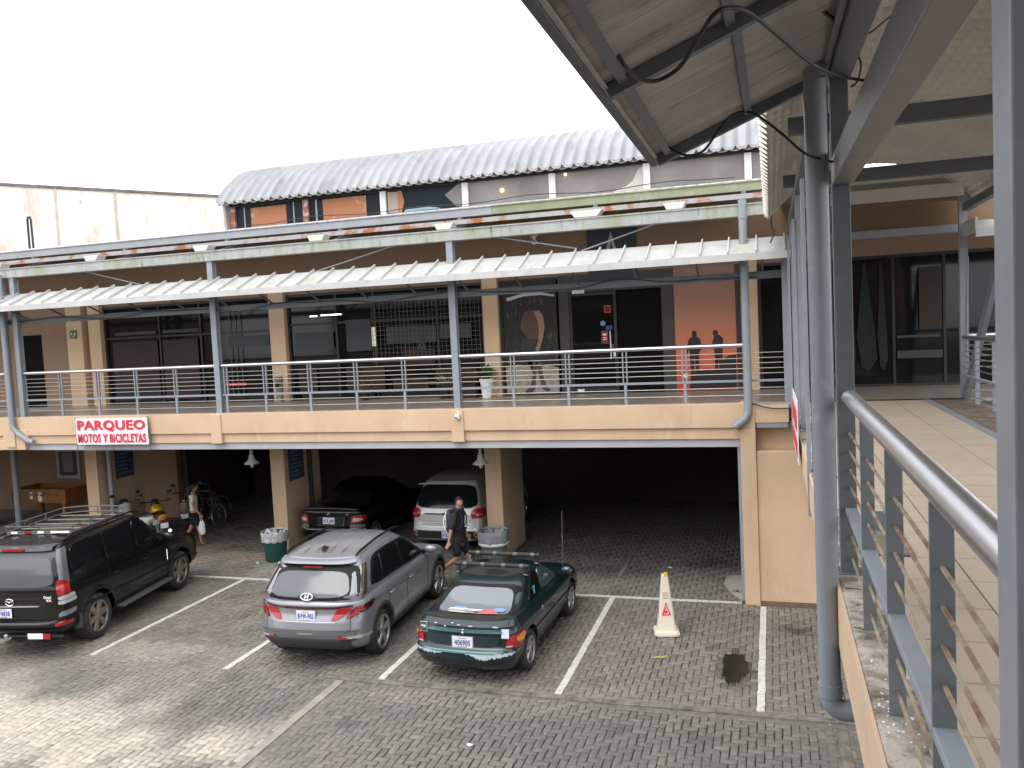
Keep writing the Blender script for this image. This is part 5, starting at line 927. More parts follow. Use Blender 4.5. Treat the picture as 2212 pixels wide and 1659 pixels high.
for sg in (1, -1):
    F = lambda y, s, sg=sg: gr.side(y, s, sg); G = lambda y, s, sg=sg: low.side(y, s, sg); o = (lambda q: q) if sg > 0 else (lambda q: [q[1], q[0], q[3], q[2]])
    patch(F, o([(1.05, .10), (1.72, .06), (1.75, .86), (1.52, .86)]), 'side_window', carglass, t, .006, 6); patch(F, o([(1.80, .08), (2.72, .06), (2.38, .80), (1.83, .88)]), 'side_window', M('green_side_glass', (.05, .085, .08), .08, coat=1.), t, .006, 6)
    for pts in ([(1.62, .12), (1.68, .98)], [(2.72, .12), (2.80, .98)]): line_on(G, pts, t)
    p = G(1.9, .62); MB().tube([(p.x, 1.82, p.z), (p.x+sg*.03, 1.85, p.z), (p.x+sg*.03, 1.97, p.z), (p.x, 2.0, p.z)], .012, 6).build('door_handle', blk, t, True, local=True)
    line_on(G, [(.6, .50), (3.6, .50)], t, .014, G_p, 'side_moulding')
    for y in (1.35, 2.05): pass
    MB().ball((sg*.88, 2.66, .95), (.10, .06, .075)).build('wing_mirror', M('mirror_green', (.03, .05, .07), .2, .4, coat=1.), t, True, local=True); MB().box(sg*.76-.05, sg*.76+.05, 2.64, 2.70, .88, .92).build('mirror_stem', trim, t, local=True)
p = gr.side(1.42, .25, 1); MB().ball((p.x+.01, 1.42, p.z), (.008, .03, .05), 8, 6).ball((p.x-.0, 1.40, p.z+.07), (.008, .014, .045), 8, 6).ball((p.x-.0, 1.45, p.z+.065), (.008, .014, .04), 8, 6).build('turquoise_charm', M('turquoise', (.05, .38, .5), .5), t, True, local=True)
for sg in (1,): p = low.side(1.42, .78, 1); MB().ball((p.x+.005, 1.42, p.z), (.006, .014, .04), 8, 6).build('paint_chip', bl, t, True, local=True)
for y, z in ((1.42, 1.325), (2.0, 1.345)):
    rb = MB().tube([(-.62, y, z+.035), (.62, y, z+.035)], .035, 12).build('roof_bar_pad', M('foam_pad', (.025, .027, .030), .7, var=(6, .3)), t, 40, local=True)
    for x in (-.45, -.15, .2, .5): MB().tube([(x-.03, y, z+.035), (x+.03, y, z+.035)], .0362, 12).build('pad_tape', M('pad_tape', (.11, .115, .12), .5), rb, True, local=True)
    for sg in (1, -1): MB().beam((sg*.55, y, z+.02), (sg*.57, y, z-.10), .03, .04).box(sg*.58-.04, sg*.58+.04, y-.03, y+.03, z-.11, z-.085).build('roof_bar_foot', blk, rb, local=True); MB().tube([(sg*.54, y-.05, z-.08), (sg*.60, y-.05, z-.09)], .006, 5).build('clamp', steel, rb, local=True)
MB().tube([(.74, 2.90, .93), (.755, 2.96, 1.9)], .0035, 6).build('whip_aerial', chrome, t, local=True)
MB().tube([(.05, .12, .30), (.08, .08, .16), (.06, .07, .12)], .009, 5).build('exhaust_hanger', trim, t, local=True)
patch(lambda a, s: gr.end(a, s, True), [(.93, .08), (-.93, .08), (-.9, .88), (.9, .88)], 'windscreen', carglass, t, .006, 6)
# --- black off-roader
K_p = M('black_paint', (.004, .004, .0045), .3, .0, spec=.3, coat=.35, stain=((.03, .028, .025), 2, .6, .95)); K_g = M('tailgate_grey_reflex', (.05, .05, .055), .35, .3, coat=.7)
sp = dict(L=4.75, top=[(0, 1.17), (.3, 1.20), (2.5, 1.17), (3.3, 1.16), (3.8, 1.12), (4.5, 1.02), (4.8, .9)], roof=[(.1, 1.76), (.4, 1.84), (1, 1.875), (2.2, 1.87), (2.8, 1.80), (3.4, 1.6)], zb=[(0, .42), (.7, .36), (1, .34), (3.8, .34), (4.8, .42)],
    low=[(0, .80, .12, 4.6), (.06, .86, .02, 4.68), (.16, .90, -.03, 4.72), (.24, .905, -.03, 4.74), (.27, .90, .05, 4.72), (.5, .91, .06, 4.72), (.75, .905, .07, 4.7), (.92, .89, .07, 4.62), (1, .86, .09, 4.5)],
    green=[(0, .86, .09, 3.55), (.3, .83, .12, 3.3), (.6, .79, .17, 3.1), (.85, .74, .24, 2.9), (.95, .70, .28, 2.8), (1, .64, .33, 2.7)], Lr=.22, Lf=.4, n=4.0, gLr=.2, gLf=.4, gn=4.2, paint=K_p, axles=(1.0, 3.77), R=.395, spokes=6, rim=rim_dk, tw=.26, flare=K_p, rcrown=.04)
t, low, gr, top, roof = car('black_offroader', 'black four-wheel-drive with roof rack and tow bar, parked at the left picture edge', 'car', (-12.13, 10.40, .012), math.radians(10.0), sp)
E1 = lambda a, s: gr.end(a, s); L1 = lambda a, s: low.end(a, s)
patch(E1, [(-.99, -.02), (.99, -.02), (.98, .93), (-.98, .93)], 'tailgate_frame', K_g, t, .004, 10)
patch(E1, [(-.86, .02), (.88, .02), (.85, .80), (-.84, .80)], 'rear_window', rear_sky_glass, t, .010, 7)
P = []
for f in np.linspace(-.95, .95, 15):
    a = gr.end(f, .93); P.append([Vector((a.x, a.y+.10, a.z+.045)), Vector((a.x, a.y-.07, a.z+.05-.015*f*f)), Vector((a.x, a.y-.09, a.z+.0-.015*f*f)), Vector((a.x, a.y-.0, a.z-.03))])
MB().grid(P, flip=True).build('roof_spoiler', K_g, t, 30, local=True); a = gr.end(0, .93); MB().box(-.20, .20, a.y-.105, a.y-.085, a.z+.005, a.z+.045).build('brake_light', lamp_red, t, local=True)
for sg in (1, -1):
    Q = lambda l: [(sg*a, s) for a, s in (l if sg > 0 else [l[1], l[0], l[3], l[2]])]
    patch(E1, Q([(.955, .02), (1.06, .02), (1.03, .90), (.94, .90)]), 'pillar_panel', M('pillar_grey', (.15, .15, .165), .35, .3, coat=.5), t, .008, 8)
    patch(L1, Q([(.90, .80), (1.02, .80), (1.0, 1.12), (.92, 1.12)]), 'tail_light', lamp_red, t, .022, 4)
    patch(L1, Q([(.91, .70), (1.12, .71), (1.10, .79), (.91, .785)]), 'tail_light', lamp_clr, t, .018, 4); patch(L1, Q([(.91, .605), (1.14, .62), (1.13, .70), (.91, .69)]), 'tail_light', lamp_clr, t, .018, 4)
    patch(L1, Q([(.90, .34), (1.13, .38), (1.14, .47), (.93, .45)]), 'bumper_patch', M('grey_reflex', (.22, .22, .25), .3, .2, coat=.5), t, .008, 5)
    patch(L1, Q([(.90, .175), (1.12, .185), (1.12, .25), (.90, .24)]), 'reflector', lamp_red, t, .012, 5)
patch(L1, [(-.58, .595), (.58, .595), (.57, .62), (-.57, .62)], 'chrome_strip', chrome, t, .022, 5)
pc = L1(0, .46); plate(t, -.16, pc.y-.02, pc.z, -.02, '774838', None)
e0 = L1(-.02, .70); em = ellipse_ring(0, 0, 0, .075, .055, .008, t, chrome); em.tube([(.03*math.cos(k), 0, .022+.03*math.sin(k)*1.0) for k in np.linspace(0, 2*math.pi, 17)], .006, 6, cap=False); em.tube([(.062*math.cos(k), 0, .028+.022*math.sin(k)) for k in np.linspace(0, 2*math.pi, 17)], .006, 6, cap=False)
em = em.build('emblem', chrome, t, True, local=True); em.location = (-.04, e0.y-.02, e0.z)
p = L1(.74, .79); text('Diesel', .06, wht, t, face_front(p.x, p.y-.02, p.z), name='badge', bold=.001, sx=.9); p = L1(.76, .72); text('VX', .055, wht, t, face_front(p.x, p.y-.02, p.z), name='badge', bold=.002, sx=1.3)
line_on(L1, [(-.88, .755), (.90, .765)], t); line_on(L1, [(-.88, .27), (.9, .27)], t); line_on(L1, [(.905, .27), (.905, .99)], t)
MB().tube([(f*.8, L1(f, .245).y-.02, L1(0, .245).z) for f in np.linspace(-1.05, 1.05, 11)], .025, 8).build('bumper_step', M('bumper_step_grey', (.06, .06, .065), .5), t, True, local=True)
tb = MB().tube([(-.95, -.02, .40), (.95, -.02, .40)], .03, 8).build('tow_bar', trim, t, True, local=True); MB().box(.33, .60, -.065, -.055, .37, .46).build('reflective_tape', wht, tb, local=True); MB().box(.60, .73, -.066, -.056, .37, .46).build('reflective_tape', lamp_red, tb, local=True); MB().box(-.60, -.33, -.065, -.055, .37, .46).build('reflective_tape', wht, tb, local=True)
MB().tube([(0, 0, .38), (0, -.12, .38), (0, -.14, .43)], .022, 8).ball((0, -.14, .45), .03).build('tow_ball', rusty, tb, True, local=True)
for sg in (1, -1):
    F = lambda y, s, sg=sg: gr.side(y, s, sg); G = lambda y, s, sg=sg: low.side(y, s, sg); o = (lambda q: q) if sg > 0 else (lambda q: [q[1], q[0], q[3], q[2]])
    patch(F, o([(.42, .10), (1.32, .10), (1.30, .86), (.55, .86)]), 'side_window', carglass, t, .007, 7); patch(F, o([(1.42, .10), (2.28, .10), (2.26, .86), (1.40, .86)]), 'side_window', carglass, t, .007, 9); patch(F, o([(2.36, .10), (3.28, .10), (2.85, .82), (2.34, .86)]), 'side_window', carglass, t, .007, 7)
    for pts in ([(1.40, .30), (1.38, .98)], [(2.34, .06), (2.34, .98)], [(3.26, .06), (3.30, .98)]): line_on(G, pts, t)
    line_on(G, [(.6, .44), (4.2, .42)], t, .02, trim, 'side_moulding')
    MB().box(sg*.96-.10 if sg > 0 else sg*.96-.06, sg*.96+.06 if sg > 0 else sg*.96+.10, 1.55, 3.25, .36, .40).build('running_board', M('running_board_grey', (.12, .12, .12), .4, .3), t, local=True, bevel=.01)
    MB().ball((sg*1.03, 3.12, 1.27), (.12, .07, .09)).build('wing_mirror', K_p, t, True, local=True); MB().box(sg*.9-.05, sg*.9+.05, 3.1, 3.16, 1.2, 1.24).build('mirror_stem', trim, t, local=True)
    for y in (1.55, 2.5): p = G(y, .80); MB().tube([(p.x, y-.08, p.z), (p.x+sg*.035, y-.05, p.z), (p.x+sg*.035, y+.06, p.z), (p.x, y+.09, p.z)], .014, 6).build('door_handle', trim, t, True, local=True)
    MB().add([(sg*.93, .50, .36), (sg*.62, .50, .36), (sg*.62, .50, .62), (sg*.95, .48, .62)], [(0, 1, 2, 3)]).add([(sg*.93, .49, .36), (sg*.62, .49, .36), (sg*.62, .49, .62), (sg*.95, .47, .62)], [(3, 2, 1, 0)]).build('mud_flap', M('mud_flap', (.08, .08, .08), .7), t, local=True)
    MB().tube([(sg*.66, .55, 1.86), (sg*.66, .75, 1.915), (sg*.66, 2.5, 1.915), (sg*.66, 2.75, 1.86)], .018, 8).build('roof_rail', trim, t, True, local=True)
    MB().tube([(sg*.935, 3.22, .98), (sg*.95, 3.20, .78)], .012, 6).build('fender_chrome', chrome, t, True, local=True)
rk = MB(); z0, z1 = 1.94, 2.04
for z, e in ((z0, 0), (z1, .02)): rk.tube([(-.62-e, .85-e, z), (.62+e, .85-e, z), (.62+e, 2.35+e, z), (.3, 2.5+e, z), (-.3, 2.5+e, z), (-.62-e, 2.35+e, z), (-.62-e, .85-e, z)], .012, 6)
for x, y in ((-.62, .85), (0, .85), (.62, .85), (.62, 1.35), (.62, 1.85), (.62, 2.35), (-.62, 1.35), (-.62, 1.85), (-.62, 2.35), (0, 2.5)): rk.tube([(x, y, 1.9), (x, y, z1)], .012, 6)
rk = rk.build('roof_rack', M('rack_grey', (.10, .095, .09), .5), t, True, local=True)
for y in (.85, 1.2, 1.55, 1.9, 2.25): MB().box(-.62, .62, y-.02, y+.02, z0-.03, z0-.015).build('rack_slat', M('slat_grey', (.2, .19, .17), .6), rk, local=True)
for x in (-.45, -.2, .05, .3): MB().box(x-.06, x+.06, .80, .815, z0-.02, z0+.02).build('rack_label', wht if x != -.2 else lamp_red, rk, local=True)
MB().tube([(.36, .79, z0), (.60, .79, z0)], .02, 8).build('rack_reflector', wht, rk, True, local=True)
MB().tube([(-.6, 1.3, 1.98), (-.55, 1.3, 2.03)], .03, 8).build('rack_lamp', blk, rk, True, local=True)
patch(lambda a, s: gr.end(a, s, True), [(.93, .08), (-.93, .08), (-.9, .88), (.9, .88)], 'windscreen', carglass, t, .006, 6)
# --- the two cars in the garage, only their tails show
sp = dict(L=4.4, top=[(0, .97), (.15, 1.02), (.5, 1.03), (.9, 1.0), (3, .95), (4.4, .7)], roof=[(.7, 1.05), (1.2, 1.28), (1.7, 1.40), (2.2, 1.42), (2.7, 1.35), (3.2, 1.1)], zb=[(0, .32), (.6, .22), (4.4, .24)],
    low=[(0, .72, .10, 4.3), (.12, .80, .02, 4.38), (.3, .845, -.02, 4.4), (.42, .85, .0, 4.4), (.46, .845, .05, 4.36), (.8, .84, .07, 4.3), (.94, .82, .06, 4.25), (1, .77, .10, 4.1)],
    green=[(0, .76, .62, 3.4), (.4, .71, .92, 3.1), (.8, .64, 1.28, 2.7), (1, .55, 1.5, 2.4)], Lr=.22, Lf=.5, n=3.4, gLr=.3, gLf=.4, paint=K_p, axles=(.85, 3.4), R=.3, spokes=5, rim=rim_dk)
t, low, gr, top, roof = car('black_sedan', 'black sedan with white and red lights parked inside the middle garage bay', 'car', (-10.12, 17.25, .012), 0, sp)
L1 = lambda a, s: low.end(a, s); E1 = lambda a, s: gr.end(a, s); SLl = None
patch(E1, [(-.9, .08), (.9, .08), (.88, .85), (-.88, .85)], 'rear_window', carglass, t)
for sg in (1, -1):
    Q = lambda l: [(sg*a, s) for a, s in (l if sg > 0 else [l[1], l[0], l[3], l[2]])]
    patch(L1, Q([(.68, .55), (1.06, .60), (1.10, .80), (.74, .84)]), 'tail_light', lamp_red, t, .012, 4); patch(L1, Q([(.74, .62), (.98, .64), (1.0, .72), (.78, .76)]), 'tail_light', lamp_clr, t, .016, 3); patch(L1, Q([(.66, .40), (1.05, .40), (1.05, .52), (.70, .54)]), 'bumper_corner', M('glossy_grey', (.16, .17, .19), .25, .3), t, .006, 5)  # lighter glossy grey on the black bumper corners
    for y in (.9,): patch((lambda y, s, sg=sg: gr.side(y, s, sg)), [(1.3, .1), (2.0, .1), (2.0, .8), (1.6, .8)] if sg > 0 else [(2.0, .1), (1.3, .1), (1.6, .8), (2.0, .8)], 'side_window', carglass, t)
patch(L1, [(-.40, .50), (.45, .50), (.48, .80), (-.42, .80)], 'plate_recess', M('recess_black', (.012, .012, .013), .4), t, .004, 7); line_on(L1, [(-.95, .36), (.95, .36)], t, .009, M('bumper_line', (.2, .2, .21), .4), 'bumper_trim'); line_on(L1, [(-.42, .50), (.47, .50), (.50, .80)], t, .006, MATS['bumper_line'], 'recess_trim')
MB().tube([(f*.74, .11-.0*f, 1.045-.02*f*f) for f in np.linspace(-1, 1, 9)], .013, 6).build('boot_spoiler', M('spoiler_grey', (.09, .09, .10), .4), t, True, local=True)
p = L1(0, .66); plate(t, 0, p.y-.02, p.z, -.05, 'BTK-288', None); p = L1(.02, .90); MB().tube([(.03*math.cos(k), p.y-.015, p.z+.024*math.sin(k)) for k in np.linspace(0, 6.283, 17)], .006, 6, cap=False).build('emblem', chrome, t, True, local=True)
p = L1(.62, .88); text('2.0', .04, wht, t, face_front(p.x, p.y-.015, p.z), name='badge')
V_p = paint('white_silver_paint', (.52, .52, .51), .3, .35, .6)
sp = dict(L=4.3, top=[(0, 1.02), (.4, 1.06), (2.6, 1.03), (3.5, .98), (4.3, .8)], roof=[(.1, 1.55), (.5, 1.62), (1.5, 1.66), (2.3, 1.63), (3.2, 1.3)], zb=[(0, .34), (.6, .25), (4.3, .25)],
    low=[(0, .80, .12, 4.2), (.1, .86, .02, 4.28), (.3, .885, -.02, 4.3), (.38, .89, .02, 4.3), (.6, .89, .06, 4.28), (.85, .885, .08, 4.25), (1, .84, .12, 4.1)],
    green=[(0, .82, .12, 3.4), (.4, .77, .22, 3.1), (.8, .70, .36, 2.7), (1, .62, .48, 2.4)], Lr=.28, Lf=.5, n=3.2, gLr=.22, gLf=.4, paint=V_p, axles=(.9, 3.5), R=.34, spokes=5, rim=rim_m)
t, low, gr, top, roof = car('white_suv', 'pearl white SUV with round red lights parked inside the garage behind the walking man', 'car', (-7.25, 17.45, .012), 0, sp)
L1 = lambda a, s: low.end(a, s); E1 = lambda a, s: gr.end(a, s)
patch(E1, [(-.97, .05), (.97, .05), (.96, .88), (-.96, .88)], 'rear_window', carglass, t, .006, 7)
for sg in (1, -1):
    Q = lambda l: [(sg*a, s) for a, s in (l if sg > 0 else [l[1], l[0], l[3], l[2]])]
    patch(L1, Q([(.72, .70), (1.06, .70), (1.10, .98), (.76, 1.0)]), 'tail_light', lamp_red, t, .014, 2.4); patch(L1, Q([(.86, .80), (.98, .81), (.98, .835), (.86, .825)]), 'tail_light', lamp_clr, t, .018, 3); patch(L1, Q([(.84, .16), (.96, .18), (.98, .30), (.87, .28)]), 'reflector', lamp_red, t, .014, 4)
    patch((lambda y, s, sg=sg: gr.side(y, s, sg)), [(.7, .1), (2.9, .08), (2.5, .8), (.9, .8)] if sg > 0 else [(2.9, .08), (.7, .1), (.9, .8), (2.5, .8)], 'side_window', carglass, t, .006, 7)
patch(L1, [(-.99, .06), (.99, .06), (1.03, .32), (-1.03, .32)], 'bumper_cladding', M('bumper_black', (.02, .02, .02), .6), t, .008, 9); patch(L1, [(-1.0, .0), (1.0, .0), (1.0, .07), (-1.0, .07)], 'bumper_skid', M('skid_silver', (.3, .3, .3), .4, .3), t, .012, 8)
patch(L1, [(-.62, .83), (.62, .83), (.60, .87), (-.60, .87)], 'tailgate_garnish', trim, t, .008, 6); patch(L1, [(-.70, .47), (.70, .47), (.66, .57), (-.66, .57)], 'tailgate_recess', M('recess_silver', (.30, .30, .30), .4, .3), t, .006, 6); line_on(L1, [(-.72, .60), (.72, .60)], t); line_on(L1, [(-.8, .40), (.8, .40)], t)
MB().tube([(f*.72, .30+.06*f*f, 1.60-.03*f*f) for f in np.linspace(-1, 1, 9)], .02, 6).build('roof_spoiler', V_p, t, True, local=True)
p = L1(.18, .19); plate(t, .10, p.y-.03, p.z, 0, 'BTK-267', None)
p = L1(0, .855); MB().tube([(.075*math.cos(k), p.y-.02, p.z+.03*math.sin(k)) for k in np.linspace(0, 6.283, 21)], .006, 6, cap=False).tube([(-.04, p.y-.02, p.z-.03), (0, p.y-.02, p.z+.03), (.04, p.y-.02, p.z-.03)], .006, 6).build('emblem', chrome, t, True, local=True)
# ---------------------------------------------------------------- bins, cone
binm = M('bin_green', (.012, .07, .065), .5, var=(6, .1)); bag = M('bin_bag_clear', (.42, .43, .44), .35, var=(9, .2), stain=((.62, .63, .65), 8, .5, .62)); bag2 = M('bin_bag_grey', (.30, .32, .35), .35, var=(6, .15), stain=((.5, .52, .55), 7, .56, .7)); bing = M('bin_grey', (.17, .18, .19), .5)
def bin_(label, loc, R, H, bm, gm, drop, ring=False):
    t = thing('litter_bin', label, 'bin', loc); MB().lathe([(0, 0), (R*.78, 0), (R*.82, .02), (R, H-.03), (R*1.03, H), (R*.96, H), (R*.76, .05), (0, .05)], n=28).build('body', bm, t, 30, local=True)
    P = []; n = 40
    for j, (r, z) in enumerate(((R*.80, H*.55), (R*.95, H-.02), (R*1.06, H+.03), (R*1.10, H-.02), (R*1.08, H-drop*.5), (R*1.02, H-drop))):
        P.append([((r+.008*math.sin(k*2.1+j*1.3)+.006*math.sin(k*5.3))*math.cos(2*math.pi*k/n), (r+.008*math.sin(k*2.1+j*1.3)+.006*math.sin(k*5.3))*math.sin(2*math.pi*k/n), z+.012*math.sin(k*1.7+j)*(j != 1)) for k in range(n)]); P[-1].append(P[-1][0])
    MB().grid(P).grid([[(x*1.006, y*1.006, z+.001) for x, y, z in r] for r in P], flip=True).build('bag', gm, t, True, local=True)
    if ring: MB().lathe([(R*1.05, H-drop-.01), (R*1.09, H-drop+.02), (R*1.05, H-drop+.05), (R*1.0, H-drop+.02), (R*1.05, H-drop-.01)], n=28).build('bag_knot_band', wht, t, True, local=True)
    return t
t = bin_('green litter bin with clear bag, beside the middle garage column', (-11.12, 16.55, .01), .285, .66, binm, bag, .2)
for x, y in ((-.28, -.33), (.24, -.25)): MB().box(x-.025, x+.025, y-.02, y+.02, 0, .03).build('stray_cup', wht, t, local=True)
MB().tube([(-.18, -.1, .62), (-.1, -.12, .72), (-.03, -.1, .64)], [.03, .05, .02], 6).build('paper_waste', wht, t, True, local=True)
bin_('grey litter bin lined with a grey bag, in front of the right garage column', (-5.86, 16.85, .01), .31, .74, bing, bag2, .27, True)
t = thing('wet_floor_cone', 'cream four-sided caution cone with red warning triangle and yellow cap, on the paving', 'cone', (-1.76, 13.42, .012), math.radians(12))
cone_m = M('cream_plastic', (.66, .60, .49), .45, var=(3, .06), stain=((.42, .34, .25), 5, .62, .85))
def sq(r, z, ch=.25): c = r*(1-ch); return [(r, -c, z), (r, c, z), (c, r, z), (-c, r, z), (-r, c, z), (-r, -c, z), (-c, -r, z), (c, -r, z)]
mb = MB(); rows = [sq(.20, 0), sq(.205, .03), sq(.19, .07), sq(.155, .08), sq(.145, .10), sq(.055, .93), sq(.05, .97)]; vs = [p for r in rows for p in r]; fs = [(i*8+k, i*8+(k+1) % 8, (i+1)*8+(k+1) % 8, (i+1)*8+k) for i in range(6) for k in range(8)]+[tuple(range(48, 56))]; mb.add(vs, fs); mb.build('body', cone_m, t, 30, local=True)
MB().hexa([(-.015, -.056, .88), (.055, -.056, .88), (.05, .05, .88), (-.015, .05, .88)], [(-.01, -.05, 1.0), (.048, -.05, 1.0), (.045, .045, 1.0), (-.01, .045, 1.0)]).build('yellow_cap', M('cap_yellow', (.62, .38, .03), .5, stain=((.3, .13, .03), 20, .6, .7)), t, local=True, bevel=.004)
def conf(u, z, s=0.0): r = .145-(z-.10)/(.83)*.09; return (u, -r-.003-s, z)
def tri(fn, cx, z0, w, h, th): return [[(cx-w/2, z0), (cx+w/2, z0), (cx+w/2-th*1.5, z0+th), (cx-w/2+th*1.5, z0+th)], [(cx+w/2, z0), (cx, z0+h), (cx, z0+h-th*2), (cx+w/2-th*1.6, z0+th)], [(cx, z0+h), (cx-w/2, z0), (cx-w/2+th*1.6, z0+th), (cx, z0+h-th*2)]]
for q in range(4):
    mb = MB(); R4 = Matrix.Rotation(q*math.pi/2, 4, 'Z'); T = lambda u, z, d=0: R4 @ Vector(conf(u, z, d))
    for P in tri(None, 0, .33, .15, .22, .02): mb.add([T(u, z) for u, z in P], [(0, 1, 2, 3)])
    for P in ([(-.032, .365), (.012, .365), (.012, .41), (-.032, .41)], [(.02, .365), (.028, .365), (-.0, .46), (-.008, .46)], [(-.03, .44), (-.01, .46), (-.005, .42)]): mb.add([T(u, z) for u, z in P], [tuple(range(len(P)))])
    mb.build('warning_symbol', red, t, local=True)
    mb = MB()
    for z in (.60, .64, .68): mb.add([T(-.045, z), T(.045, z), T(.045, z+.018), T(-.045, z+.018)], [(0, 1, 2, 3)])
    mb.build('printed_lines', M('faded_print', (.40, .30, .27), .6), t, local=True)
# ---------------------------------------------------------------- people
def skinned(name, verts, edges, radii, mat, parent, root=0, sub=2, **k):
    me = bpy.data.meshes.new(name); me.from_pydata([tuple(v) for v in verts], edges, []); o = bpy.data.objects.new(name, me); C.objects.link(o)
    s = o.modifiers.new('s', 'SKIN'); s.use_smooth_shade = True; b = o.modifiers.new('u', 'SUBSURF'); b.levels = sub; b.render_levels = sub
    for i, r in enumerate(radii):
        sv = me.skin_vertices[0].data[i]; sv.radius = r if isinstance(r, tuple) else (r, r); sv.use_root = (i == root)
    bake(o); o.data.materials.clear(); o.data.materials.append(mat); o.parent = parent
    o.data.polygons.foreach_set('use_smooth', [True]*len(o.data.polygons)); return o
def hand(mb, wrist, dirn, side, curl=.5, s=1.0):
    """palm and five tapered fingers hanging from the wrist along dirn; side points to the thumb"""
    d = Vector(dirn).normalized(); sd_ = Vector(side); sd_ = (sd_-d*sd_.dot(d)).normalized(); nrm = d.cross(sd_); w = Vector(wrist); P = []
    for t_, hw_, th in ((0, .024, .018), (.03, .034, .016), (.065, .041, .014), (.09, .040, .012), (.096, .034, .008)):
        row = []
        for k in range(13): a = 2*math.pi*k/12; row.append(w+d*t_*s+sd_*math.cos(a)*hw_*s+nrm*math.sin(a)*th*s)
        P.append(row)
    mb.grid(P)
    for q, L in ((.030, .072), (.010, .080), (-.011, .074), (-.031, .058)):
        p0 = w+d*.085*s+sd_*q*s; a = curl*.4; p1 = p0+(d*math.cos(a)+nrm*math.sin(a))*L*.45*s; a += curl*.6; p2_ = p1+(d*math.cos(a)+nrm*math.sin(a))*L*.32*s; a += curl*.5; p3 = p2_+(d*math.cos(a)+nrm*math.sin(a))*L*.25*s
        mb.tube([p0-d*.01, p0, p1, p2_, p3, p3+(p3-p2_)*.25], [.009*s, .0095*s, .009*s, .008*s, .0065*s, .003*s], 8)
    p0 = w+d*.022*s+sd_*.028*s; p1 = p0+(d*.55+sd_*.7+nrm*.25).normalized()*.036*s; p2_ = p1+(d*.9+sd_*.25+nrm*.35).normalized()*.028*s; p3 = p2_+(d*.95+nrm*.4).normalized()*.02*s
    mb.tube([p0-sd_*.012, p0, p1, p2_, p3], [.012*s, .0125*s, .0105*s, .0095*s, .005*s], 8)
def head_mesh(mb, c, f, upv, r=.098):
    """head centred at c facing f: brow, nose, chin, ears come from displaced rings"""
    f = Vector(f).normalized(); u = Vector(upv).normalized(); u = (u-f*u.dot(f)).normalized(); s = u.cross(f); c = Vector(c); P = []; N_, M__ = 26, 20
    for i in range(M__+1):
        th = math.pi*i/M__; row = []
        for k in range(N_+1):
            ph = 2*math.pi*k/N_; x, y, z = math.sin(th)*math.cos(ph), math.sin(th)*math.sin(ph), math.cos(th)   # x forward, y side, z up
            X, Y_, Z_ = x*r*1.02, y*r*.80, z*r*1.22
            if z < 0: Y_ *= 1-.32*(-z)**1.3; X *= 1-.16*(-z)**2 if x > 0 else 1-.42*(-z)
            if x > .3:
                w = math.exp(-(y/.16)**2); X += r*w*(.24*math.exp(-((z+.10)/.13)**2)+.05*math.exp(-((z+.42)/.07)**2)-.05*math.exp(-((z+.33)/.04)**2)+.10*math.exp(-((z+.78)/.15)**2)); w2 = math.exp(-((abs(y)-.36)/.14)**2); X -= r*.10*w2*math.exp(-((z-.10)/.10)**2); X += r*.05*w2*math.exp(-((z-.30)/.08)**2)
            row.append(c+f*X+s*Y_+u*Z_)
        P.append(row)
    mb.grid(P, flip=True)
    for q in (1, -1): e = c+s*q*r*.80-f*.006-u*.005; mb.add([e+f*.012*math.cos(a)*1.1+u*.026*math.sin(a)+s*q*(.010 if k % 2 else .004) for k, a in enumerate(np.linspace(0, 6.28, 11)[:-1])]+[e+s*q*.012], [(k, (k+1) % 10, 10) for k in range(10)]+[(10, (k+1) % 10, k) for k in range(10)])
    return f, s, u, c
def face_bits(par, fr, r, skin):
    f, s, u, c = fr
    for q in (1, -1):
        e = c+f*r*.86+s*q*r*.32+u*r*.12; MB().ball(e, (.012, .012, .007), 8, 6).build('eye', wht, par, True, local=True); MB().ball(e+f*.009, .0055, 8, 6).build('iris', blk, par, True, local=True)
        MB().tube([e+u*.018-s*q*.014+f*.008, e+u*.022+f*.008, e+u*.017+s*q*.016+f*.003], .0035, 6).build('eyebrow', M('hair_dark', (.02, .014, .011), .7, bump=(80, .4)), par, True, local=True)
    e = c+f*r*.99-u*r*.46; MB().tube([e-s*.020-f*.006, e, e+s*.020-f*.006], [.003, .006, .003], 6).build('mouth', M('lips', (.30, .12, .09), .5), par, True, local=True)
def cap_hair(par, fr, r, lo, m, name='hair', back=0., thick=1.06):
    f, s, u, c = fr; P = []
    for i in range(13):
        row = []
        for k in range(33):
            ph = 2*math.pi*k/32; fwd = math.cos(ph); lim = math.acos(max(-1, min(1, .50 if fwd > .45 else (-.05 if fwd > -.3 else lo)))) if True else 0
            th = lim*i/12; x, y, z = math.sin(th)*fwd, math.sin(th)*math.sin(ph), math.cos(th); X, Y_, Z_ = x*r*1.02, y*r*.80, z*r*1.22
            if z < 0: Y_ *= 1-.32*(-z)**1.3; X *= 1-.42*(-z) if x < 0 else 1
            k_ = thick+.01*math.sin(k*3.1+i*2) if i < 12 else 1.0; row.append(c+(f*X+s*Y_+u*Z_)*k_-f*back*(1-i/12))
        P.append(row)
    return MB().grid(P, flip=True).build(name, m, par, True, local=True)
hair_m = M('hair_dark', (.02, .014, .011), .7, bump=(80, .4)); blackcloth = M('black_shirt', (.016, .016, .022), .85, var=(14, .3), bump=(18, .5)); shorts_m = M('black_shorts', (.010, .010, .013), .85, var=(12, .3), bump=(14, .5))
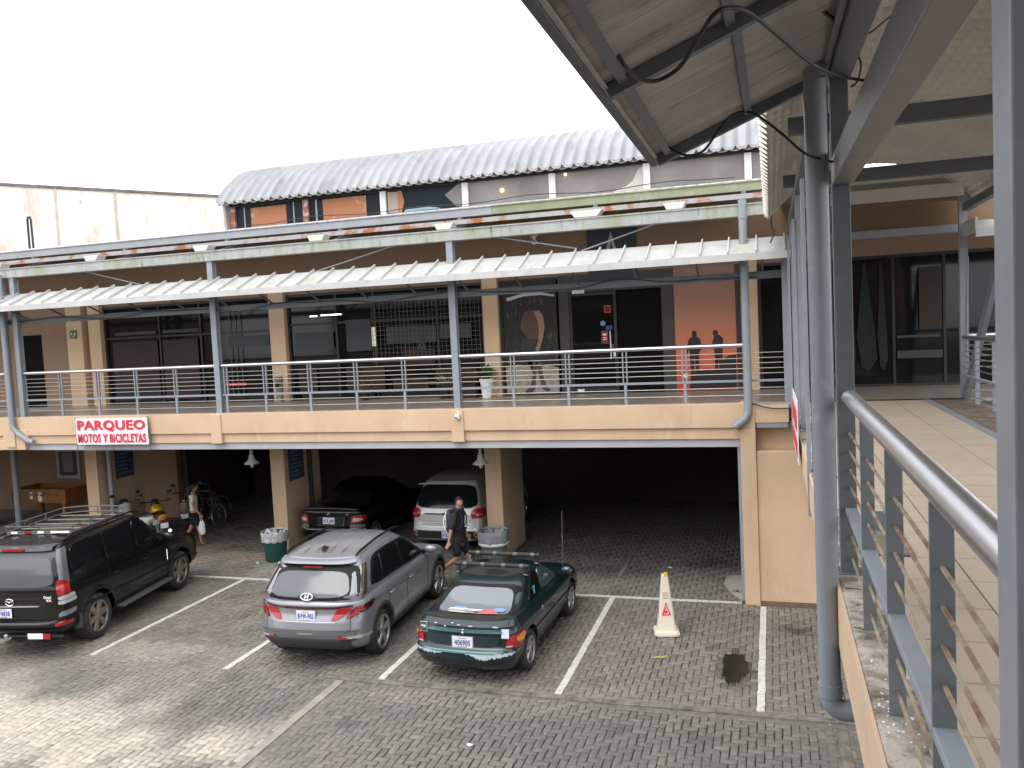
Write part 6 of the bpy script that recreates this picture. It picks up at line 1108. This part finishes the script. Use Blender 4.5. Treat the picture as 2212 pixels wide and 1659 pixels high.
# man walking to the right: local +x is his heading, +y his left
man = thing('person', 'man in black shirt and shorts walking right past the silver car, wearing a backpack', 'person', (-6.22, 15.72, .012), math.radians(2))
sk = [(0, 0, .90), (0, 0, 1.02), (.0, 0, 1.16), (.01, 0, 1.28), (.012, 0, 1.37), (.025, 0, 1.47),       # 0-5 pelvis .. neck
      (.0, .18, 1.35), (-.03, .235, 1.13), (.07, .26, .91), (.09, .265, .87),                                # 6-9 left arm (far, swings forward)
      (.0, -.18, 1.35), (-.06, -.245, 1.12), (-.11, -.27, .89), (-.12, -.275, .84),                           # 10-13 right arm (near, swings back)
      (.03, .095, .87), (.17, .10, .48), (.20, .10, .09), (.27, .10, .045),                                   # 14-17 front leg
      (-.01, -.095, .87), (-.02, -.10, .47), (-.38, -.11, .21), (-.36, -.115, .10)]                         # 18-21 rear leg, heel up
ed = [(0, 1), (1, 2), (2, 3), (3, 4), (4, 5), (4, 6), (6, 7), (7, 8), (8, 9), (4, 10), (10, 11), (11, 12), (12, 13), (0, 14), (14, 15), (15, 16), (16, 17), (0, 18), (18, 19), (19, 20), (20, 21)]
rd = [(.085, .11), (.085, .11), (.09, .115), (.09, .12), (.06, .075), .052, .050, .044, .030, .026, .058, .044, .030, .026, .082, .058, .036, .03, .082, .058, .038, .032]
body = skinned('body', sk, ed, rd, skin_m, man)
hm = MB(); fr = head_mesh(hm, (.045, -.004, 1.60), (.72, -.69, -.04), (0, 0, 1), .098); hm.tube([(.022, 0, 1.44), (.03, 0, 1.50), (.035, 0, 1.55)], [.062, .056, .058], 14)
hand(hm, (.088, .265, .885), (.35, .05, -1), (.9, .3, .2), .5); hand(hm, (-.118, -.274, .855), (-.30, -.05, -1), (.8, -.3, .2), .7)
hm = hm.build('hd', skin_m, man, True, local=True)
def join(a, b):
    me = a.data; bmv = [v.co.copy() for v in me.vertices]; f_ = [tuple(p.vertices) for p in me.polygons]; o_ = len(bmv); bmv += [v.co.copy() for v in b.data.vertices]; f_ += [tuple(i+o_ for i in p.vertices) for p in b.data.polygons]
    n = bpy.data.meshes.new(a.name); n.from_pydata(bmv, [], f_); n.materials.append(me.materials[0]); n.polygons.foreach_set('use_smooth', [True]*len(n.polygons)); n.update(); a.data = n; bpy.data.objects.remove(b)
join(body, hm); face_bits(man, fr, .096, skin_m); cap_hair(man, fr, .096, -.45, hair_m)
tors = [(0, 0, .90), (0, 0, 1.02), (0, 0, 1.16), (.01, 0, 1.30), (.01, 0, 1.40), (.005, .10, 1.405), (0, .185, 1.375), (-.022, .228, 1.18), (-.04, .24, 1.08), (.005, -.10, 1.405), (0, -.185, 1.375), (-.045, -.232, 1.18), (-.066, -.25, 1.08), (-.005, 0, .85)]
tors_e = [(13, 0), (0, 1), (1, 2), (2, 3), (3, 4), (4, 5), (5, 6), (6, 7), (7, 8), (4, 9), (9, 10), (10, 11), (11, 12)]; tors_r = [(.138, .168), (.135, .158), (.14, .166), (.145, .185), (.115, .14), .098, .088, .076, .07, .098, .088, .076, .07, (.14, .172)]
skinned('shirt', tors, tors_e, tors_r, blackcloth, man)
MB().tube([(.06, -.07, 1.47), (.085, -.03, 1.40), (.13, 0, 1.30)], [.012, .016, .006], 6).tube([(.06, .07, 1.47), (.085, .03, 1.40), (.13, 0, 1.30)], [.012, .016, .006], 6).build('collar', blackcloth, man, True, local=True)
MB().prism([(-.03, 1.46), (.03, 1.46), (0, 1.29)], lambda u, v, d: (d-(v-1.30)*.28, u, v), .128, .136).build('open_neck', skin_m, man, local=True)
skinned('shorts', [(0, 0, .97), (.03, .095, .80), (.10, .10, .66), (.155, .10, .50), (-.01, -.095, .80), (-.015, -.10, .66), (-.02, -.10, .47), (0, 0, .88)], [(0, 7), (7, 1), (1, 2), (2, 3), (7, 4), (4, 5), (5, 6)], [(.12, .15), .112, .10, .094, .112, .10, .094, (.132, .165)], shorts_m, man)
for pts, nm in (([(.16, .10, .055), (.22, .10, .05), (.34, .10, .04)], 'shoe'), ([(-.415, -.115, .15), (-.375, -.115, .075), (-.32, -.115, .035)], 'shoe')):
    s_ = MB().tube([Vector(pts[0])-(Vector(pts[1])-Vector(pts[0]))*.4, *pts, Vector(pts[2])+(Vector(pts[2])-Vector(pts[1]))*.2], [.028, .045, .048, .042, .02], 12).build(nm, M('navy_shoe', (.03, .04, .09), .6), man, True, local=True)
    d_ = (Vector(pts[2])-Vector(pts[0])).normalized(); n_ = Vector((0, 1, 0)).cross(d_); n_ = n_ if n_.z < 0 else -n_
    MB().tube([Vector(p)+n_*.022 for p in (pts[0], pts[1], pts[2])], [.036, .044, .036], 10).build('sole', wht, s_, True, local=True)
MB().tube([(-.355, -.112, .235), (-.385, -.113, .19)], .037, 12).build('sock', M('dark_sock', (.02, .02, .03), .8), man, True, local=True)
bk = thing('backpack', 'navy backpack with white side edge worn by the walking man', 'backpack', (-6.22, 15.72, .012), math.radians(2))
P = []
for i in range(11):
    z = .98+.46*i/10; w = .15*math.sin(math.pi*(.12+.80*i/10))**.35; dp = .155*math.sin(math.pi*(.16+.74*i/10))**.5; P.append([(-.125-dp*max(0, -math.cos(a))**.7*(1 if math.cos(a) < 0 else 0)+.0, w*math.sin(a), z) if True else 0 for a in np.linspace(math.pi/2, 3*math.pi/2, 15)]+[(-.12, -w, z), (-.12, w, z)]); P[-1].append(P[-1][0])
MB().grid(P, flip=True).add([p for p in P[0][:-1]], [tuple(range(len(P[0])-1))]).add([p for p in P[-1][:-1]], [tuple(range(len(P[0])-2, -1, -1))]).build('bag', M('navy_nylon', (.012, .02, .05), .6, bump=(20, .3)), bk, True, local=True)
MB().tube([(-.285+.12*((z-1.2)/.25)**2, -.075, z) for z in np.linspace(.99, 1.40, 9)], .014, 8).build('white_edge', wht, bk, True, local=True)
for q in (1, -1): MB().tube([(-.13, q*.10, 1.42), (-.03, q*.13, 1.50), (.08, q*.13, 1.44), (.145, q*.13, 1.30), (.12, q*.16, 1.12), (-.08, q*.16, 1.04)], .017, 8).build('strap', M('navy_strap', (.015, .02, .045), .7), bk, True, local=True)
text('SANTORINI', .05, wht, bk, Matrix.Translation((-.205, -.148, 1.25)) @ Matrix.Rotation(-math.pi/2, 4, 'Y') @ Matrix.Rotation(math.pi/2, 4, 'X') if False else Matrix.Translation((-.21, -.150, 1.24)) @ Matrix.Rotation(math.pi/2, 4, 'X') @ Matrix.Rotation(math.pi/2, 4, 'Z'), bold=.001)
# woman walking right, seen from behind-right
wm = thing('person', 'woman in cream top and dark shorts walking under the gallery, carrying bags', 'person', (-14.12, 17.55, .0), math.radians(30))
sk = [(0, 0, .82), (0, 0, .95), (0, 0, 1.08), (.01, 0, 1.20), (.01, 0, 1.30), (.02, 0, 1.37), (0, .16, 1.28), (-.03, .20, 1.03), (.06, .20, .83), (.07, .20, .80), (0, -.16, 1.28), (.03, -.20, 1.03), (.16, -.20, .84), (.18, -.20, .80),
      (-.01, .085, .80), (-.10, .09, .44), (-.34, .09, .12), (-.29, .09, .05), (.02, -.085, .80), (.11, -.09, .44), (.15, -.09, .08), (.22, -.09, .035)]
rd = [(.10, .13), (.09, .115), (.095, .12), (.095, .13), (.065, .085), .045, .048, .036, .025, .022, .048, .036, .025, .022, .08, .052, .030, .025, .08, .052, .030, .025]
body = skinned('body', sk, ed, rd, M('skin_tan', (.36, .19, .12), .55), wm); hm = MB(); fr = head_mesh(hm, (.03, 0, 1.465), (1, -.1, -.05), (0, 0, 1), .088); hm.tube([(.015, 0, 1.33), (.02, 0, 1.40)], [.045, .045], 12)
hand(hm, (.07, .20, .815), (.2, 0, -1), (1, 0, 0), .6, .9); hand(hm, (.175, -.20, .81), (.2, 0, -1), (1, 0, 0), 1.5, .9); hm = hm.build('hd', MATS['skin_tan'], wm, True, local=True); join(body, hm); face_bits(wm, fr, .088, skin_m); cap_hair(wm, fr, .088, -.9, hair_m, back=.01, thick=1.12)
MB().tube([(-.05, 0, 1.50), (-.09, .0, 1.42), (-.10, .0, 1.30), (-.10, .0, 1.18)], [.05, .06, .055, .02], 12).build('long_hair', hair_m, wm, True, local=True)
skinned('top', [(0, 0, .84), (0, 0, .95), (0, 0, 1.08), (.01, 0, 1.20), (.01, 0, 1.30), (0, .155, 1.27), (-.02, .185, 1.13), (0, -.155, 1.27), (.02, -.185, 1.13)], [(0, 1), (1, 2), (2, 3), (3, 4), (4, 5), (5, 6), (4, 7), (7, 8)], [(.13, .15), (.115, .135), (.112, .135), (.11, .145), (.075, .095), .066, .058, .066, .058], M('cream_top', (.60, .56, .45), .8, var=(10, .1), bump=(14, .4)), wm)
skinned('shorts', [(0, 0, .82), (-.01, .09, .76), (-.06, .09, .58), (-.08, .09, .50), (.02, -.09, .76), (.075, -.09, .58), (.09, -.09, .50)], [(0, 1), (1, 2), (2, 3), (0, 4), (4, 5), (5, 6)], [(.12, .14), .10, .088, .084, .10, .088, .084], shorts_m, wm)
for p in ((.15, -.09, .02), (-.33, .09, .03)): MB().hexa([(p[0]-.06, p[1]-.035, p[2]-.02), (p[0]+.17, p[1]-.04, p[2]-.02), (p[0]+.17, p[1]+.04, p[2]-.02), (p[0]-.06, p[1]+.035, p[2]-.02)], [(p[0]-.06, p[1]-.035, p[2]), (p[0]+.17, p[1]-.04, p[2]), (p[0]+.17, p[1]+.04, p[2]), (p[0]-.06, p[1]+.035, p[2])]).build('sandal', M('brown_sandal', (.12, .06, .035), .7), wm, local=True)
def soft_bag(mb, c, w, d_, h, n=20):
    P = []
    for i in range(9):
        v = i/8; k = math.sin(math.pi*(.18+.74*(1-v)))**.6*(1-.35*v); P.append([(c[0]+w*k*math.cos(a)*(1+.08*math.sin(3*a+i)), c[1]+d_*k*math.sin(a), c[2]+h*v+.008*math.sin(5*a)) for a in np.linspace(0, 2*math.pi, n+1)])
    return mb.grid(P).add(P[0][:-1], [tuple(range(n-1, -1, -1))]).add(P[-1][:-1], [tuple(range(n))])
sb = thing('shopping_bag', 'white plastic carrier bag held in the woman\'s right hand', 'bag', tuple(Matrix.Rotation(math.radians(30), 3, 'Z') @ Vector((.20, -.20, .30))+Vector((-14.12, 17.55, 0)))); soft_bag(MB(), (0, 0, 0), .12, .06, .34).build('bag', M('white_plastic', (.66, .66, .68), .4, bump=(14, .6)), sb, True, local=True); MB().tube([(-.04, 0, .32), (0, 0, .46), (.04, 0, .32)], .012, 6).build('handles', wht, sb, True, local=True)
hb = thing('handbag', 'brown shoulder handbag on the woman\'s left side', 'bag', tuple(Matrix.Rotation(math.radians(30), 3, 'Z') @ Vector((-.22, -.06, .84))+Vector((-14.12, 17.55, 0)))); soft_bag(MB(), (0, 0, 0), .17, .08, .30).build('bag', M('brown_leather', (.07, .035, .022), .5, bump=(20, .3)), hb, True, local=True); MB().tube([(-.08, 0, .28), (.05, .03, .46), (.20, .05, .50), (.10, 0, .28)], .012, 6).build('strap', MATS['brown_leather'], hb, True, local=True)
# person in red deep in the garage
dp_ = thing('person', 'dim figure in a red top standing in the dark garage beyond the pendant lamp', 'person', (-14.3, 22.5, 0), math.radians(200))
sk2_ = [(0, 0, .90), (0, 0, 1.02), (.0, 0, 1.16), (.01, 0, 1.30), (.012, 0, 1.42), (.025, 0, 1.49), (.0, .19, 1.39), (.0, .235, 1.13), (.2, .2, 1.1), (.25, .2, 1.1), (.0, -.19, 1.39), (0, -.245, 1.12), (.02, -.27, .89), (.02, -.275, .84), (0, .095, .87), (0, .10, .48), (0, .10, .09), (.08, .10, .045), (0, -.095, .87), (0, -.10, .47), (0, -.10, .09), (.08, -.1, .045)]
body = skinned('body', sk2_, ed, [(.10, .13), (.105, .13), (.115, .14), (.115, .155), (.08, .10), .055, .058, .044, .030, .026, .058, .044, .030, .026, .082, .058, .036, .03, .082, .058, .038, .032], skin_m, dp_); hm = MB(); fr = head_mesh(hm, (.045, 0, 1.60), (1, 0, 0), (0, 0, 1), .096); hand(hm, (.25, .2, 1.1), (1, 0, 0), (0, -1, 0)); hand(hm, (.02, -.275, .84), (0, 0, -1), (1, 0, 0)); hm = hm.build('hd', skin_m, dp_, True, local=True); join(body, hm); face_bits(dp_, fr, .096, skin_m); cap_hair(dp_, fr, .096, -.45, hair_m)
skinned('shirt', tors, tors_e, tors_r, M('red_shirt', (.35, .03, .03), .8), dp_); skinned('trousers', [(0, 0, .90), (0, .095, .84), (0, .10, .48), (0, .10, .1), (0, -.095, .84), (0, -.10, .48), (0, -.10, .1)], [(0, 1), (1, 2), (2, 3), (0, 4), (4, 5), (5, 6)], [(.125, .145), .10, .07, .06, .10, .07, .06], shorts_m, dp_)
# ---------------------------------------------------------------- motorcycles and bicycles in the left bay
def moto(label, loc, rz, pm, am, scooter):
    t = thing('motorcycle', label, 'motorcycle', loc, rz)
    for y in (0, 1.25):
        w = MB().lathe([(.27, -.04), (.29, -.05), (.31, 0), (.29, .05), (.27, .04), (.25, 0), (.27, -.04)], (0, y, .31), 'x', 28).build('wheel', rubber, t, True, local=True); m_ = MB().lathe([(.245, -.02), (.255, 0), (.245, .02), (.235, 0), (.245, -.02)], (0, y, .31), 'x', 24)
        for k in range(6): a = k*math.pi/3; m_.tube([(0, y, .31), (0, y+.24*math.cos(a), .31+.24*math.sin(a))], .012, 6)
        m_.lathe([(0, -.04), (.05, -.04), (.05, .04), (0, .04)], (0, y, .31), 'x', 12).build('rim', rim_dk, w, 30, local=True)
    MB().tube([(-.07, 1.27, .31), (-.07, 1.08, .78), (0, 1.02, .95)], .022, 8).tube([(.07, 1.27, .31), (.07, 1.08, .78), (0, 1.02, .95)], .022, 8).build('fork', steel, t, True, local=True)
    MB().tube([(-.33, .88, 1.03), (-.2, .98, 1.0), (.2, .98, 1.0), (.33, .88, 1.03)], .014, 8).tube([(-.38, .86, 1.03), (-.25, .93, 1.02)], .02, 8).tube([(.38, .86, 1.03), (.25, .93, 1.02)], .02, 8).build('handlebar', blk, t, True, local=True)
    for q in (1, -1): MB().tube([(q*.27, .93, 1.03), (q*.32, .94, 1.2)], .007, 6).ball((q*.36, .94, 1.24), (.07, .02, .045), 12, 8).build('mirror', blk, t, True, local=True)
    def shell(prof, hw, m, nm):   # closed side outline swelled sideways
        n = len(prof); cx = sum(p[0] for p in prof)/n; cz = sum(p[1] for p in prof)/n; P = []
        for x, k in ((-hw, .55), (-hw*.8, .85), (0, 1.0), (hw*.8, .85), (hw, .55)): P.append([(x, cx+(a-cx)*k, cz+(b-cz)*k) for a, b in prof+[prof[0]]])
        MB().grid(P).add(P[0][:-1], [tuple(range(n))]).add(P[-1][:-1], [tuple(range(n-1, -1, -1))]).build(nm, m, t, 50, local=True)
    if scooter:
        shell([(1.12, .95), (1.0, 1.05), (.92, .98), (.93, .6), (.9, .35), (1.0, .32), (1.1, .6)], .17, pm, 'front_shield'); shell([(.9, .34), (.45, .30), (.45, .24), (.9, .26)], .16, blk, 'footboard'); shell([(.5, .55), (.1, .74), (-.3, .78), (-.38, .70), (-.1, .45), (.35, .3)], .15, pm, 'rear_body'); shell([(.5, .70), (.15, .80), (-.28, .84), (-.3, .78), (.1, .72), (.45, .60)], .14, blk, 'seat')
        shell([(1.5, .55), (1.3, .66), (1.1, .6), (1.15, .52), (1.35, .58)], .07, pm, 'front_mudguard'); shell([(1.14, 1.0), (1.05, 1.1), (.95, 1.06), (.98, .98)], .1, am, 'headlamp_cowl')
    else:
        shell([(.95, .88), (.7, .98), (.5, .88), (.5, .76), (.8, .70)], .14, pm, 'fuel_tank'); shell([(.5, .84), (.1, .80), (-.25, .86), (-.28, .80), (.1, .72), (.48, .76)], .12, blk, 'seat'); shell([(.2, .74), (-.25, .82), (-.45, .90), (-.40, .80), (-.1, .64)], .10, pm, 'tail_fairing')
        shell([(.95, .86), (.85, .60), (.6, .52), (.55, .62), (.8, .78)], .16, pm, 'side_fairing'); shell([(.8, .6), (.3, .6), (.25, .3), (.75, .28)], .13, am, 'engine'); shell([(1.55, .56), (1.3, .68), (1.08, .62), (1.12, .55), (1.3, .60)], .07, pm, 'front_mudguard'); shell([(1.16, .98), (1.08, 1.06), (.98, 1.0), (1.0, .86), (1.12, .86)], .1, blk, 'headlamp')
        MB().tube([(.14, .7, .3), (.15, .2, .3), (.15, -.2, .42)], [.02, .035, .045], 10).build('exhaust', chrome, t, True, local=True)
    MB().box(-.09, .09, -.44, -.43, .55, .68).build('number_plate', plate_m, t, local=True); MB().ball((0, -.40, .76), (.07, .03, .04)).build('tail_light', lamp_red, t, True, local=True); MB().tube([(.05, .5, .3), (.18, .45, .02)], .012, 6).build('side_stand', steel, t, True, local=True)
    return t
moto('white and black scooter with round mirrors, behind the black car', (-15.55, 17.5, .0), math.radians(72), M('scooter_white', (.62, .62, .60), .3, coat=.6), blk, True)
moto('yellow motorcycle parked between the scooter and the woman', (-14.95, 17.35, 0), math.radians(48), M('bike_yellow', (.62, .36, .015), .35, coat=.6), steel_d, False)
moto('dark motorcycle in the shade with a white plate, left of the woman', (-15.1, 18.45, 0), math.radians(35), M('bike_darkred', (.06, .008, .01), .3, coat=.6), steel_d, False)
def bicycle(label, loc, rz, m, lean=.1):
    t = thing('bicycle', label, 'bicycle', loc, rz); t.rotation_euler = (0, lean, rz)
    for y in (0, 1.05):
        w = MB().lathe([(.32, -.02), (.34, 0), (.32, .02), (.30, 0), (.32, -.02)], (0, y, .34), 'x', 36).build('wheel', rubber, t, True, local=True); s_ = MB()
        for k in range(16): a = k*math.pi/8; s_.tube([(.01*(-1)**k, y, .34), (0, y+.31*math.cos(a), .34+.31*math.sin(a))], .0018, 3)
        s_.lathe([(.30, -.012), (.308, 0), (.30, .012), (.292, 0), (.30, -.012)], (0, y, .34), 'x', 30).build('rim', stainl, w, local=True)
    fr_ = MB(); 
    for a, b in (((0, .34), (.42, .30)), ((.42, .30), (.30, .80)), ((.30, .76), (.90, .78)), ((.42, .30), (.92, .70)), ((.90, .86), (.94, .66)), ((0, .34), (.31, .72)), ((.94, .66), (1.05, .34))): fr_.tube([(0, *a), (0, *b)], .017, 8)
    fr_.build('frame', m, t, True, local=True); MB().ball((0, .27, .88), (.06, .13, .03)).tube([(0, .30, .80), (0, .28, .87)], .013, 6).build('saddle', blk, t, True, local=True)
    MB().tube([(-.28, .84, .96), (-.1, .93, .96), (.1, .93, .96), (.28, .84, .96)], .013, 8).tube([(0, .93, .96), (0, .90, .86)], .014, 6).build('handlebar', steel, t, True, local=True)
    MB().lathe([(0, -.005), (.09, -.005), (.09, .005), (0, .005)], (.03, .42, .30), 'x', 20).tube([(.03, .42, .30), (.06, .50, .20)], .008, 6).tube([(-.03, .42, .30), (-.06, .34, .40)], .008, 6).build('crank', steel_d, t, True, local=True)
    return t
bicycle('dark mountain bicycle right of the woman in the shaded bay', (-14.75, 19.3, 0), math.radians(75), M('frame_dark_green', (.02, .06, .05), .4), .12)
bicycle('bicycle leaning behind the others with light handlebar, deep in the left bay', (-16.2, 21.2, 0), math.radians(60), M('frame_grey', (.12, .12, .13), .4), -.1)
bicycle('reddish bicycle at the back wall behind the woman', (-15.4, 20.4, 0), math.radians(85), M('frame_red', (.12, .02, .02), .4), .05)
bpy.data.orphans_purge() if hasattr(bpy.data, 'orphans_purge') else None
